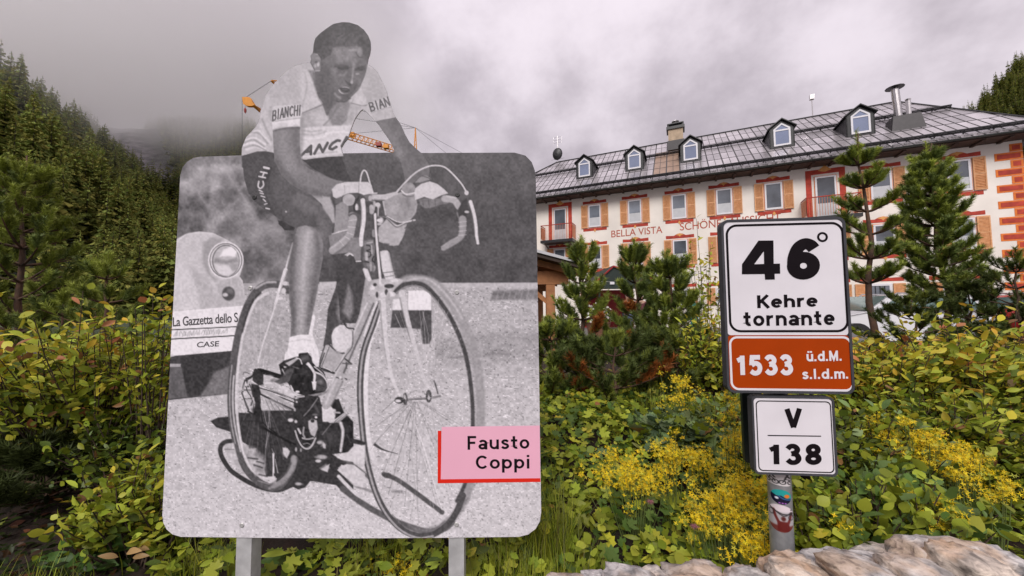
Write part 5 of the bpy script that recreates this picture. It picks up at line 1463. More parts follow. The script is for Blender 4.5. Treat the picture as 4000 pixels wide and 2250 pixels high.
# ---- conifers
M_needle_far = attr_mat('conifer_foliage', rough=.8, spec=.1, transl=.3)
M_bark = mat('grey_bark', (0.075, 0.058, 0.045), .9, .3, 3, bump=.3, bscale=20)
def conifer_arrays(seed, tiers, nb, slim, sub=2):
    """unit-height conifer: drooping branch sprays in tiers, ragged outline"""
    r = np.random.default_rng(seed)
    V, F, C = [], [], []
    def tri(a, b, c_, col):
        i = len(V); V.extend([a, b, c_]); F.append((i, i + 1, i + 2)); C.extend([col] * 3)
    base = np.array((.215, .245, .060))
    for k in range(tiers):
        f = k / (tiers - 1)
        z = .17 + .80 * f ** .92
        R_ = slim * (1 - f) ** .78 * r.uniform(.72, 1.12) + .010
        n = max(4, int(nb * (1 - .55 * f)))
        a0 = r.uniform(0, 6.28)
        for j in range(n):
            if r.random() < .10: continue
            a = a0 + 6.283 * j / n + r.uniform(-.25, .25)
            L = R_ * r.uniform(.6, 1.2)
            up = r.uniform(-.03, .05) - L * .28
            d = np.array((math.cos(a), math.sin(a), 0)); s = np.array((-d[1], d[0], 0))
            c0 = np.array((0, 0, z)); tip = c0 + d * L + np.array((0, 0, up))
            w_ = L * (r.uniform(.32, .5) if sub < 3 else r.uniform(.16, .30))
            mid = c0 + d * L * .55 + np.array((0, 0, up * .4 + .012))
            col = base * r.uniform(.55, 1.4) * np.array((r.uniform(.85, 1.25), 1, 1))
            dro = np.array((0, 0, -L * r.uniform(.2, .45)))
            tri(c0, mid + s * w_ + dro * .7, tip + dro * .2, col); tri(c0, tip + dro * .2, mid - s * w_ + dro * .7, col * .9)
            if sub > 1:
                tri(mid, mid + s * w_ * .9 + d * L * .28 + dro, tip + s * w_ * .25, col * 1.15); tri(mid, tip - s * w_ * .25, mid - s * w_ * .9 + d * L * .28 + dro, col)
    V.append(np.array((0, 0, .93))); V.append(np.array((.012, 0, .93))); V.append(np.array((0, 0, 1.03))); i = len(V) - 3
    F.append((i, i + 1, i + 2)); C.extend([base] * 3)
    nc = len(F)
    # trunk
    for k in range(5):
        a, b = 6.283 * k / 5, 6.283 * (k + 1) / 5
        i = len(V)
        for (q, rr, zz_) in ((a, .012, -.03), (b, .012, -.03), (b, .003, .9), (a, .003, .9)):
            V.append(np.array((rr * math.cos(q), rr * math.sin(q), zz_))); C.append(np.array((.09, .075, .06)))
        F.append((i, i + 1, i + 2)); F.append((i, i + 2, i + 3))
    return np.array(V), np.array(F), np.array(C), nc
TREES_HI = [conifer_arrays(100 + i, 28, 13, s_, 3) for i, s_ in enumerate((.17, .20, .15, .22))]
TREES_LO = [conifer_arrays(200 + i, 12, 7, s_, 1) for i, s_ in enumerate((.18, .22, .16))]
def plant_forest():
    r = np.random.default_rng(11)
    pts = []
    # left slope and valley floor
    n = 7600
    a = r.uniform(-1.6, -.42, n)
    Yv = np.sqrt(r.uniform(46 ** 2, 600 ** 2, n))
    x = a * Yv
    z = np.maximum(mount_left(x, Yv), .3)
    dens = np.where(Yv < 150, .8, .7)
    sc = scree(x, Yv)
    ok = (r.random(n) < dens) & (sc < .12) & (z < 330) & ~((z < 5) & (a > -.60))
    for i in np.nonzero(ok)[0]:
        pts.append((x[i], Yv[i], z[i]))
    nleft = len(pts)
    m_ = 1300
    Yv = r.uniform(205, 300, m_); a = r.uniform(1.0, 1.6, m_); x = a * Yv
    z = mount_right(x, Yv)
    for i in range(m_):
        if z[i] > 4: pts.append((x[i], Yv[i], z[i]))
    P = np.array(pts)
    H_ = r.uniform(15, 29, len(P)) * np.where(P[:, 1] > 300, .92, 1) * np.clip(P[:, 1] / 105, .5, 1)
    rot = r.uniform(0, 6.28, len(P))
    H_ = np.where(P[:, 0] > 0, H_ * .62, H_)
    # which show largest: nearest ones that are not hidden behind the big sign
    sxp = 2000 + P[:, 0] / P[:, 1] * 1444
    syp = 1205 - (P[:, 2] + H_ * .7) / P[:, 1] * 1444
    vis = (sxp > -40) & (sxp < 720) & (syp < 1180)
    score = np.where(vis, H_ / P[:, 1], 0)
    order = np.argsort(-score)[:290]
    near = np.zeros(len(P), bool); near[order] = True
    protos = []
    for k, (V, F, C, nc) in enumerate(TREES_HI):
        idx = np.zeros(len(F), int); idx[nc:] = 0
        me = np_mesh('conifer', V, F, col=C)
        me.materials.append(M_needle_far)
        protos.append(me)
    for q, i in enumerate(order):
        o = bpy.data.objects.new('conifer', protos[int(r.integers(len(protos)))])
        COL.objects.link(o)
        o.location = P[i]
        o.rotation_euler = (r.uniform(-.03, .03), r.uniform(-.03, .03), rot[i])
        s_ = H_[i]; o.scale = (s_ * r.uniform(.85, 1.2), s_ * r.uniform(.85, 1.2), s_)
        where = 'near the left edge of the photo' if sxp[i] < 200 else ('below the bare rock gully' if sxp[i] < 480 else 'just left of the photo sign')
        size = 'tall' if H_[i] > 22 else 'smaller'
        high = 'high on the misty slope' if syp[i] < 720 else 'low on the wooded slope'
        tag(o, '%s dark green conifer %s, %s' % (size, high, where), 'tree', 'conifers of the slope forest')
    Vs, Fs, Cs = [], [], []
    base = 0
    for i in np.nonzero(~near)[0]:
        V, F, C, nc = TREES_LO[int(r.integers(3))]
        ca, sa = math.cos(rot[i]), math.sin(rot[i])
        W = V * H_[i] * np.array((1.05, 1.05, 1))
        W = np.stack([W[:, 0] * ca - W[:, 1] * sa, W[:, 0] * sa + W[:, 1] * ca, W[:, 2]], 1) + P[i]
        Vs.append(W); Fs.append(F + base); Cs.append(C * r.uniform(.7, 1.3)); base += len(V)
    me = np_mesh('forest', np.concatenate(Vs), np.concatenate(Fs), col=np.concatenate(Cs))
    o = obj_from_mesh('forest', me, M_needle_far)
    tag(o, 'mass of far conifers covering the misty mountain sides', 'forest', kind='stuff')
plant_forest()

# ---- low cloud hanging on the slopes
def low_cloud():
    m = bpy.data.materials.new('cloud_vapour'); m.use_nodes = True
    t = m.node_tree
    for n in list(t.nodes): t.nodes.remove(n)
    o = t.nodes.new('ShaderNodeOutputMaterial')
    v = t.nodes.new('ShaderNodeVolumePrincipled')
    v.inputs['Color'].default_value = (.999, .988, .997, 1)
    v.inputs['Anisotropy'].default_value = 0.0
    g = t.nodes.new('ShaderNodeNewGeometry')
    s_ = t.nodes.new('ShaderNodeSeparateXYZ'); t.links.new(g.outputs['Position'], s_.inputs[0])
    def mt(op, a, b=None, cl=False):
        n = t.nodes.new('ShaderNodeMath'); n.operation = op; n.use_clamp = cl
        for i, q in enumerate((a, b)):
            if q is None: continue
            if isinstance(q, (int, float)): n.inputs[i].default_value = q
            else: t.links.new(q, n.inputs[i])
        return n.outputs[0]
    nz = t.nodes.new('ShaderNodeTexNoise'); nz.inputs['Scale'].default_value = .010; nz.inputs['Detail'].default_value = 5.0; nz.inputs['Roughness'].default_value = .55
    t.links.new(g.outputs['Position'], nz.inputs['Vector'])
    nn = mt('SUBTRACT', nz.outputs['Fac'], .5)
    # follows the slope: thin veil low down, dense along the ridge
    near = mt('DIVIDE', mt('SUBTRACT', 300.0, s_.outputs[1]), 150.0, True)
    basez = mt('SUBTRACT', mt('ADD', 30.0, mt('MULTIPLY', s_.outputs[1], .345)), mt('MULTIPLY', near, 40.0))
    hgt = mt('SUBTRACT', mt('ADD', s_.outputs[2], mt('MULTIPLY', nn, 190.0)), basez)
    up = mt('DIVIDE', hgt, 75.0, True)
    dn = mt('DIVIDE', mt('SUBTRACT', 395.0, s_.outputs[2]), 120.0, True)
    fx = mt('DIVIDE', mt('SUBTRACT', -100.0, s_.outputs[0]), 110.0, True)
    dens = mt('MULTIPLY', mt('MULTIPLY', mt('MULTIPLY', up, up), mt('MULTIPLY', dn, fx)), .0125)
    t.links.new(dens, v.inputs['Density'])
    t.links.new(v.outputs[0], o.inputs['Volume'])
    ob = MB().box((-560, 400, 225), 470, 290, 175).build('low_cloud', m)
    tag(ob, 'low grey cloud hanging over the wooded mountain slope', 'cloud', kind='stuff')
low_cloud()
# ================================================================== HOTEL
FU = Vector((2.18, -1, 0)).normalized()
FAC = Plane((5.25, 25.2, 0), FU, (0, 0, 1))
FN = FAC.N
M_plaster = mat('rough_plaster', (0.85, 0.795, 0.725), .9, .09, .7, bump=.35, bscale=14)
M_redpaint = mat('red_paint', srgb(176, 64, 48), .8, .22, 5)
M_gold = mat('ochre_paint', srgb(222, 160, 92), .75, .12, 8)
M_orange = mat('orange_paint', srgb(222, 120, 48), .75, .12, 8)
M_shutter = mat('larch_shutter', srgb(226, 172, 124), .6, .12, 10, col2=srgb(208, 146, 96))
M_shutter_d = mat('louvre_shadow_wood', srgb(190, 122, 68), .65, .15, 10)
M_wframe = mat('white_window_frame', (0.74, 0.73, 0.76), .4, .04, 6)
M_pane = mat('window_glass', (0.12, 0.135, 0.16), .05, .55, .55, spec=.9)
M_curtain = mat('white_curtain', (0.55, 0.56, 0.58), .6, .06, 4)
M_roof = mat('wet_sheet_metal_roof', (0.50, 0.465, 0.485), .26, .14, .9, metal=.45, bump=.05, bscale=6)
M_roof_rust = mat('rusty_sheet_metal', (0.36, 0.24, 0.17), .4, .12, 1.5, metal=.2)
M_seam = mat('dark_roof_seam', (0.055, 0.05, 0.052), .5, .15, 5)
M_dark = mat('black_metal', (0.022, 0.022, 0.024), .4, .2, 6)
M_gutter = mat('dark_green_gutter', (0.030, 0.036, 0.032), .4, .2, 3)
M_soffit = mat('brown_soffit_boards', (0.060, 0.034, 0.024), .7, .25, 4)
M_dormer_glass = mat('dormer_glass', (0.20, 0.24, 0.36), .05, .12, 1.0, spec=.9)
M_steel = mat('stainless_flue', (0.62, 0.60, 0.60), .22, .08, 8, metal=.9)
M_chim = mat('chimney_plaster', (0.48, 0.37, 0.26), .9, .2, 3, bump=.3)
M_copper = mat('copper_rail', srgb(205, 130, 90), .45, .15, 9)
M_textred = mat('faded_red_lettering', srgb(180, 84, 62), .8, .15, 5)

def vary_by_object(m, lo, hi):
    t = m.node_tree; b = t.nodes['Principled BSDF']
    src = b.inputs['Base Color'].links[0].from_socket
    oi = t.nodes.new('ShaderNodeObjectInfo'); mr = t.nodes.new('ShaderNodeMapRange')
    mr.inputs['To Min'].default_value = lo; mr.inputs['To Max'].default_value = hi
    t.links.new(oi.outputs['Random'], mr.inputs['Value'])
    vm_ = t.nodes.new('ShaderNodeVectorMath'); vm_.operation = 'SCALE'
    t.links.new(src, vm_.inputs[0]); t.links.new(mr.outputs[0], vm_.inputs['Scale']); t.links.new(vm_.outputs[0], b.inputs['Base Color'])
vary_by_object(M_roof, .78, 1.28)
vary_by_object(M_shutter, .84, 1.10)
vary_by_object(M_pane, .35, 1.7)
vary_by_object(M_redpaint, .86, 1.12)
def fs(sx, sy=850):
    return FAC.uv(sx, sy)[0]
HRUN = 6.2                      # plan distance facade -> ridge
_RP = Plane(FAC.pt(0, 0, -HRUN), FU, (0, 0, 1))
HL = 5.2
RIDGE_L, RIDGE_R = _RP.uv(2174, 631)[0], _RP.uv(3507, 409)[0]
S0, S1 = RIDGE_L - HL + .95, fs(3992, 547)
Z1T, Z1B, Z2T, Z2B = 8.66, 7.12, 5.80, 4.28
ZTOP = 9.20
OVH, EZ = .95, 9.38
def fbox(m, s0, s1, z0, z1, d0, d1):
    """box on the facade: along s, z and depth (towards the viewer positive)"""
    c = FAC.pt((s0 + s1) / 2, (z0 + z1) / 2, (d0 + d1) / 2)
    return m.box(c, (s1 - s0) / 2, abs(d1 - d0) / 2, (z1 - z0) / 2, (FU, FN, Vector((0, 0, 1))))

def hotel():
    root = empty('hotel', tuple(FAC.pt((S0 + S1) / 2, .4, -5)))
    tag(root, 'long cream hotel with red window surrounds, orange shutters and grey metal roof', 'hotel')
    zr = Plane(FAC.pt(0, 0, -HRUN), FU, (0, 0, 1)).uv(3050, 480)[1]
    sl = (zr - EZ) / (HRUN + OVH)
    rz = lambda d: EZ + (OVH - d) * sl            # roof surface height over facade depth d
    # body
    m = MB()
    P = [FAC.pt(S0, 0, 0), FAC.pt(S1, 0, 0), FAC.pt(S1, 0, -2 * HRUN), FAC.pt(S0, 0, -2 * HRUN)]
    m.prism([p + Vector((0, 0, .2)) for p in P], (0, 0, ZTOP + .05 - .2))
    m.build('wall', M_plaster, root)
    # soffit and fascia
    m = MB()
    fbox(m, S0 - OVH, S1 + OVH, ZTOP + .06, ZTOP + .12, -.3, OVH - .02)
    m.build('soffit', M_soffit, root)
    m = MB(); k = 0
    s = S0
    while s < S1 + OVH:
        fbox(m, s - .06, s + .06, ZTOP - .02, ZTOP + .058, .003, OVH - .1); s += .9
    o = m.build('rafter_ends', M_soffit, root); o["kind"] = 'stuff'
    g = MB()
    pts = []
    for q in range(9):
        a = math.pi + math.pi * q / 8
        pts.append((math.cos(a) * .085, math.sin(a) * .085))
    prof = [FAC.pt(S0 - OVH, EZ + y, OVH + .07 + x) for x, y in pts] + [FAC.pt(S0 - OVH, EZ + y, OVH + .07 + x) for x, y in [(p[0] * .86, p[1] * .86 + .004) for p in pts[::-1]]]
    g.prism(prof, FU * (S1 - S0 + 2 * OVH))
    g.build('gutter', M_gutter, root)
    m = MB(); fbox(m, S0 - OVH, S1 + OVH, ZTOP + .10, EZ + .01, OVH - .05, OVH - .01); m.build('fascia', M_gutter, root)
    # ---- roof: hipped; underlay + sheet panels
    sa, sb = S0 - OVH, S1 + OVH
    HR = sb - RIDGE_R
    m = MB()
    A, B_, C, D = FAC.pt(sa, EZ, OVH), FAC.pt(sb, EZ, OVH), FAC.pt(sb - HR, zr, -HRUN), FAC.pt(sa + HL, zr, -HRUN)
    E, Fq = FAC.pt(sb, EZ, -2 * HRUN - OVH), FAC.pt(sa, EZ, -2 * HRUN - OVH)
    m.add([A, B_, C, D, E, Fq], [(0, 1, 2, 3), (1, 4, 2), (4, 5, 3, 2), (5, 0, 3), (0, 5, 4, 1)])
    roof = m.build('roof', M_seam, root)
    ROWS, CW = 7, .80
    upv = (FAC.pt(0, zr, -HRUN) - FAC.pt(0, EZ, OVH)); RL = upv.length; upn = upv.normalized()
    rn = FU.cross(upn).normalized()
    if rn.z < 0: rn = -rn
    gap = .038
    def roofpt(s, t, lift):                                         # t 0..1 eave to ridge
        return FAC.pt(s, EZ, OVH) + upv * t + rn * lift
    rr = random.Random(4)
    ncol = int((sb - sa) / CW) + 1
    shared = {}
    off0 = wloc(roof)
    for j in range(ROWS):
        t0, t1 = j / ROWS + .005, (j + 1) / ROWS - .005
        for i in range(ncol):
            s0, s1 = sa + i * CW + gap, sa + (i + 1) * CW - gap
            l0, l1 = sa + HL * t1 , sb - HR * t1
            if s1 < sa + HL * t0 + .1 or s0 > sb - HR * t0 - .1: continue
            rust = (fs(2575) < (s0 + s1) / 2 < fs(2650)) and 1 <= j <= 4
            if s0 < l0 or s1 > l1:
                # cut panel along the hip
                a0, a1 = max(s0, sa + HL * t0), min(s1, sb - HR * t0)
                b0, b1 = max(s0, l0), min(s1, l1)
                b0, b1 = min(b0, s1), max(b1, s0)
                vs = [roofpt(a0, t0, .012), roofpt(a1, t0, .012), roofpt(b1, t1, .012), roofpt(b0, t1, .012)]
                mesh_w('roof_panel', vs, [(0, 1, 2, 3)], M_roof, roof)
                continue
            if 'me' not in shared:
                w_, h_ = (s1 - s0), RL * (t1 - t0)
                X_, Y_, Z_ = FU, upn, rn
                mb = MB()
                def lp(a, b, c_): return X_ * a + Y_ * b + Z_ * c_
                mb.add([lp(0, 0, .014), lp(w_ / 2 - .012, 0, .012), lp(w_ / 2 - .012, h_, .012), lp(0, h_, .014)], [(0, 1, 2, 3)])
                mb.add([lp(w_ / 2 - .012, 0, .03), lp(w_ / 2 + .012, 0, .03), lp(w_ / 2 + .012, h_, .03), lp(w_ / 2 - .012, h_, .03), lp(w_ / 2 - .012, 0, .012), lp(w_ / 2 - .012, h_, .012), lp(w_ / 2 + .012, 0, .012), lp(w_ / 2 + .012, h_, .012)], [(0, 1, 2, 3), (0, 3, 5, 4), (1, 6, 7, 2)])
                mb.add([lp(w_ / 2 + .012, 0, .012), lp(w_, 0, .014), lp(w_, h_, .014), lp(w_ / 2 + .012, h_, .012)], [(0, 1, 2, 3)])
                for nm, mt_, fidx in (('me', M_roof, 0), ('mr', M_roof_rust, 0)):
                    me = bpy.data.meshes.new('roof_panel'); me.from_pydata(mb.v, [], mb.f); me.materials.append(mt_); me.materials.append(M_seam)
                    for q_ in (1, 2, 3): me.polygons[q_].material_index = 1
                    me.update(); shared[nm] = me
            o = bpy.data.objects.new('roof_panel', shared['mr' if rust else 'me'])
            COL.objects.link(o); o.parent = roof
            o.location = roofpt(s0, t0, rr.uniform(0, .004)) - off0
    m = MB().tube([D + Vector((0, 0, .03)), C + Vector((0, 0, .03))], .07, 6); m.build('ridge_cap', M_dark, roof)
    for p, q in ((A, D), (B_, C)):
        MB().tube([p + rn * .03, q + rn * .03], .05, 6).build('hip_cap', M_dark, roof)
    # snow guards
    for t, s0, s1 in ((.075, sa + .5, sb - .5), (.60, sa + HL * .62, sb - HR * .62)):
        m = MB()
        for h in (.10, .20):
            m.tube([roofpt(s0, t, h), roofpt(s1, t, h)], .05, 5)
        s = s0
        while s < s1:
            m.box(roofpt(s, t - .003, .11), .025, .02, .12, (FU, upn, rn)); s += 1.0
        gd_ = m.build('snow_guard', M_dark, roof)
    m = MB()
    s = sa + .2
    while s < sb - .2:
        m.box(roofpt(s, .025, .05), .13, .07, .03, (FU, upn, rn)); s += .42
    o = m.build('eave_snow_hooks', M_steel, roof); o["kind"] = 'stuff'
    # ---- dormers
    def dormer(sx, sy, wpx):
        d = -1.35
        pl = Plane(FAC.pt(0, 0, d), FU, (0, 0, 1))
        s = pl.uv(sx, sy)[0]
        w_ = .62; zb = rz(d) + .05; zs = zb + 1.22; zt = zs + .42
        dm = None
        front = [(s - w_, zb), (s + w_, zb), (s + w_, zs), (s, zt), (s - w_, zs)]
        m = MB()
        back = lambda z: -(z - zb) / sl - .05 + d
        # cheeks
        for sg in (-1, 1):
            a, b = pl.pt(s + sg * w_, zb - .1), pl.pt(s + sg * w_, zs)
            c_ = FAC.pt(s + sg * w_, zs, back(zs))
            m.prism([a, b, c_], FU * (-sg * .06))
        m.prism([pl.pt(u, v, 0) for u, v in front], FN * -.05)
        dm = m.build('dormer', M_dark, root)
        # little gabled roof
        m = MB()
        for sg in (-1, 1):
            e0, e1 = pl.pt(s + sg * (w_ + .10), zs - .07, .16), pl.pt(s, zt + .06, .16)
            f0, f1 = FAC.pt(s + sg * (w_ + .10), zs - .07, back(zs)), FAC.pt(s, zt + .06, back(zt))
            m.prism([e0, e1, f1, f0], (0, 0, .06))
        m.build('dormer_roof', M_dark, dm)
        # white window, glass below, triangle above
        iw = .42
        o_ = [(s - iw, zb + .10), (s + iw, zb + .10), (s + iw, zs - .08), (s, zs + .26), (s - iw, zs - .08)]
        i_ = [(s - iw + .09, zb + .20), (s + iw - .09, zb + .20), (s + iw - .09, zs - .12), (s, zs + .15), (s - iw + .09, zs - .12)]
        ring_plate('window_frame', pl, o_, i_, .003, .05, M_wframe, dm)
        plate('glazing_bar', pl, [(s - iw + .09, zs - .22), (s + iw - .09, zs - .22), (s + iw - .09, zs - .13), (s - iw + .09, zs - .13)], .004, .045, M_wframe, dm)
        plate('pane', pl, i_, .004, .02, M_dormer_glass, dm)
    for sx, sy in ((2283, 675), (2478, 640), (2698, 610), (3055, 545), (3362, 500)):
        dormer(sx, sy, 0)
    # ---- windows
    def lintel(parent, s, z, w_, top):
        hh = .20
        m = MB()
        P = [(s - w_, z), (s + w_, z), (s + w_, z + hh), (s + w_ * .42, z + hh * .86), (s + w_ * .22, z + hh * 1.35), (s, z + hh * 1.55), (s - w_ * .22, z + hh * 1.35), (s - w_ * .42, z + hh * .86), (s - w_, z + hh)]
        if top:
            m.prism([FAC.pt(u, v, .012) for u, v in P], FN * -.010)
            o = m.build('lintel_band', M_redpaint, parent)
            g_ = [(s - .07, z + hh * .9), (s, z + hh * .45), (s + .07, z + hh * .9), (s + .24, z + hh * 1.12), (s, z + hh * 1.58), (s - .24, z + hh * 1.12)]
            plate('ornament', FAC, g_, .0125, .016, M_gold, o)
        else:
            m.prism([FAC.pt(u, v, .012) for u, v in [(s - w_, z), (s + w_, z), (s + w_, z - .19), (s - w_, z - .19)]], FN * -.010)
            o = m.build('sill_band', M_redpaint, parent)
            plate('ornament', FAC, [(s - .08, z - .17), (s, z - .30), (s + .08, z - .17), (s, z - .05)], .0125, .016, M_gold, o)
    def window(s, zt, zb, hw=.42, curtain=.45, louvre=0, door=False, small=False):
        m = MB(); fbox(m, s - hw - .03, s + hw + .03, zb - .03, zt + .03, .002, .028)
        win = m.build('window', M_orange if not small else M_wframe, root)
        fr_o = [(s - hw, zb), (s + hw, zb), (s + hw, zt), (s - hw, zt)]
        fr_i = [(s - hw + .085, zb + .09), (s + hw - .085, zb + .09), (s + hw - .085, zt - .09), (s - hw + .085, zt - .09)]
        ring_plate('frame', FAC, fr_o, fr_i, .029, .06, M_wframe, win)
        zc = zb + .09 + (zt - zb - .18) * curtain
        plate('pane', FAC, [(s - hw + .085, zc), (s + hw - .085, zc), fr_i[2], fr_i[3]], .030, .036, M_pane, win)
        if curtain > 0:
            plate('curtain', FAC, [fr_i[0], fr_i[1], (s + hw - .085, zc - .002), (s - hw + .085, zc - .002)], .030, .037, M_curtain, win)
        if small:
            for q in range(3):
                x_ = s - hw + .085 + (q + 1) * (2 * hw - .17) / 4
                m = MB(); fbox(m, x_ - .012, x_ + .012, zb + .09, zt - .09, .0615, .08); m.build('grille_bar', M_dark, win)
        return win
    def shutter(s0, s1, z0, z1, style):
        m = MB()
        fbox(m, s0, s1, z0, z1, .03, .055)
        sh = m.build('shutter', M_shutter, root)
        m = MB()
        st = .05
        for (a, b, c_, d_) in ((s0, s0 + st, z0, z1), (s1 - st, s1, z0, z1), (s0 + st, s1 - st, z1 - .08, z1), (s0 + st, s1 - st, z0, z0 + .08), (s0 + st, s1 - st, (z0 + z1) / 2 - .03, (z0 + z1) / 2 + .03)):
            fbox(m, a, b, c_, d_, .0555, .075)
        m.build('shutter_frame', M_shutter, sh)
        m = MB()
        z = z0 + .10
        while z < z1 - .10:
            if abs(z - (z0 + z1) / 2) > .05:
                c_ = FAC.pt((s0 + s1) / 2, z, .062)
                ax = (FU, (FN * .75 - Vector((0, 0, .66))).normalized(), (FN * .66 + Vector((0, 0, .75))).normalized())
                m.box(c_, (s1 - s0) / 2 - st - .003, .020, .004, ax)
            z += .075 if style else .062
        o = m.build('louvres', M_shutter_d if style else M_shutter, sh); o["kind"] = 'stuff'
    cols = [2323, 2480, 2653, 2831, 3025, 3449, 3756]
    for k, sx in enumerate(cols):
        s = fs(sx)
        window(s, Z1T, Z1B, curtain=.02 if k == 4 else .42)
        lintel(root, s, Z1T + .10, .80, True); lintel(root, s, Z1B - .06, .80, False)
        if k != 6: shutter(s - .92, s - .48, Z1B - .03, Z1T + .03, k == 5)
        shutter(s + .48, s + .92, Z1B - .03, Z1T + .03, k == 6)
        if k == 6: shutter(s - .92, s - .48, Z1B - .03, Z1T + .03, 0)
    for k, sx in enumerate([2185] + cols[:4] + [3025, 3231] + cols[5:]):
        s = fs(sx)
        window(s, Z2T, Z2B, curtain=.42)
        lintel(root, s, Z2T + .10, .80, True); lintel(root, s, Z2B - .06, .80, False)
        for sg in (-1, 1):
            a, b = sorted((s + sg * .48, s + sg * .92))
            shutter(a, b, Z2B - .03, Z2T + .03, k == 3)
    for sx in (2323, 2653, 2831, 3025, 3231, 3433, 3735):
        s = fs(sx, 1080)
        window(s, 2.72, 1.75, hw=.45, curtain=0, small=True)
        lintel(root, s, 2.86, .95, True)
        for sg in (-1, 1):
            a, b = sorted((s + sg * .52, s + sg * .98))
            shutter(a, b, 1.72, 2.74, 0)
    # balcony doors
    def balcony(sx):
        s = fs(sx)
        zb = 6.35
        win = window(s, Z1T + .02, zb, hw=.46, curtain=.35)
        ring_plate('red_surround', FAC, [(s - .86, zb), (s + .86, zb), (s + .86, Z1T + .42), (s - .86, Z1T + .42)], [(s - .60, zb + .01), (s + .60, zb + .01), (s + .60, Z1T + .16), (s - .60, Z1T + .16)], .002, .012, M_redpaint, root)
        plate('ornament', FAC, [(s - .3, Z1T + .36), (s, Z1T + .26), (s + .3, Z1T + .36), (s, Z1T + .62)], .0125, .017, M_gold, root)
        m = MB(); fbox(m, s - 1.15, s + 1.15, zb - .22, zb - .04, .004, 1.0)
        b = m.build('balcony', M_dark, root)
        for e in (-1, 1):
            m = MB(); m.tube([FAC.pt(s + e * .9, zb - .5, .02), FAC.pt(s + e * .9, zb - .22, .8)], .04, 6); m.build('bracket', M_soffit, b)
        for (p, q, nm) in (((s - 1.12, .97), (s + 1.12, .97), 'railing_panel'), ((s - 1.12, .97), (s - 1.12, .06), 'railing_panel'), ((s + 1.12, .97), (s + 1.12, .06), 'railing_panel')):
            a_, b_ = Vector(FAC.pt(p[0], zb, p[1])), Vector(FAC.pt(q[0], zb, q[1]))
            m = MB()
            L_ = (b_ - a_); nb_ = int(L_.length / .11)
            for i in range(nb_ + 1):
                x_ = a_ + L_ * (i / nb_)
                m.tube([x_, x_ + Vector((0, 0, .98))], .010, 4, cap=False)
            o = m.build('balusters', M_copper, b); o["kind"] = 'stuff'
            MB().tube([a_ + Vector((0, 0, 1.0)), b_ + Vector((0, 0, 1.0))], .028, 6).build('handrail', M_redpaint, b)
            if p[0] != q[0]: continue
            t_ = L_.normalized()
            MB().box((a_ + b_) / 2 + Vector((0, 0, .5)), L_.length / 2 - .04, .006, .42, (t_, FU, Vector((0, 0, 1)))).build('side_panel', M_copper, b)
    balcony(2188); balcony(3231)
    # ---- painted corner quoins
    z = ZTOP - .45; k = 0
    while z > .6:
        wq = .92 if k % 2 else .42
        q = plate('quoin', FAC, [(S1 - wq, z), (S1 - .01, z), (S1 - .01, z + .36), (S1 - wq, z + .36)], .003, .013, M_orange, root)
        plate('quoin_face', FAC, [(S1 - wq + .08, z + .07), (S1 - .09, z + .07), (S1 - .09, z + .29), (S1 - wq + .08, z + .29)], .0135, .02, M_redpaint, q)
        z -= .38; k += 1
    # ---- lettering
    Hz = lambda x, y: (2050 + x * .5522, 330 + y * .5522)
    text_on(FAC, 'BELLA VISTA', [Hz(612, 1083), Hz(974, 1051), Hz(972, 1000), Hz(612, 1034)], M_textred, root, .006, 'facade_lettering', offset=.004, spacing=1.0)
    text_on(FAC, 'SCHÖNE', [Hz(1098, 1034), Hz(1390, 1008), Hz(1388, 940), Hz(1097, 968)], M_textred, root, .006, 'facade_lettering', offset=.004)
    text_on(FAC, 'AUSSICHT', [Hz(1440, 1000), Hz(1812, 966), Hz(1811, 908), Hz(1440, 945)], M_textred, root, .006, 'facade_lettering', offset=.004)
    # ---- chimneys, flues, antennas
    def upright(sx, d):
        pl = Plane(FAC.pt(0, 0, d), FU, (0, 0, 1)); return pl, pl.uv(sx, 550)[0]
    pl, s = upright(2640, -4.6)
    zc0, zc1 = rz(-4.6) - .4, pl.uv(2640, 512)[1]
    m = MB(); m.box(pl.pt(s, (zc0 + zc1) / 2), .50, .42, (zc1 - zc0) / 2, (FU, FN, Vector((0, 0, 1)))); ch = m.build('chimney', M_chim, root)
    m = MB(); m.box(pl.pt(s, zc1 + .10), .62, .52, .10, (FU, FN, Vector((0, 0, 1)))); m.box(pl.pt(s, zc1 + .42), .56, .46, .03, (FU, FN, Vector((0, 0, 1))))
    for e in (-1, 1):
        for f in (-1, 1):
            m.box(pl.pt(s + e * .48, zc1 + .295, f * .38), .03, .03, .094, (FU, FN, Vector((0, 0, 1))))
    m.build('chimney_cap', M_dark, ch)
    m = MB().tube([pl.pt(s, zc1 + .45), pl.pt(s, zc1 + .70)], .10, 8); m.tube([pl.pt(s, zc1 + .70), pl.pt(s, zc1 + .74), pl.pt(s, zc1 + .86)], [.26, .26, .03], 10); m.build('cowl', M_steel, ch)
    m = MB(); m.box(pl.pt(s, zc0 + .45, .1), .56, .5, .35, (FU, FN, Vector((0, 0, 1)))); m.build('flashing', M_seam, ch)
    pl, s = upright(3536, -1.7)
    zb = rz(-1.7)
    m = MB(); a = [pl.pt(s - .70, zb - .4, .45), pl.pt(s + .70, zb - .4, .45), pl.pt(s + .70, zb - .4, -.5), pl.pt(s - .70, zb - .4, -.5)]
    b = [pl.pt(s - .55, zb + .55, .35), pl.pt(s + .55, zb + .55, .35), pl.pt(s + .55, zb + .55, -.5), pl.pt(s - .55, zb + .55, -.5)]
    m.add(a + b, [(0, 1, 5, 4), (1, 2, 6, 5), (2, 3, 7, 6), (3, 0, 4, 7), (4, 5, 6, 7)]); fb = m.build('flue_base', M_seam, root)
    zt = pl.uv(3519, 345)[1]
    MB().tube([pl.pt(s - .2, zb + .5), pl.pt(s - .28, zt)], .17, 12).build('flue', M_steel, fb)
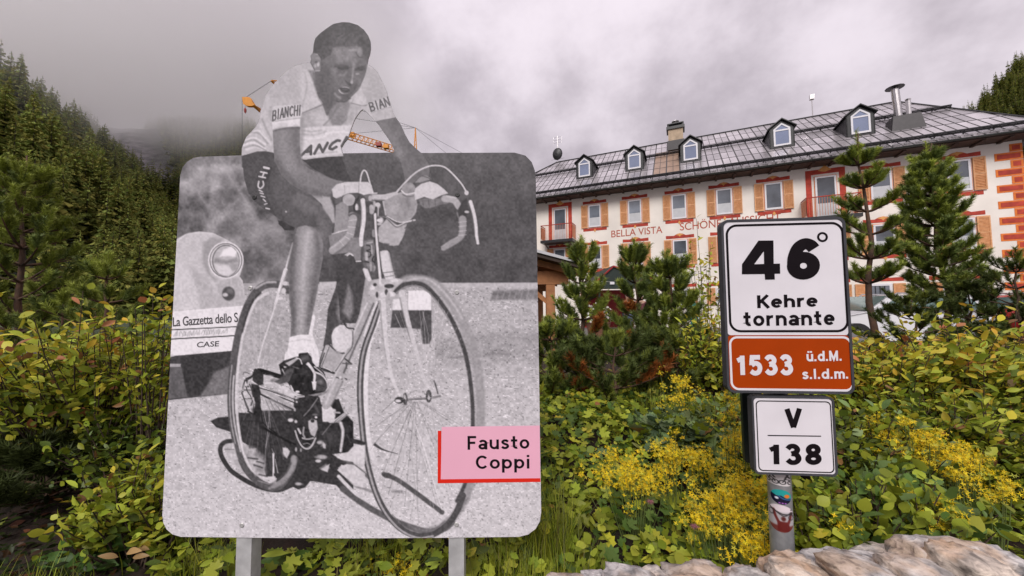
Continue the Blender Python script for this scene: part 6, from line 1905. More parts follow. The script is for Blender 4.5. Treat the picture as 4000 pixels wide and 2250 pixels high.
    MB().tube([pl.pt(s + .22, zb + .5), pl.pt(s + .22, zb + 1.4), pl.pt(s + .22, zb + 1.5)], [.11, .11, .13], 10).build('flue', M_steel, fb)
    MB().tube([pl.pt(s - .28, zt + .08), pl.pt(s - .28, zt + .10), pl.pt(s - .28, zt + .2)], [.40, .40, .05], 12).build('flue_cap', M_dark, fb)
    MB().tube([pl.pt(s - .28, zt), pl.pt(s - .28, zt + .1)], .03, 6).build('cap_stem', M_dark, fb)
    # antenna mast at the left end of the ridge
    pl, s = upright(2178, -HRUN)
    za = zr - .2; zt = pl.uv(2178, 532)[1]
    an = MB().tube([pl.pt(s, za), pl.pt(s, zt)], .035, 6).build('antenna_mast', M_steel, root)
    for zq, L_ in ((zt - .1, .38), (zt - .35, .38), (zt - .60, .38), (zt - 2.1, .62)):
        MB().tube([pl.pt(s - L_, zq), pl.pt(s + L_, zq)], .014, 5).build('antenna_rod', M_steel, an)
    for e in (-1, 0, 1):
        MB().tube([pl.pt(s + e * .36, zt - .05), pl.pt(s + e * .36, zt - .65)], .012, 5).build('antenna_rod', M_steel, an)
    m = MB(); c_ = pl.pt(s, za + .95, .08)
    rings = [[c_ + FU * (.46 * math.sin(b) * math.cos(q)) + Vector((0, 0, .56 * math.sin(b) * math.sin(q))) + FN * (.22 * math.cos(b)) for q in np.linspace(0, 6.283, 17)[:-1]] for b in (.05, .5, .9, 1.3, 1.57)]
    vs = [v for r_ in rings for v in r_]
    m.add(vs, [(i * 16 + k, i * 16 + (k + 1) % 16, (i + 1) * 16 + (k + 1) % 16, (i + 1) * 16 + k) for i in range(4) for k in range(16)] + [tuple(range(16))])
    m.build('satellite_dish', M_dark, an)
    pl, s = upright(3180, -HRUN)
    zt = pl.uv(3181, 378)[1]
    po = MB().tube([pl.pt(s, zr - .1), pl.pt(s, zt)], .035, 6).build('roof_pole', M_steel, root)
    MB().box(pl.pt(s, zt), .12, .12, .16, (FU, FN, Vector((0, 0, 1)))).build('pole_head', M_steel, po)
    return root
hotel()
# ================================================================== CRANE, PAVILION, CANOPY, CARS, PEOPLE
M_yellow = mat('crane_yellow', srgb(214, 140, 30), .5, .12, 3)
M_rope = mat('steel_rope', (0.10, 0.10, 0.11), .5, .1, 3)
M_hook = mat('hook_red', srgb(150, 50, 40), .5, .1, 3)
def crane():
    Y = 60.0
    a = lambda x, y, dy=0: at(900 + x / 2.415, 50 + y / 2.415, Y + dy)
    base = at(1640, 1205, Y + 14)
    root = empty('tower_crane', (base.x, base.y, .3))
    tag(root, 'yellow lattice tower crane whose jib passes behind the cut-out rider', 'crane')
    # jib: three-chord lattice
    p0, p1 = a(300, 905, -6), a(1750, 1345, 10)
    ax = (p1 - p0); n = 34
    t = ax.normalized(); side = t.cross(Vector((0, 0, 1))).normalized(); up = side.cross(t).normalized()
    hj, wj = .55, .55
    for (o1, nm) in ((up * hj, 'chord'), (side * wj - up * hj, 'chord'), (-side * wj - up * hj, 'chord')):
        MB().tube([p0 + o1 * .4, p0 + ax * .06 + o1, p1 + o1], .085, 5).build(nm, M_yellow, root)
    m = MB()
    for i in range(n):
        c0 = p0 + ax * (i / n); c1 = p0 + ax * ((i + 1) / n); cm = (c0 + c1) / 2
        for e in (1, -1):
            m.tube([c0 + (side * e * wj - up * hj), cm + up * hj], .042, 4, False); m.tube([cm + up * hj, c1 + (side * e * wj - up * hj)], .042, 4, False)
        m.tube([c0 + side * wj - up * hj, c0 - side * wj - up * hj], .04, 4, False)
    o = m.build('lacing', M_yellow, root); o["kind"] = 'stuff'
    # tip: forked head with a sheave
    h0, h1 = a(118, 800, -8), a(300, 930, -6)
    m = MB()
    for e in (-.18, .18):
        s_ = Vector((0, 1, 0)) * e
        P = [a(118, 800, -8), a(165, 800, -8), a(205, 830, -8), a(235, 875, -8), a(290, 905, -6), a(275, 940, -6), a(210, 885, -8), a(165, 885, -8), a(128, 865, -8)]
        m.prism([p + s_ for p in P], (0, .06, 0))
    m.build('jib_head', M_yellow, root)
    c_ = a(168, 838, -8)
    MB().tube([c_ + Vector((0, -.12, 0)), c_ + Vector((0, .12, 0))], .62, 18).build('sheave', M_yellow, root)
    MB().tube([a(112, 800, -8), a(110, 1150, -8), a(108, 1500, -8)], .028, 4).build('hoist_rope', M_rope, root)
    MB().tube([a(140, 885, -8), a(140, 905, -8)], .03, 4).build('hook_rope', M_rope, root)
    m = MB().tube([a(140, 900, -8), a(140, 915, -8), a(140, 935, -8), a(140, 948, -8)], [.10, .17, .14, .03], 8); m.build('hook_block', M_hook, root)
    # stub mast with pendant
    q = a(390, 640, -5)
    m = MB().tube([a(385, 640, -5), a(440, 690, -4)], .16, 6); m.tube([a(400, 640, -5), a(455, 645, -4)], .12, 6); m.build('jib_stay_post', M_yellow, root)
    MB().tube([a(150, 795, -8), q], .035, 4).build('pendant', M_rope, root)
    # A-frame on the right with stays
    top = a(1745, 1085, 10)
    for e in (-1, 1):
        MB().tube([top, a(1745 + e * 14, 1345, 10)], .10, 5).build('mast_leg', M_yellow, root)
    m = MB()
    for k in range(1, 6):
        w_ = 14 * k / 6
        m.tube([a(1745 - w_, 1085 + 260 * k / 6, 10), a(1745 + w_, 1085 + 260 * (k - .6) / 6, 10)], .04, 4, False)
    o = m.build('mast_lacing', M_yellow, root); o["kind"] = 'stuff'
    for e_ in (a(430, 660, -4), a(1130, 990, 2), a(1150, 1140, 2)):
        MB().tube([top, e_], .03, 4).build('pendant', M_rope, root)
    for e_ in (a(2180, 1320, 14), a(2060, 1345, 14)):
        MB().tube([top, e_, e_ + (e_ - top) * .3], .03, 4).build('pendant', M_rope, root)
    MB().tube([p1, a(1950, 1380, 14)], .15, 5).build('counter_jib', M_yellow, root)
    # small trolley and cabinets on the jib
    for x, y in ((1150, 1150), (1400, 1245), (1470, 1265)):
        MB().box(a(x, y, 4), .45, .4, .32).build('trolley', M_hook if x == 1400 else M_yellow, root)
    # tower, hidden behind the sign but standing where it stands
    tb = a(1752, 1360, 11)
    for e in (-.6, .6):
        for f in (-.6, .6):
            MB().tube([(tb.x + e, tb.y + f, .3), (tb.x + e, tb.y + f, tb.z)], .09, 5).build('tower_chord', M_yellow, root)
    m = MB()
    z = .5
    while z < tb.z - 1.2:
        for e in (-.6, .6):
            m.tube([(tb.x - .6, tb.y + e, z), (tb.x + .6, tb.y + e, z + 1.2)], .04, 4, False); m.tube([(tb.x + e, tb.y - .6, z), (tb.x + e, tb.y + .6, z + 1.2)], .04, 4, False)
        z += 1.2
    o = m.build('tower_lacing', M_yellow, root); o["kind"] = 'stuff'
crane()

M_wood = mat('larch_timber', srgb(176, 120, 78), .7, .2, 9, bump=.15, bscale=40)
M_pale_roof = mat('pale_sheet_roof', (0.55, 0.55, 0.57), .4, .1, 3)
M_dark_wood = mat('dark_roof_boards', (0.045, 0.03, 0.022), .8, .2, 5)
def pavilion():
    Y = 6.2
    p = at(2150, 1205, Y)
    root = empty('timber_shelter', (p.x, p.y, .42))
    tag(root, 'open timber shelter with pale sheet roof partly hidden by the photo sign', 'shelter')
    hw = .073
    zt = at(2150, 1112, Y).z
    for dx, dy in ((0, 0), (-2.2, 0), (0, 2.4), (-2.2, 2.4)):
        MB().box((p.x + dx, p.y + dy, (zt + .42) / 2), hw, hw, (zt - .42) / 2).build('post', M_wood, root)
    b0, b1 = p.x - 2.5, p.x + .30
    for dy in (0, 2.4):
        MB().box(((b0 + b1) / 2, p.y + dy, zt + .11), (b1 - b0) / 2, .08, .108).build('beam', M_wood, root)
    # braces
    MB().tube([(p.x + .02, p.y, zt - .35), (p.x - .42, p.y, zt + .02)], .05, 4).build('brace', M_wood, root)
    MB().tube([(p.x, p.y + .02, zt - .35), (p.x, p.y + .45, zt + .02)], .05, 4).build('brace', M_wood, root)
    # roof slope falling to the right
    zr0, zr1 = zt + .98, zt + .27
    x0, x1 = p.x - 2.1, p.x + .50
    y0, y1 = p.y - .45, p.y + 2.9
    m = MB(); m.prism([(x0, y0, zr0), (x1, y0, zr1), (x1, y1, zr1), (x0, y1, zr0)], (0, 0, -.06)); rf = m.build('roof_boards', M_dark_wood, root)
    m = MB(); m.prism([(x0, y0 - .03, zr0 + .003), (x1 + .04, y0 - .03, zr1 - .008), (x1 + .04, y1 + .03, zr1 - .008), (x0, y1 + .03, zr0 + .003)], (0, 0, .045)); m.build('roof_sheet', M_pale_roof, root)
    for i in range(5):
        yy = y0 + .25 + i * .7
        m = MB(); m.prism([(x0, yy, zr0 - .063), (x1 - .06, yy, zr1 - .047), (x1 - .06, yy + .08, zr1 - .047), (x0, yy + .08, zr0 - .063)], (0, 0, -.10)); m.build('rafter', M_wood, root)
pavilion()

M_canopy = mat('dark_green_canopy', (0.016, 0.028, 0.022), .6, .2, 3)
M_cred = mat('canopy_red', srgb(150, 30, 34), .6, .1, 4)
def canopy():
    Y = 17.5
    c0 = at(2470, 1205, Y)
    root = empty('entrance_canopy', (c0.x, c0.y, .4))
    tag(root, 'dark green pitched entrance canopy in front of the hotel behind the young pines', 'canopy')
    l, r_, tp = at(2330, 1100, Y), at(2575, 1100, Y), at(2395, 1042, Y)
    tp2 = at(2500, 1060, Y)
    D_ = Vector((0, 4.5, 0))
    m = MB(); m.prism([l, tp, r_], (0, .05, 0)); m.prism([l, tp, tp + D_, l + D_], (0, 0, .06)); m.prism([tp, r_, r_ + D_, tp + D_], (0, 0, .06)); m.build('roof', M_canopy, root)
    m = MB(); m.box((l + r_) / 2 + Vector((0, -.05, -.18)), (r_ - l).length / 2, .04, .17); m.build('valance', M_canopy, root)
    MB().tube([l + Vector((0, -.06, .02)), tp + Vector((0, -.06, .02)), r_ + Vector((0, -.06, .02))], .05, 4).build('red_edge', M_cred, root)
    for q in (l + Vector((.15, .1, 0)), r_ + Vector((-.15, .1, 0)), l + Vector((.15, 4.2, 0)), r_ + Vector((-.15, 4.2, 0))):
        MB().tube([(q.x, q.y, .4), (q.x, q.y, q.z - .03)], .05, 6).build('pole', M_dark, root)
    m = MB(); m.box((c0.x, c0.y + 4.4, 1.55), (r_ - l).length / 2, .04, 1.1); m.build('back_screen', M_cred, root)
    MB().box(at(2391, 1106, Y - .12), .10, .03, .06).build('lamp', M_wframe, root)
canopy()
# flower tub with white blooms by the entrance
M_tub = mat('terracotta_tub', (0.20, 0.09, 0.055), .8, .2, 6)
M_pale_flower = mat('white_petals', (0.75, 0.74, 0.68), .6, .08, 20)

M_carwhite = mat('white_car_paint', (0.70, 0.70, 0.72), .22, .02, 2, spec=.6)
M_carred = mat('red_car_paint', (0.42, 0.02, 0.015), .25, .03, 2, spec=.6)
M_carglass = mat('car_glass', (0.10, 0.16, 0.15), .06, .15, 1.5, spec=.8)
M_tyre = mat('tyre_rubber', (0.02, 0.02, 0.02), .8, .1, 9)
M_rim = mat('alloy_rim', (0.45, 0.45, 0.46), .3, .05, 9, metal=.7)
M_tail = mat('tail_lamp', (0.6, 0.02, 0.01), .2, .05, 9)
M_headl = mat('head_lamp', (0.65, 0.66, 0.68), .15, .05, 9)
def car_meshes():
    """estate car along +x, 4.4 m long, on z=0; profile lofted across the width with tumblehome"""
    prof = [(-2.18, .42), (-2.20, .75), (-2.16, .98), (-2.02, 1.06), (-1.78, 1.40), (-1.55, 1.47), (-.5, 1.52), (.35, 1.46), (1.02, 1.02), (1.55, .92), (2.05, .76), (2.20, .60), (2.18, .35), (1.7, .22), (-1.7, .22)]
    def body():
        lv = []
        for wy, sc, top in ((-.86, .985, .0), (-.89, 1.0, .0), (0, 1.0, 0), (.89, 1.0, 0), (.86, .985, 0)):
            row = []
            for (x, z) in prof:
                y = wy
                if z > 1.0: y = wy * (1 - (z - 1.0) * .42)
                if abs(wy) > .1 and abs(x) > 1.7: y *= .93
                zz_ = z + (0.03 if abs(wy) < .1 and z > 1.0 else 0)
                xx = x * (1.0 if abs(wy) > .1 else 1.015)
                row.append((xx, y, zz_))
            lv.append(row)
        n = len(prof)
        V = [v for r_ in lv for v in r_]
        F = []
        for i in range(4):
            for k in range(n):
                F.append((i * n + k, i * n + (k + 1) % n, (i + 1) * n + (k + 1) % n, (i + 1) * n + k))
        F.append(tuple(range(n))); F.append(tuple(range(5 * n - 1, 4 * n - 1, -1)))
        return V, F
    def side_glass(sg):
        P = [(-1.72, 1.08), (-1.60, 1.37), (-.5, 1.43), (.30, 1.38), (.82, 1.06)]
        return [(x, sg * (.905 * (1 - (z - 1.0) * .42) + .004), z) for x, z in P]
    return body(), side_glass
def car(name, loc, rz_, label, paint, mirror=False):
    root = empty(name, loc)
    root.rotation_euler = (0, 0, rz_)
    tag(root, label, 'car', 'cars parked in front of the hotel')
    (V, F), sg = car_meshes()
    def part(nm, V_, F_, mt_, smooth=False, par=None):
        me = bpy.data.meshes.new(nm); me.from_pydata([tuple(v) for v in V_], [], F_); me.update()
        if smooth: me.shade_smooth()
        o = obj_from_mesh(nm, me, mt_, par or root); return o
    b = part('body', V, F, paint)
    bv = b.modifiers.new('bevel', 'BEVEL'); bv.width = .05; bv.segments = 3; bv.limit_method = 'ANGLE'; bv.angle_limit = R(20)
    b.data.shade_smooth()
    for s_ in (-1, 1):
        P = sg(s_)
        F2 = [tuple(range(5))] if s_ > 0 else [tuple(range(4, -1, -1))]
        m = MB(); m.prism([Vector(p) for p in P], (0, s_ * .006, 0)); part('side_window', m.v, m.f, M_carglass)
        m = MB(); m.box((-.42, s_ * .80, 1.24), .035, .03, .18); part('pillar', m.v, m.f, M_dark)
        for x in (-1.32, 1.36):
            m = MB(); m.tube([(x, s_ * .74, .32), (x, s_ * .93, .32)], .32, 20); w_ = part('wheel', m.v, m.f, M_tyre)
            m = MB(); m.tube([(x, s_ * .90, .32), (x, s_ * .938, .32)], .21, 16); part('rim', m.v, m.f, M_rim, par=w_)
            m = MB(); m.tube([(x, s_ * .70, .34), (x, s_ * .915, .34)], .37, 20); part('wheel_arch', m.v, m.f, M_dark)
        m = MB(); m.box((.72, s_ * 1.0, 1.05), .07, .09, .06); part('mirror', m.v, m.f, paint)
        m = MB(); m.box((-2.17, s_ * .68, .86), .035, .12, .12); part('tail_light', m.v, m.f, M_tail)
        m = MB(); m.box((2.10, s_ * .66, .68), .06, .14, .07); part('headlight', m.v, m.f, M_headl)
        m = MB(); m.tube([(-1.5, s_ * .62, 1.50), (-1.4, s_ * .62, 1.55), (.1, s_ * .62, 1.555), (.2, s_ * .62, 1.50)], .02, 5); part('roof_rail', m.v, m.f, M_rim)
    for (P, nm) in (([(.38, -.66, 1.46), (.38, .66, 1.46), (1.00, .78, 1.045), (1.00, -.78, 1.045)], 'windscreen'), ([(-1.80, .66, 1.40), (-1.80, -.66, 1.40), (-2.03, -.76, 1.08), (-2.03, .76, 1.08)], 'rear_window')):
        n_ = (Vector(P[1]) - Vector(P[0])).cross(Vector(P[3]) - Vector(P[0])).normalized()
        if n_.x * P[0][0] < 0: n_ = -n_
        m = MB(); m.prism([Vector(p) + n_ * .025 for p in P], n_ * .008); part(nm, m.v, m.f, M_carglass)
    m = MB(); m.box((-2.215, 0, .62), .008, .26, .055); part('number_plate', m.v, m.f, M_wframe)
    return root
c1 = at(3400, 1205, 11.2); car('parked_car', (c1.x + .4, c1.y, .41), R(172), 'white estate car parked behind the slim pine beside the bend sign', M_carwhite)
c2 = at(3720, 1205, 12.2); car('parked_car', (c2.x + 1.2, c2.y + .3, .41), R(168), 'white estate car parked behind the bushy pine', M_carwhite)
c3 = at(3360, 1205, 14.6); car('parked_car', (c3.x - .2, c3.y + 1.0, .41), R(178), 'farther white car whose roof shows above the nearer parked car', M_carwhite)
c4 = at(3990, 1205, 10.3); car('parked_car', (c4.x + 1.9, c4.y, .41), R(-12), 'red car at the right edge behind the small pine', M_carred)

# ---- people far behind the pines
M_skin = mat('skin', (0.42, 0.24, 0.17), .55, .06, 9)
M_jacket = mat('dark_jacket', (0.03, 0.032, 0.045), .8, .15, 12)
M_shirt = mat('white_shirt', (0.66, 0.64, 0.64), .8, .06, 12)
M_jeans = mat('blue_jeans', (0.09, 0.12, 0.19), .85, .15, 14)
M_teal = mat('turquoise_jacket', srgb(30, 150, 150), .6, .12, 9)
M_maroon = mat('maroon_top', (0.13, 0.03, 0.045), .8, .15, 10)
M_hair = mat('grey_hair', (0.22, 0.20, 0.18), .8, .2, 30)
def skin_fig(name, J, E, mt_, parent, root_i=0, sub=2):
    me = bpy.data.meshes.new(name)
    me.from_pydata([j[:3] for j in J], E, [])
    o = obj_from_mesh(name, me, mt_, parent)
    sk = o.modifiers.new('skin', 'SKIN')
    if not me.skin_vertices:
        bpy.context.view_layer.objects.active = o
    for i, v in enumerate(me.skin_vertices[0].data):
        v.radius = (J[i][3], J[i][3] * (J[i][4] if len(J[i]) > 4 else 1)); v.use_root = (i == root_i)
    sk.use_smooth_shade = True
    s_ = o.modifiers.new('sub', 'SUBSURF'); s_.levels = sub; s_.render_levels = sub
    return o
def person(loc, rz_, label, top, legs, sit=False, shirt=None):
    root = empty('person', loc); root.rotation_euler = (0, 0, rz_)
    tag(root, label, 'person')
    h = .47 if sit else .92
    knee = [(.10, -.42, .48), (.10, -.44, .08)] if sit else [(.10, -.02, .50), (.10, .02, .09)]
    J, E = [], []
    def j(*a): J.append(a); return len(J) - 1
    pel = j(0, 0, h, .145, .75); ch = j(0, .01, h + .30, .16, .72); sh = j(0, .01, h + .48, .13, .7); nk = j(0, 0, h + .56, .055); hd = j(0, -.02, h + .66, .085); ht = j(0, -.015, h + .78, .075)
    E += [(pel, ch), (ch, sh), (sh, nk), (nk, hd), (hd, ht)]
    for s_ in (-1, 1):
        a = j(s_ * .19, .0, h + .47, .06); b = j(s_ * .25, .05 - .04, h + .22, .047); c_ = j(s_ * .22, -.18, h + .04, .036); d = j(s_ * .20, -.27, h + .03, .03)
        E += [(sh, a), (a, b), (b, c_), (c_, d)]
        for q in range(4):
            f = j(s_ * .20 + (q - 1.5) * .018, -.35, h + .01, .009); E.append((d, f))
        f = j(s_ * .20 - s_ * .045, -.31, h + .04, .010); E.append((d, f))
        k = knee[0]; an = knee[1]
        p = j(s_ * .095, 0, h - .04, .09); q1 = j(s_ * k[0], k[1], k[2], .062); q2 = j(s_ * an[0], an[1], an[2], .042); q3 = j(s_ * an[0] * 1.1, an[1] - .15, .04, .036)
        E += [(pel, p), (p, q1), (q1, q2), (q2, q3)]
    skin_fig('body', J, E, M_skin, root)
    # clothes: a little larger than the body under them
    J2 = [(0, 0, h - .02, .165, .78), (0, .01, h + .30, .178, .76), (0, .01, h + .47, .15, .74)]; E2 = [(0, 1), (1, 2)]
    for s_ in (-1, 1):
        i = len(J2); J2 += [(s_ * .19, 0, h + .47, .078), (s_ * .25, .01, h + .22, .064), (s_ * .22, -.16, h + .05, .052)]; E2 += [(2, i), (i, i + 1), (i + 1, i + 2)]
    skin_fig('jacket', J2, E2, top, root)
    J3 = [(0, 0, h - .02, .155, .8)]; E3 = []
    for s_ in (-1, 1):
        k = knee[0]; an = knee[1]
        i = len(J3); J3 += [(s_ * .095, 0, h - .05, .105), (s_ * k[0], k[1], k[2], .078), (s_ * an[0], an[1], an[2] + .03, .062)]; E3 += [(0, i), (i, i + 1), (i + 1, i + 2)]
    skin_fig('trousers', J3, E3, legs, root)
    skin_fig('hair', [(0, .02, h + .74, .088), (0, .035, h + .68, .078)], [(0, 1)], M_hair, root, 0, 2)
    m = MB()
    m.add([(-.012, -.098, h + .70), (.012, -.098, h + .70), (0, -.128, h + .665), (.016, -.10, h + .655), (-.016, -.10, h + .655)], [(0, 1, 2), (1, 3, 2), (3, 4, 2), (4, 0, 2)])
    me = bpy.data.meshes.new('nose'); me.from_pydata(m.v, [], m.f); obj_from_mesh('nose', me, M_skin, root)
    for s_ in (-1, 1):
        m = MB().tube([(s_ * .032, -.088, h + .705), (s_ * .032, -.105, h + .705)], [.012, .009], 8)
        me = bpy.data.meshes.new('eye'); me.from_pydata(m.v, [], m.f); obj_from_mesh('eye', me, M_dark, root)
    if shirt:
        m = MB(); m.prism([(-.07, -.145, h + .47), (.07, -.145, h + .47), (.03, -.160, h + .10), (-.03, -.160, h + .10)], (0, .03, 0))
        me = bpy.data.meshes.new('shirt_front'); me.from_pydata(m.v, [], m.f); obj_from_mesh('shirt_front', me, shirt, root)
    return root
p1 = at(2452, 1205, 14.0); person((p1.x, p1.y, .41), R(12), 'person in dark jacket and white shirt standing behind the middle pine', M_jacket, M_jeans, shirt=M_shirt)
p2 = at(2505, 1205, 15.0); person((p2.x, p2.y, .41), R(-20), 'person in maroon top standing beside the man in a dark jacket', M_maroon, M_jacket)
p3 = at(2706, 1205, 12.5); person((p3.x, p3.y, .41), R(60), 'person in turquoise jacket near the thin leafy sapling', M_teal, M_teal)
# ================================================================== VEGETATION
M_leaf = attr_mat('leaf', rough=.42, spec=.22, transl=.28)
M_needle = attr_mat('pine_needles', rough=.55, spec=.25, transl=.15)
M_twig = mat('twig_bark', (0.06, 0.038, 0.026), .85, .3, 20)
M_pinebark = mat('pine_bark', (0.13, 0.065, 0.038), .9, .35, 12, bump=.3, bscale=60, col2=(0.06, 0.04, 0.03))
M_petal = attr_mat('yellow_petals', rough=.6, spec=.2, transl=.2)

def leaf_template(n=4, wd=.46, fold=.16, droop=.18, tipk=1.0):
    """unit-length leaf along +x, up +z"""
    V, F = [], []
    xs = np.linspace(0, 1, n + 1)
    prof = np.sin(np.pi * xs ** tipk) ** .8 * wd / 2
    for x, p in zip(xs, prof):
        z = -droop * x * x
        V += [(x, 0, z), (x, p, z + p * fold * 2), (x, -p, z + p * fold * 2)]
    for i in range(n):
        a, b = 3 * i, 3 * i + 3
        if i == 0:
            F += [(a, b, b + 1), (a, b + 2, b)]
        elif i == n - 1:
            F += [(a, b, a + 1), (a, a + 2, b)]
        else:
            F += [(a, b, b + 1), (a, b + 1, a + 1), (a, b + 2, b), (a, a + 2, b + 2)]
    return np.array(V, float), np.array(F)
def lobed_template(lobes=7, notch=.72):
    V = [(0.42, 0, -.05)]
    F = []
    n = lobes * 2
    for k in range(n + 1):
        a = math.pi * 1.72 * (k / n - .5)
        r_ = (1.0 if k % 2 else notch) * .58
        V.append((.42 + r_ * math.cos(a), r_ * math.sin(a), .07 * (1 if k % 2 else -.3)))
    for k in range(n):
        F.append((0, k + 1, k + 2))
    return np.array(V, float), np.array(F)
T_OVAL = leaf_template(4, .48)
T_ROUND = leaf_template(4, .80, .08, .10, .9)
T_SLIM = leaf_template(4, .26, .1, .35)
T_LOBE = lobed_template()
T_BIG = leaf_template(7, .36, .2, .42)
def frames(dirs, ups):
    X_ = dirs / (np.linalg.norm(dirs, axis=1, keepdims=True) + 1e-9)
    Y_ = np.cross(ups, X_); Y_ /= (np.linalg.norm(Y_, axis=1, keepdims=True) + 1e-9)
    Z_ = np.cross(X_, Y_)
    return X_, Y_, Z_
def scatter_leaves(tmpl, pos, dirs, ups, size, cols):
    V, F = tmpl
    X_, Y_, Z_ = frames(dirs, ups)
    n, k = len(pos), len(V)
    W = pos[:, None, :] + size[:, None, None] * (V[None, :, 0:1] * X_[:, None, :] + V[None, :, 1:2] * Y_[:, None, :] + V[None, :, 2:3] * Z_[:, None, :])
    FF = (F[None] + (np.arange(n) * k)[:, None, None]).reshape(-1, 3)
    C = np.repeat(cols, k, axis=0)
    return W.reshape(-1, 3), FF, C
def join(parts):
    Vs, Fs, Cs, b = [], [], [], 0
    for V, F, C in parts:
        Vs.append(V); Fs.append(F + b); Cs.append(C); b += len(V)
    return np.concatenate(Vs), np.concatenate(Fs), np.concatenate(Cs)
def palette(r, n, cols, wts, jit=.22):
    cols = np.array(cols, float)
    i = r.choice(len(cols), n, p=np.array(wts) / sum(wts))
    return np.clip(cols[i] * r.uniform(1 - jit, 1 + jit, (n, 1)) * r.uniform(.92, 1.08, (n, 3)), 0, 1)
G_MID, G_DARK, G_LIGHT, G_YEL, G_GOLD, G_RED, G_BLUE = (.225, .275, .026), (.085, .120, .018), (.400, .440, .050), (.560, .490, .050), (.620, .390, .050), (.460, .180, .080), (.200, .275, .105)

def shrub(name, label, c, rad, nstem, per, leaf, tmpl, cols, wts, seed, base_z=.85, cat='shrub', up=.55, topcols=None, sprig=0.0, group=None, inner=.35):
    """stems arch from the base to points spread through the crown; leaves sit along the outer part of each stem"""
    r = np.random.default_rng(seed)
    base_z = float(garden_h(np.array([c.x]), np.array([c.y]))[0]) - .01
    root = empty(name, (c.x, c.y, base_z))
    tag(root, label, cat, group)
    off = np.array((c.x, c.y, base_z))
    P, D, U, Sz_, Hh = [], [], [], [], []
    mb = MB()
    for i in range(nstem):
        v = r.normal(size=3); v /= np.linalg.norm(v)
        if v[2] < -.45: v[2] *= -.5
        k = r.uniform(inner, 1.0) ** .6
        if r.random() < sprig: k = r.uniform(1.05, 1.35); v[2] = abs(v[2]) + .4
        end = np.array((c.x, c.y, c.z)) + v * np.array(rad) * k
        b0 = np.array((c.x + r.uniform(-.3, .3) * rad[0] + v[0] * rad[0] * .25, c.y + r.uniform(-.3, .3) * rad[1], base_z + .005))
        mid = (b0 + end) / 2 + np.array((0, 0, .12 * rad[2])) + r.normal(size=3) * .06 * rad[0]
        ts = np.linspace(0, 1, 6)
        C = [(1 - t) ** 2 * b0 + 2 * t * (1 - t) * mid + t * t * end for t in ts]
        if i % 3 < 2:
            mb.tube([tuple(q - off) for q in C], [.0045 * (1 - .7 * t) for t in ts], 4, False)
        for j in range(int(per * 1.75)):
            t = r.uniform(.38, 1.0) if j else 1.0
            p = (1 - t) ** 2 * b0 + 2 * t * (1 - t) * mid + t * t * end
            tg = 2 * (1 - t) * (mid - b0) + 2 * t * (end - mid); tg /= np.linalg.norm(tg) + 1e-9
            sd = np.cross(tg, (0, 0, 1)); sd /= np.linalg.norm(sd) + 1e-9
            sg = 1 if j % 2 else -1
            d = tg * .55 + sd * sg * r.uniform(.5, 1.0) + r.normal(size=3) * .25 + np.array((0, 0, .15))
            P.append(p + r.normal(size=3) * leaf * .25); D.append(d); U.append(np.array((0, 0, up)) + r.normal(size=3) * .38 + (p - np.array(c)) / (np.array(rad)) * .35); Sz_.append(leaf * .78 * (r.uniform(.45, 1.0) if r.random() < .6 else r.uniform(.9, 1.5))); Hh.append((p[2] - c.z) / rad[2])
    P, D, U, Sz_, Hh = map(np.array, (P, D, U, Sz_, Hh))
    col = palette(r, len(P), cols, wts)
    if topcols is not None:
        tcl = palette(r, len(P), *topcols)
        k = np.clip(Hh * 1.1 + .15 + r.normal(size=len(P)) * .25, 0, 1)[:, None]
        k = (k > r.random((len(P), 1))).astype(float)
        col = col * (1 - k) + tcl * k
    brown = r.random(len(P)) < .025
    col[brown] = np.array((.30, .15, .06)) * r.uniform(.6, 1.3, (int(brown.sum()), 1))
    kind_ = r.random(len(P))
    alt = {id(T_OVAL): (T_ROUND, T_SLIM), id(T_ROUND): (T_OVAL, T_ROUND), id(T_LOBE): (T_LOBE, T_ROUND)}[id(tmpl)]
    sets = []
    for tm_, m_, sc_ in ((tmpl, kind_ < .62, 1.0), (alt[0], (kind_ >= .62) & (kind_ < .86), .72), (alt[1], kind_ >= .86, 1.15)):
        if m_.any():
            sets.append(scatter_leaves(tm_, P[m_] - off, D[m_], U[m_], Sz_[m_] * sc_, col[m_]))
    V, F, C = join(sets)
    me = np_mesh('foliage', V, F, col=C, smooth=True)
    f = obj_from_mesh('foliage', me, M_leaf, root); f["kind"] = 'stuff'
    me = bpy.data.meshes.new('stems'); me.from_pydata(mb.v, [], mb.f); me.update()
    s_ = obj_from_mesh('stems', me, M_twig, root); s_["kind"] = 'stuff'
    return root

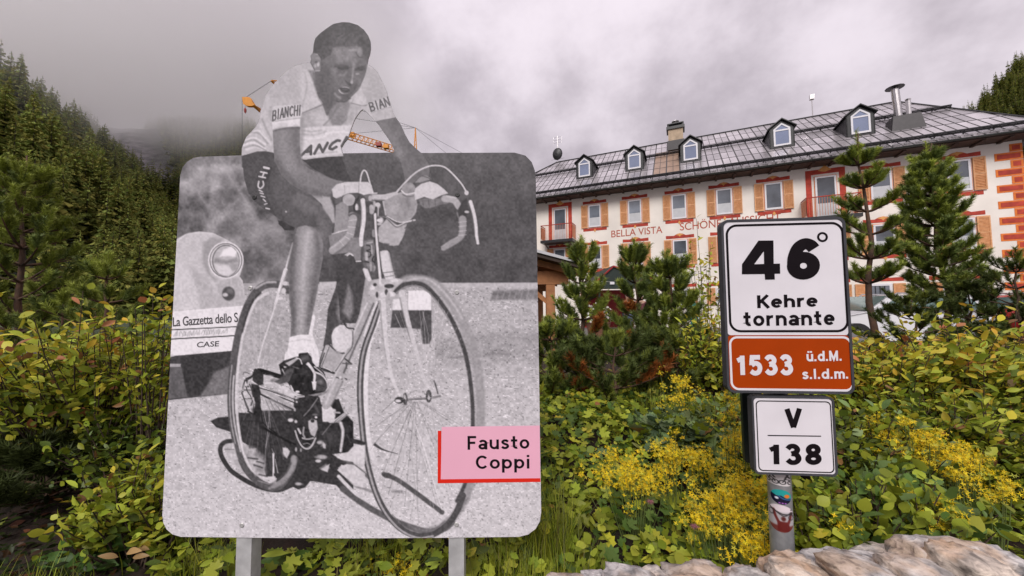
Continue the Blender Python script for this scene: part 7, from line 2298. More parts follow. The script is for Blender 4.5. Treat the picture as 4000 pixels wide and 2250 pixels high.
def pine(name, label, sx, Y, top_sy, spread, nwh, seed, crown0=.10, shoots=3, nl=.050, dens=90, dead=0.0, fresh=.35, lean=0.0, dark=1.0, base_sx=None, shoot_len=.12, thick=1.0, upr=1.4):
    r = np.random.default_rng(seed)
    top = at(sx, top_sy, Y)
    bz = float(garden_h(np.array([top.x]), np.array([Y]))[0]) - .01
    H_ = top.z - bz
    bx = top.x
    root = empty(name, (bx, Y, bz))
    tag(root, label, 'pine tree')
    tr, br = MB(), MB()
    ts = np.linspace(0, 1, 9)
    wob = r.normal(size=(9, 2)) * .012 * H_
    wob[0] = 0; wob[-1] = 0
    axis = [np.array((wob[i][0] + lean * t, wob[i][1], t * H_)) for i, t in enumerate(ts)]
    R0 = .011 * H_ + .012
    tr.tube([tuple(a - np.array((0, 0, .03 if i == 0 else 0))) for i, a in enumerate(axis)], [R0 * (1 - .85 * t) for t in ts], 8)
    def axp(f):
        i = min(int(f * 8), 7); q = f * 8 - i
        return axis[i] * (1 - q) + axis[i + 1] * q
    SP, SD, SL, SF, SX = [], [], [], [], []
    def add_shoot(p, d, L, fr, dd=0):
        SP.append(p); SD.append(d / np.linalg.norm(d)); SL.append(L); SF.append(fr); SX.append(dd)
    # leader candles
    add_shoot(axp(.9), np.array((0, 0, 1.)), H_ * .1 + .05, 1)
    for q in range(5):
        a = r.uniform(0, 6.28)
        add_shoot(axp(.90), np.array((math.cos(a) * .35, math.sin(a) * .35, 1.)), shoot_len * r.uniform(.7, 1.1), 1)
    for k in range(nwh):
        f = crown0 + (.93 - crown0) * (k + .3) / nwh
        nb = int(r.integers(5, 8))
        a0 = r.uniform(0, 6.28)
        for j in range(nb):
            a = a0 + 6.283 * j / nb + r.uniform(-.3, .3)
            L = spread * ((1 - f) ** .85 + .08) * r.uniform(.65, 1.15)
            if f < crown0 + .12: L *= .8
            p0 = axp(f)
            d = np.array((math.cos(a), math.sin(a), 0))
            rise = L * r.uniform(.25, .6)
            P1 = p0 + d * L * .55 + np.array((0, 0, rise * .25)); P2 = p0 + d * L + np.array((0, 0, rise))
            bz_ = lambda t: (1 - t) ** 2 * p0 + 2 * t * (1 - t) * P1 + t * t * P2
            br.tube([tuple(bz_(t)) for t in (0, .35, .7, 1)], [R0 * .42 * (1 - f * .6), R0 * .32, R0 * .2, R0 * .1], 5, False)
            isdead = r.random() < dead * max(0, 1 - f * 1.6)
            m_ = max(2, int(shoots + L / .14))
            for q in range(m_):
                t = 1.0 if q == 0 else r.uniform(.35, 1.0)
                tg = 2 * (1 - t) * (P1 - p0) + 2 * t * (P2 - P1); tg /= np.linalg.norm(tg)
                sd = np.array((-d[1], d[0], 0)) * r.uniform(-.9, .9)
                dd = tg * .75 + sd + np.array((0, 0, r.uniform(.35, 1.0) * upr))
                if q == 0: dd = tg + np.array((0, 0, .55 * upr))
                add_shoot(bz_(t), dd, shoot_len * r.uniform(.65, 1.2), 1 if r.random() < fresh else 0, 1 if isdead and r.random() < .8 else 0)
    SP, SD, SL, SF, SX = map(np.array, (SP, SD, SL, SF, SX))
    n = len(SP)
    N_ = dens
    t = r.random((n, N_)) ** .9
    base = SP[:, None, :] + SD[:, None, :] * (SL[:, None] * t)[..., None]
    a = r.uniform(0, 6.283, (n, N_))
    ref = np.where(np.abs(SD[:, 2:3]) < .9, np.array([[0, 0, 1.]]), np.array([[1., 0, 0]]))
    E1 = np.cross(SD, ref); E1 /= np.linalg.norm(E1, axis=1, keepdims=True)
    E2 = np.cross(SD, E1)
    rad_ = E1[:, None, :] * np.cos(a)[..., None] + E2[:, None, :] * np.sin(a)[..., None]
    fw = r.uniform(.55, 1.2, (n, N_))[..., None]
    nd = rad_ * .85 + SD[:, None, :] * fw
    nd /= np.linalg.norm(nd, axis=2, keepdims=True)
    ln = nl * r.uniform(.7, 1.15, (n, N_))
    tip = base + nd * ln[..., None]
    wv = np.cross(nd, rad_ + r.normal(size=rad_.shape) * .6); wv /= np.linalg.norm(wv, axis=2, keepdims=True) + 1e-9
    wdt = .0021 * thick * (1 + .12 * Y)
    V = np.stack([base - wv * wdt, base + wv * wdt, tip], 2).reshape(-1, 3)
    F = np.arange(len(V)).reshape(-1, 3)
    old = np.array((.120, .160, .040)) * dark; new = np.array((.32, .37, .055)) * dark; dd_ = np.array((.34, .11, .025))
    hf = np.clip(SP[:, 2] / H_, 0, 1)
    mixk = (SF * (.45 + .55 * hf) * .85)[:, None]
    sc = (old * (1 - mixk) + new * mixk)
    sc = np.where(SX[:, None] > .5, dd_, sc) * r.uniform(.75, 1.25, (n, 1))
    C = np.repeat(sc, N_ * 3, axis=0) * np.repeat(r.uniform(.7, 1.3, (n * N_, 1)), 3, axis=0)
    me = np_mesh('needles', V, F, col=C)
    o = obj_from_mesh('needles', me, M_needle, root); o["kind"] = 'stuff'
    for mb, nm in ((tr, 'trunk'), (br, 'branches')):
        me = bpy.data.meshes.new(nm); me.from_pydata(mb.v, [], mb.f); me.update(); me.shade_smooth()
        o = obj_from_mesh(nm, me, M_pinebark, root)
        if nm == 'branches': o["kind"] = 'stuff'
    return root

# ---- pines
pine('young_pine', 'young pine with thick upright shoots at the left edge of the photo', 105, 3.5, 606, .66, 10, 1, crown0=.22, shoots=7, nl=.052, dens=130, fresh=.75, shoot_len=.14, upr=2.2)
pine('young_pine', 'small pine beside the left shrub, in front of the forest', 425, 3.1, 990, .36, 5, 2, crown0=.15, shoots=3, fresh=.6, dens=110)
pine('young_pine', 'pine branches under the left pine, low and wide', 255, 3.3, 1150, .55, 4, 3, crown0=.15, shoots=4, fresh=.4, dens=110)
pine('young_pine', 'low dark pine in the shade below the left shrub', 110, 2.1, 1640, .52, 4, 4, crown0=.1, shoots=4, fresh=.05, dark=.7, dens=110)  # darkened needles: part of the shade under the shrub is in the colour
pine('young_pine', 'young pine nearest the photo sign, in front of the hotel', 2270, 3.3, 945, .30, 7, 5, crown0=.08, shoots=6, fresh=.6, dead=.12, dens=130, shoot_len=.15, upr=2.0, dark=1.1)
pine('young_pine', 'middle one of the three young pines in front of the hotel', 2482, 3.5, 952, .31, 7, 6, crown0=.08, shoots=6, fresh=.55, dead=.22, dens=130, shoot_len=.15, upr=2.0, dark=1.1)
pine('young_pine', 'young pine nearest the bend sign, third of the three', 2615, 3.2, 1000, .32, 7, 7, crown0=.06, shoots=6, fresh=.5, dead=.20, dens=130, shoot_len=.15, upr=2.0, dark=1.1)
pine('young_pine', 'low young pine touching the right edge of the photo sign', 2150, 3.0, 1262, .42, 4, 8, crown0=.05, shoots=7, fresh=.5, dens=120, dark=1.05, upr=1.8)
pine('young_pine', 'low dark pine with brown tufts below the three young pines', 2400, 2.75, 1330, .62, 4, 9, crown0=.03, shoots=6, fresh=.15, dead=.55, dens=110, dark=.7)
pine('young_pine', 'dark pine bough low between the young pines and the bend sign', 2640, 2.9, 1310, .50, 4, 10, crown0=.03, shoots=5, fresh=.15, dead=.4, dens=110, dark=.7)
pine('slim_pine', 'tall slim pine with open whorls right of the bend sign', 3352, 5.2, 520, .55, 6, 11, crown0=.30, shoots=9, nl=.070, dens=130, fresh=.55, shoot_len=.16, dark=1.25)
pine('bushy_pine', 'tall bushy pine in front of the right end of the hotel', 3640, 5.6, 560, .60, 14, 12, crown0=.25, shoots=9, nl=.075, dens=120, fresh=.5, shoot_len=.17, dark=1.3)
pine('young_pine', 'small pine with upright shoots at the right edge of the photo', 3960, 4.2, 985, .55, 6, 13, crown0=.1, shoots=3, nl=.055, dens=120, fresh=.2, shoot_len=.15, dark=.7)
pine('young_pine', 'low bushy pine below the tall bushy pine, in front of the cars', 3560, 4.3, 1140, .62, 5, 14, crown0=.05, shoots=6, fresh=.1, dark=.7, dens=110)
pine('young_pine', 'low bushy pine between the tall bushy pine and the right edge', 3780, 4.6, 1085, .55, 6, 15, crown0=.05, shoots=6, fresh=.2, dark=.75, dens=110)

pine('young_pine', 'low pine bough in the hollow at lower left, its needles coloured as in shade', 200, 1.75, 1760, .40, 4, 16, crown0=.05, shoots=6, fresh=.0, dark=.42, dens=120)  # added to darken the hollow; its shade is put into the needle colour
pine('young_pine', 'shaded pine bough at the left edge below the shrub', -40, 1.9, 1640, .45, 4, 17, crown0=.05, shoots=6, fresh=.0, dark=.45, dens=120)  # needles coloured near black to stand for the shade here
# ---- shrubs and leafy plants
S_ = lambda sx, sy, Y: at(sx, sy, Y)
Lw = ([G_MID, G_LIGHT, G_YEL, G_DARK, G_RED], [5, 4, 2, 2, .25])
Tw = ([G_LIGHT, G_YEL, G_GOLD, G_RED], [5, 4, 1.4, .5])
shrub('leafy_shrub', 'yellow green leafy shrub left of the photo sign, reddish at the tips', S_(330, 1420, 1.9), (.50, .50, .24), 270, 11, .056, T_OVAL, *Lw, 21, topcols=Tw, sprig=.06)
shrub('leafy_shrub', 'upright leafy sprigs against the upper left edge of the photo sign', S_(600, 1290, 1.75), (.12, .12, .22), 34, 9, .050, T_OVAL, *Lw, 22, topcols=Tw, sprig=.2)
shrub('leafy_shrub', 'green leafy shrub low beside the left post of the photo sign', S_(560, 1960, 1.45), (.26, .25, .20), 120, 9, .050, T_OVAL, [G_MID, G_LIGHT, G_DARK, G_YEL], [5, 3, 3, 1], 23, topcols=([G_LIGHT, G_MID, G_YEL], [5, 3, 1]))
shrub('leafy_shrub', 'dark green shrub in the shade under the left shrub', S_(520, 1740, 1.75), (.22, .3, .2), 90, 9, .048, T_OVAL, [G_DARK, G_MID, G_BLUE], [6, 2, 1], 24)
shrub('leafy_shrub', 'yellowish autumn shrub right behind the bend sign', S_(3400, 1480, 2.2), (.42, .40, .30), 230, 10, .056, T_OVAL, [G_MID, G_LIGHT, G_YEL, G_GOLD, G_DARK], [4, 4, 3, 1, 2], 25, topcols=([G_YEL, G_LIGHT, G_GOLD, G_RED], [5, 4, 2, .4]), sprig=.05)
shrub('leafy_shrub', 'tall autumn shrub at the right edge, yellow at the top', S_(3830, 1470, 2.05), (.50, .42, .34), 260, 10, .064, T_OVAL, [G_MID, G_LIGHT, G_YEL, G_GOLD, G_DARK], [4, 4, 2, 1, 2], 26, topcols=([G_YEL, G_LIGHT, G_GOLD, G_RED, (.5, .33, .2)], [4, 4, 2, .5, .8]), sprig=.06)
shrub('leafy_shrub', 'green shrub close behind the V 138 sign', S_(3340, 1730, 1.65), (.28, .28, .22), 140, 9, .052, T_OVAL, [G_MID, G_BLUE, G_LIGHT, G_DARK], [4, 3, 2, 3], 27)
shrub('leafy_shrub', 'dark green shrub at the right edge above the wall end', S_(3900, 1860, 1.6), (.34, .30, .34), 190, 9, .054, T_OVAL, [G_MID, G_DARK, G_LIGHT], [4, 4, 2], 28, topcols=([G_MID, G_LIGHT, G_YEL], [4, 3, 1]))
shrub('leafy_shrub', 'green shrub between the yellow flowers and the right edge shrub', S_(3650, 1690, 1.75), (.34, .3, .22), 160, 9, .052, T_OVAL, [G_MID, G_DARK, G_LIGHT, G_YEL], [4, 3, 3, 1], 29)
shrub('round_leaf_plant', 'plant with round light green leaves spilling towards the stone wall', S_(3440, 2010, 1.22), (.36, .20, .13), 190, 7, .050, T_ROUND, [G_LIGHT, G_MID, (.12, .19, .045)], [4, 3, 4], 30, base_z=.80, cat='plant')
shrub('round_leaf_plant', 'round leaved plant just right of the sign post', S_(3190, 2070, 1.18), (.10, .14, .10), 55, 7, .046, T_ROUND, [G_LIGHT, G_MID, G_YEL], [4, 4, 1], 31, base_z=.80, cat='plant')
shrub('leafy_shrub', 'yellow leafy bush between the young pines and the bend sign', S_(2760, 1390, 2.7), (.24, .25, .32), 130, 9, .055, T_OVAL, [G_MID, G_LIGHT, G_YEL, G_DARK], [4, 4, 3, 2], 32, topcols=([G_YEL, G_LIGHT, G_GOLD], [4, 4, 1]))
shrub('leafy_shrub', 'green bush hidden behind the bend sign', S_(3060, 1500, 2.3), (.42, .3, .35), 130, 9, .055, T_OVAL, [G_MID, G_LIGHT, G_YEL, G_DARK], [4, 4, 2, 2], 33)
shrub('thin_sapling', 'thin sapling with sparse yellow green leaves left of the bend sign', S_(2765, 1130, 3.4), (.17, .15, .45), 15, 13, .062, T_OVAL, [G_LIGHT, G_YEL, G_MID], [5, 4, 2], 34, cat='sapling', sprig=.3)
shrub('blue_leaf_plant', 'bluish green lobed plant between the dark pines and yellow flowers', S_(2680, 1700, 2.0), (.28, .25, .12), 100, 6, .075, T_LOBE, [G_BLUE, (.11, .16, .08), G_MID], [5, 3, 2], 35, cat='plant', up=.9)
shrub('leafy_shrub', 'small green shrub under the lower edge of the bend sign', S_(2850, 1640, 2.0), (.22, .22, .16), 90, 8, .05, T_OVAL, [G_MID, G_LIGHT, G_BLUE], [4, 3, 3], 36)

# ---- ground cover
def ground_cover():
    r = np.random.default_rng(50)
    parts = []
    def area(n, ymin, ymax, amin, amax, zlo, zhi):
        Y_ = np.sqrt(r.uniform(ymin ** 2, ymax ** 2, n)); a = r.uniform(amin, amax, n); x = a * Y_
        z = garden_h(x, Y_) + r.uniform(zlo, zhi, n)
        return np.stack([x, Y_, z], 1)
    def put(tm, P, size, cols, wts, upk=.8, horiz=1.0):
        n = len(P)
        D = np.stack([r.normal(size=n), r.normal(size=n), r.uniform(-.2, .7, n)], 1)
        U = np.stack([r.normal(size=n) * .4, r.normal(size=n) * .4 - .25, np.full(n, upk)], 1)
        parts.append(scatter_leaves(tm, P, D, U, size * r.uniform(.6, 1.3, n), palette(r, n, cols, wts)))
    # patchy: skip bare soil patches
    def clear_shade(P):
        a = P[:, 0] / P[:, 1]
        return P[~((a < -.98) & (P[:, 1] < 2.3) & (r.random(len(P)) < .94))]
    def patch(P, thr, seed):
        P = clear_shade(P)
        k = vnoise(P[:, 0] * 10 + 90, P[:, 1] * 10 + 90, 3.0, seed, 2)
        return P[k > thr]
    put(T_LOBE, patch(area(6200, 1.24, 3.6, .05, 1.15, .0, .14), -.16, 61), .050, [G_LIGHT, G_MID, (.11, .18, .04), G_YEL], [4, 4, 4, .6])
    put(T_ROUND, patch(area(6500, 1.10, 3.2, .05, 1.45, .0, .15), -.12, 62), .036, [G_LIGHT, G_MID, G_DARK, G_YEL, G_RED], [4, 5, 2, .7, .12])
    put(T_OVAL, patch(area(6500, 1.26, 3.6, -1.5, .08, .0, .13), -.10, 63), .046, [G_LIGHT, G_MID, G_DARK, G_YEL, G_RED], [3, 5, 3, .8, .25])
    put(T_LOBE, patch(area(2600, 1.26, 2.6, -.95, .08, .0, .10), -.05, 64), .045, [G_LIGHT, G_MID, G_DARK], [3, 5, 2])
    put(T_SLIM, patch(area(3000, 1.28, 4.5, -1.5, 1.4, .0, .14), -.05, 65), .085, [G_LIGHT, G_MID, (.2, .2, .05)], [3, 4, 1], .5)
    put(T_OVAL, area(3600, 3.2, 7.0, -1.6, 1.6, .0, .22), .075, [G_DARK, G_MID, G_YEL], [5, 4, 1])
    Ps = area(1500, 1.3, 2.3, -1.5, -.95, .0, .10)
    put(T_OVAL, Ps, .034, [(.03, .045, .010), (.02, .03, .008), (.06, .03, .012)], [5, 4, 2])  # near-black palette: shade of the hollow painted into the leaves
    # fallen brown leaves
    put(T_OVAL, area(900, 1.26, 4.0, -1.5, 1.2, .0, .02), .045, [(.20, .07, .03), (.12, .05, .03), (.3, .14, .05)], [3, 3, 2])
    V, F, C = join(parts)
    o = obj_from_mesh('ground_cover', np_mesh('ground_cover', V, F, col=C, smooth=True), M_leaf)
    tag(o, 'mixed low leaves covering the bank behind the wall', 'ground cover', kind='stuff')
ground_cover()

def grass_clump(label, sx, sy, Y, n, h, spread, seed, cols=None):
    r = np.random.default_rng(seed)
    c = at(sx, sy, Y); gz = float(garden_h(np.array([c.x]), np.array([c.y]))[0])
    Vs, Fs, Cs = [], [], []
    pal = palette(r, n, cols or [G_LIGHT, G_MID, (.20, .22, .07), (.26, .22, .08)], [4, 4, 2, 1])
    for i in range(n):
        b = np.array((r.normal() * spread, r.normal() * spread * .7, 0)); a = r.uniform(0, 6.28); L = h * r.uniform(.5, 1.1); bend = r.uniform(.1, .55)
        d = np.array((math.cos(a), math.sin(a), 0)); s = np.array((-d[1], d[0], 0)) * .0022
        base = len(Vs)
        for t in (0, .35, .7, 1.0):
            p = b + d * bend * L * t * t + np.array((0, 0, L * t * (1 - .25 * bend * t)))
            w_ = (1 - t * .95)
            Vs += [p - s * w_, p + s * w_]; Cs += [pal[i]] * 2
        for k in range(3):
            q = base + 2 * k
            Fs += [(q, q + 1, q + 3), (q, q + 3, q + 2)]
    me = np_mesh('grass_clump', np.array(Vs), np.array(Fs), col=np.array(Cs))
    o = obj_from_mesh('grass_clump', me, M_leaf, loc=(c.x, c.y, gz))
    tag(o, label, 'grass', 'grass clumps on the bank')
for q in ((('tall grass clump standing against the right edge of the photo sign'), 2150, 1900, 1.42, 260, .36, .05), ('grass clump below the lower right corner of the photo sign', 2130, 2140, 1.25, 220, .20, .07), ('grass tuft between the two posts of the photo sign', 1500, 2200, 1.42, 160, .16, .08), ('wispy grass above the blue green plant under the pines', 2560, 1640, 2.3, 90, .30, .08), ('grass tuft left of the left sign post', 800, 2200, 1.38, 140, .15, .07), ('grass tuft at the lower left corner of the photo', 120, 2230, 1.25, 150, .16, .08), ('grass tuft under the right sign post', 1980, 2190, 1.35, 160, .17, .06)):
    grass_clump(*q, seed=int(q[1]) + 3)

# ---- yellow flowering plants
def flower_plant(label, sx, sy, Y, rx, rz_, n, seed, ry=None):
    r = np.random.default_rng(seed)
    c = at(sx, sy, Y); gz = float(garden_h(np.array([c.x]), np.array([c.y]))[0]) - .01
    root = empty('yellow_flower_plant', (c.x, c.y, gz))
    tag(root, label, 'flower', 'yellow flowering plants on the bank')
    ry = ry or rx * .7
    n = int(n * 1.7)
    nh = max(6, n // 26)
    H0 = c.z - gz
    heads = np.stack([r.normal(size=nh) * rx * .72, r.normal(size=nh) * ry * .6, H0 + r.normal(size=nh) * rz_ * .65], 1)
    heads[:, 2] = np.maximum(heads[:, 2], .03)
    P = np.repeat(heads, 26, axis=0) + r.normal(size=(nh * 26, 3)) * np.array((.013, .012, .012)) * r.uniform(.6, 1.5, (nh * 26, 1))
    V0 = [(0, 0, 0)]; F0 = []
    for k in range(4):
        a = 1.5708 * k
        V0 += [(.35 * math.cos(a - .5), .35 * math.sin(a - .5), .1), (1.0 * math.cos(a), 1.0 * math.sin(a), .25), (.35 * math.cos(a + .5), .35 * math.sin(a + .5), .1)]
        F0 += [(0, 3 * k + 1, 3 * k + 2), (0, 3 * k + 2, 3 * k + 3)]
    tm = (np.array(V0), np.array(F0))
    m_ = len(P)
    D = r.normal(size=(m_, 3)); U = np.stack([r.normal(size=m_) * .6, r.normal(size=m_) * .6 - .5, np.full(m_, .8)], 1)
    V, F, C = scatter_leaves(tm, P, D, U, .0080 * r.uniform(.7, 1.3, m_), palette(r, m_, [(.92, .66, .02), (.84, .62, .03), (.64, .54, .05), (.40, .42, .06)], [5, 4, 3, 2], .18))
    o = obj_from_mesh('flower_heads', np_mesh('flower_heads', V, F, col=C), M_petal, root); o["kind"] = 'stuff'
    mb = MB()
    for h_ in heads:
        b = (h_[0] * .4, h_[1] * .4, 0)
        mb.tube([b, (h_[0] * .8, h_[1] * .8, h_[2] * .6), tuple(h_ - np.array((0, 0, .01)))], [.0018, .0014, .001], 4, False)
    me = bpy.data.meshes.new('stems'); me.from_pydata(mb.v, [], mb.f); me.update()
    o = obj_from_mesh('stems', me, mat_stem, root); o["kind"] = 'stuff'
mat_stem = mat('green_stem', (0.12, 0.16, 0.04), .7, .2, 30)
FP = [('yellow flowers in the middle of the bank, above the lobed leaves', 2620, 1800, 1.60, .10, .07, 620),
      ('yellow flowers nearest the photo sign', 2480, 1865, 1.55, .085, .05, 560),
      ('small yellow flower sprays above the leftmost flowers', 2395, 1800, 1.7, .05, .05, 190),
      ('yellow flowers close left of the dark sign back', 2745, 1800, 1.6, .06, .06, 330),
      ('tall yellow flowers touching the dark sign back', 2860, 1720, 1.45, .035, .11, 420),
      ('largest patch of yellow flowers, left of the sign post', 2820, 1990, 1.32, .10, .055, 980),
      ('yellow flowers right beside the stickered post', 2920, 1925, 1.34, .07, .055, 520),
      ('yellow flowers just above the stone wall', 2955, 2130, 1.16, .05, .05, 380),
      ('yellow flowers below the three young pines', 2650, 1490, 2.3, .09, .06, 260),
      ('sparse yellow flowers under the bend sign', 2720, 1580, 2.1, .11, .05, 260),
      ('yellow flower patch high on the right bank', 3590, 1735, 1.50, .085, .045, 640),
      ('yellow flower patch trailing down the right bank', 3730, 1800, 1.45, .09, .045, 560),
      ('small yellow flowers over the round leaves', 3640, 1990, 1.16, .06, .04, 150),
      ('loose yellow sprays at the far right of the bank', 3850, 1890, 1.35, .07, .04, 260),
      ('yellow sprays between the V 138 sign and the right flower patch', 3440, 1690, 1.6, .06, .04, 260),
      ('tiny yellow flowers right of the lower stickers', 3270, 2070, 1.13, .02, .02, 60),
      ('yellow flowers peeping between the two posts of the photo sign', 1550, 2225, 1.36, .07, .02, 160)]
for i, q in enumerate(FP):
    flower_plant(*q, seed=300 + i)

# ---- broad leaved plant, lower left: few large leaves, each a part
def broad_plant(label, sx, sy, Y, leaves, size, seed, colr, name='broad_leaf_plant'):
    r = np.random.default_rng(seed)
    c = at(sx, sy, Y); gz = float(garden_h(np.array([c.x]), np.array([c.y]))[0])
    root = empty(name, (c.x, c.y, gz)); tag(root, label, 'plant')
    for (dx, dz, ang, L) in leaves:
        d = np.array([[math.cos(ang), -.35 + r.uniform(-.2, .2), .35]]); u = np.array([[.1 * r.normal(), -.75, .8]])
        V, F, C = scatter_leaves(T_BIG, np.array([[dx, r.uniform(-.03, .03), dz]]), d, u, np.array([size * L]), np.array([colr]) * r.uniform(.8, 1.2))
        obj_from_mesh('leaf', np_mesh('leaf', V, F, col=C, smooth=True), M_leaf, root)
broad_plant('plant with a few large pointed leaves at lower left', 300, 2120, 1.4, [(.02, .10, .2, 1.0), (-.02, .04, .1, 1.0), (.0, .02, 2.8, .8), (.06, .07, .9, .8), (-.04, .12, .5, .9), (.05, .02, -.2, .7)], .20, 71, (.075, .15, .03))
broad_plant('large green leaf plant right of the left sign post', 1135, 2160, 1.4, [(.0, .03, 1.2, .7), (.02, .0, .4, .6), (-.03, .01, 2.4, .6)], .14, 72, (.10, .18, .03))
broad_plant('pale brown drooping leaves beside the lower left sign corner', 520, 2030, 1.3, [(.0, .14, .9, .6), (.0, .13, -.6, .5), (.03, .13, .3, .5), (-.02, .13, 1.9, .5)], .10, 73, (.42, .27, .12), 'autumn_leaf_sprig')

# ---- two dusky pink seed heads
def seed_head(label, sx, sy, Y, seed):
    r = np.random.default_rng(seed)
    c = at(sx, sy, Y); gz = float(garden_h(np.array([c.x]), np.array([c.y]))[0])
    root = empty('seed_head', (c.x, c.y, gz)); tag(root, label, 'seed head', 'seed heads')
    mb = MB(); h = c.z - gz
    for i in range(110):
        v = r.normal(size=3); v[2] = -abs(v[2]) * .9; v /= np.linalg.norm(v); L = .017 * r.uniform(.7, 1.2)
        p = np.array((0, 0, h)); q = p + v * L; s = np.cross(v, r.normal(size=3)); s = s / np.linalg.norm(s) * .0011
        mb.add([tuple(p - s), tuple(p + s), tuple(q)], [(0, 1, 2)])
    me = bpy.data.meshes.new('plume'); me.from_pydata(mb.v, [], mb.f)
    o = obj_from_mesh('plume', me, mat_plume, root); o["kind"] = 'stuff'
    m = MB().tube([(0, 0.02, 0), (0, .01, h * .6), (0, 0, h)], [.0015, .0013, .001], 4)
    me = bpy.data.meshes.new('stem'); me.from_pydata(m.v, [], m.f); obj_from_mesh('stem', me, mat_stem, root)
mat_plume = mat('dusky_pink_plume', (0.26, 0.10, 0.11), .8, .25, 60)
seed_head('dusky pink seed head left of the largest yellow flower patch', 2712, 2050, 1.24, 81)
seed_head('faded pink seed head farther left among the lobed leaves', 2540, 1955, 1.40, 82)

# white flowers by the entrance
def flower_tub():
    r = np.random.default_rng(91)
    c = at(2335, 1205, 13.0)
    root = empty('flower_tub', (c.x, c.y, .41)); tag(root, 'tub of white flowers in front of the entrance canopy', 'flower tub')
    m = MB().tube([(0, 0, 0), (0, 0, .10), (0, 0, .62), (0, 0, .70)], [.26, .30, .42, .45], 16)
    me = bpy.data.meshes.new('tub'); me.from_pydata(m.v, [], m.f); obj_from_mesh('tub', me, M_tub, root)
    n = 420
    v = r.normal(size=(n, 3)); v /= np.linalg.norm(v, axis=1, keepdims=True); v[:, 2] = np.abs(v[:, 2])
    P = v * np.array((.55, .45, .55)) * r.uniform(.75, 1.05, (n, 1)) + np.array((0, 0, .72))
    V, F, C = scatter_leaves(T_OVAL, P, r.normal(size=(n, 3)), v, np.full(n, .12), palette(r, n, [G_MID, G_DARK], [1, 1]))
    o = obj_from_mesh('foliage', np_mesh('foliage', V, F, col=C), M_leaf, root); o["kind"] = 'stuff'
    P = P[:180] * np.array((1.06, 1.06, 1.03))
    V, F, C = scatter_leaves(T_ROUND, P, r.normal(size=(180, 3)), v[:180], np.full(180, .10), palette(r, 180, [(.75, .74, .68)], [1], .08))
    o = obj_from_mesh('blooms', np_mesh('blooms', V, F, col=C), M_petal, root); o["kind"] = 'stuff'
flower_tub()

# ================================================================== DRY STONE WALL
def stone_mat():
    m, t, b = new_mat('lichened_granite')
    tcn = t.nodes.new('ShaderNodeTexCoord')
    oi = t.nodes.new('ShaderNodeObjectInfo')
    def noise(sc, det, dist=0.0):
        n = t.nodes.new('ShaderNodeTexNoise'); n.inputs['Scale'].default_value = sc; n.inputs['Detail'].default_value = det; n.inputs['Distortion'].default_value = dist
        ad = t.nodes.new('ShaderNodeVectorMath'); ad.operation = 'ADD'
        t.links.new(tcn.outputs['Object'], ad.inputs[0]); t.links.new(oi.outputs['Location'], ad.inputs[1])
        mp_ = t.nodes.new('ShaderNodeMapping'); mp_.inputs['Scale'].default_value = (1, 1, 2.2); mp_.inputs['Rotation'].default_value = (0, .15, 0)
        t.links.new(ad.outputs[0], mp_.inputs[0]); t.links.new(mp_.outputs[0], n.inputs['Vector']); return n.outputs['Fac']
    def ramp(src, stops):
        r_ = t.nodes.new('ShaderNodeValToRGB')
        while len(r_.color_ramp.elements) < len(stops): r_.color_ramp.elements.new(.5)
        for e, (p, c) in zip(r_.color_ramp.elements, stops): e.position = p; e.color = (*c, 1)
        t.links.new(src, r_.inputs[0]); return r_.outputs[0]
    base = ramp(noise(26, 7, .6), [(.30, (.17, .165, .165)), (.43, (.36, .35, .35)), (.56, (.55, .53, .52)), (.68, (.72, .70, .68))])
    tan = ramp(noise(30, 6, .4), [(.3, (.22, .15, .11)), (.5, (.50, .38, .28)), (.7, (.66, .52, .42))])
    mk = ramp(noise(9, 3), [(.46, (0, 0, 0)), (.62, (.85, .85, .85))])
    mx = t.nodes.new('ShaderNodeMix'); mx.data_type = 'RGBA'
    t.links.new(mk, mx.inputs['Factor']); t.links.new(base, mx.inputs['A']); t.links.new(tan, mx.inputs['B'])
    dk = ramp(noise(60, 4), [(.34, (.35, .34, .34)), (.46, (1, 1, 1))])
    mu = t.nodes.new('ShaderNodeMix'); mu.data_type = 'RGBA'; mu.blend_type = 'MULTIPLY'; mu.inputs['Factor'].default_value = .5
    t.links.new(mx.outputs['Result'], mu.inputs['A']); t.links.new(dk, mu.inputs['B'])
    tint = ramp(oi.outputs['Random'], [(.0, (.86, .86, .88)), (.3, (1.08, 1.0, .90)), (.6, (.98, .97, .97)), (.85, (1.12, .98, .84))])
    mt_ = t.nodes.new('ShaderNodeMix'); mt_.data_type = 'RGBA'; mt_.blend_type = 'MULTIPLY'; mt_.inputs['Factor'].default_value = 1.0
    t.links.new(mu.outputs['Result'], mt_.inputs['A']); t.links.new(tint, mt_.inputs['B'])
    t.links.new(mt_.outputs['Result'], b.inputs['Base Color'])
    b.inputs['Roughness'].default_value = .75
    bp = t.nodes.new('ShaderNodeBump'); bp.inputs['Strength'].default_value = .7; bp.inputs['Distance'].default_value = .008
    t.links.new(noise(55, 8, .3), bp.inputs['Height']); t.links.new(bp.outputs[0], b.inputs['Normal'])
    return m
M_stone = stone_mat()
M_core = mat('dark_joint_soil', (0.05, 0.042, 0.036), .95, .3, 20)
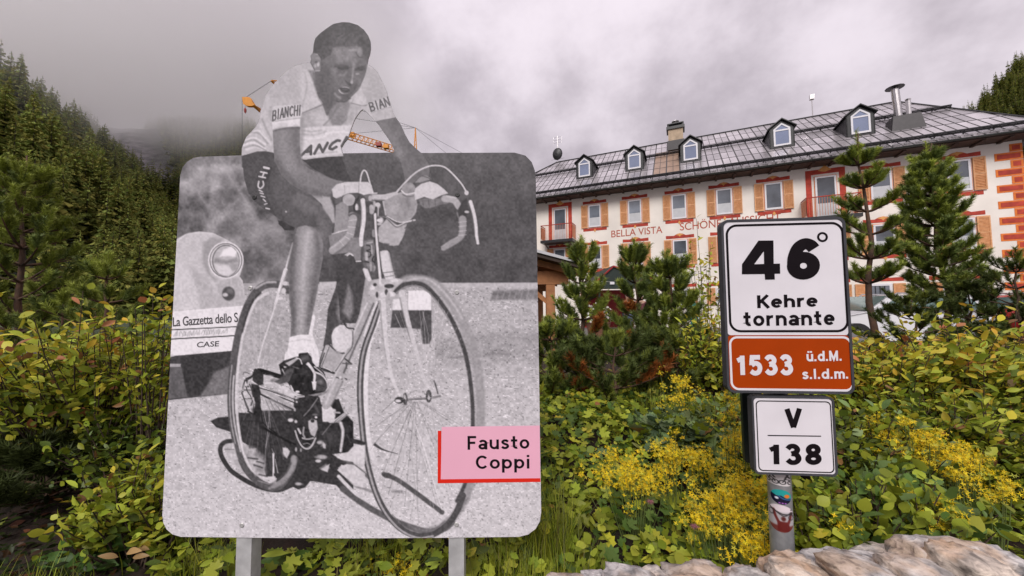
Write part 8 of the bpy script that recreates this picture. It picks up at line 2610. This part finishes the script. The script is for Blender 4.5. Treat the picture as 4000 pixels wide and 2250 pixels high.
def stone(parent, c, hx, hy, hz, seed, tilt=0.0, name='stone'):
    bm = bmesh.new()
    bmesh.ops.create_cube(bm, size=2.0)
    bmesh.ops.subdivide_edges(bm, edges=bm.edges[:], cuts=9, use_grid_fill=True)
    r = np.random.default_rng(seed)
    ph = r.uniform(0, 50, 3); sk = r.normal(size=(3, 3)) * .10
    co = np.array([v.co[:] for v in bm.verts])
    nrm = co / np.linalg.norm(co, axis=1, keepdims=True)
    p = co * .38 + nrm * .62 * 1.18
    p = p + p @ sk
    q = co * 1.7 + ph
    def nz(a, b_, s_): return vnoise(a * 3 + 40, b_ * 3 + 40, 1.6, s_, 3)
    dsp = nz(q[:, 0] + q[:, 2] * .7, q[:, 1] - q[:, 2] * .5, seed) * .26 + nz(q[:, 0] * 2.3 + q[:, 2], q[:, 2] * 2.1 + q[:, 1], seed + 9) * .12
    rid = -np.abs(nz(q[:, 0] * 3.1 + q[:, 2] * 2.0, q[:, 1] * 3.3 - q[:, 2] * 2.6, seed + 31)) * .22
    p = p * (1 + dsp[:, None] + rid[:, None] + .05)
    p = np.round(p * 7 + (nz(q[:, 1] * 1.2, q[:, 0] * 1.1 + q[:, 2], seed + 5) * .8)[:, None]) / 7 * .28 + p * .72
    p = p * np.array((hx, hy, hz))
    ct, st_ = math.cos(tilt), math.sin(tilt)
    p = np.stack([p[:, 0] * ct - p[:, 2] * st_, p[:, 1], p[:, 0] * st_ + p[:, 2] * ct], 1)
    for v, k in zip(bm.verts, p): v.co = k
    me = bpy.data.meshes.new(name); bm.to_mesh(me); bm.free(); me.shade_smooth()
    o = obj_from_mesh(name, me, M_stone, parent)
    o.location = Vector(c) - wloc(parent)
    return o
def wall():
    root = empty('stone_wall', (.9, .80, 0)); tag(root, 'low dry stone wall of pale grey and tan boulders in the lower right foreground', 'wall')
    # top course: (centre px x, width px, top px y, thickness px, depth y, tilt)
    top = [(2150, 250, 2240, 150, .84, .03), (2360, 220, 2222, 150, .85, .02), (2530, 170, 2232, 140, .83, -.05), (2715, 280, 2202, 150, .86, .03), (2920, 200, 2200, 160, .84, -.04), (3080, 250, 2178, 170, .86, .10),
           (3290, 320, 2140, 170, .85, -.16), (3470, 280, 2144, 120, .90, .06), (3690, 400, 2104, 170, .86, -.02)]
    sd = 500
    for (sx, wpx, ty, hpx, Y, tl) in top:
        sd += 1
        k = Y / FPX
        hh = hpx * .5 * k
        Y += .09
        k = Y / FPX
        hh = hpx * .5 * k
        a = at(sx, ty + 14, Y + .02)
        stone(root, (a.x, a.y - .02, a.z - hh * 1.10), wpx * .5 * k * .92, .058, hh * 1.0, sd, tl * .6)
    mid = [(2230, 260, 2360, 150), (2480, 240, 2350, 140), (2730, 260, 2345, 140), (2960, 220, 2330, 140), (3150, 230, 2300, 150), (3390, 270, 2255, 120), (3600, 230, 2260, 130), (3800, 230, 2235, 150), (3450, 300, 2370, 130), (3740, 300, 2370, 150), (3190, 240, 2430, 120)]
    for (sx, wpx, cy_, hpx) in mid:
        sd += 1
        Y = .885
        a = at(sx, cy_ + 10, Y); k = Y / FPX
        stone(root, (a.x, a.y, a.z), wpx * .5 * k * .90, .06, hpx * .5 * k * .92, sd, random.uniform(-.1, .1))
    # lower courses continue to the ground
    r = random.Random(3)
    for row in range(5):
        z = .60 - row * .14
        x = -.15 + r.uniform(0, .1)
        while x < .95:
            hw = r.uniform(.075, .13); sd += 1
            stone(root, (x + hw, .885 + r.uniform(-.01, .01), z), hw * 1.05, .07, .082, sd, r.uniform(-.08, .08)); x += 2 * hw
    m = MB(); m.box((.55, .925, .36), .66, .05, .36); m.build('core', M_core, root)
wall()
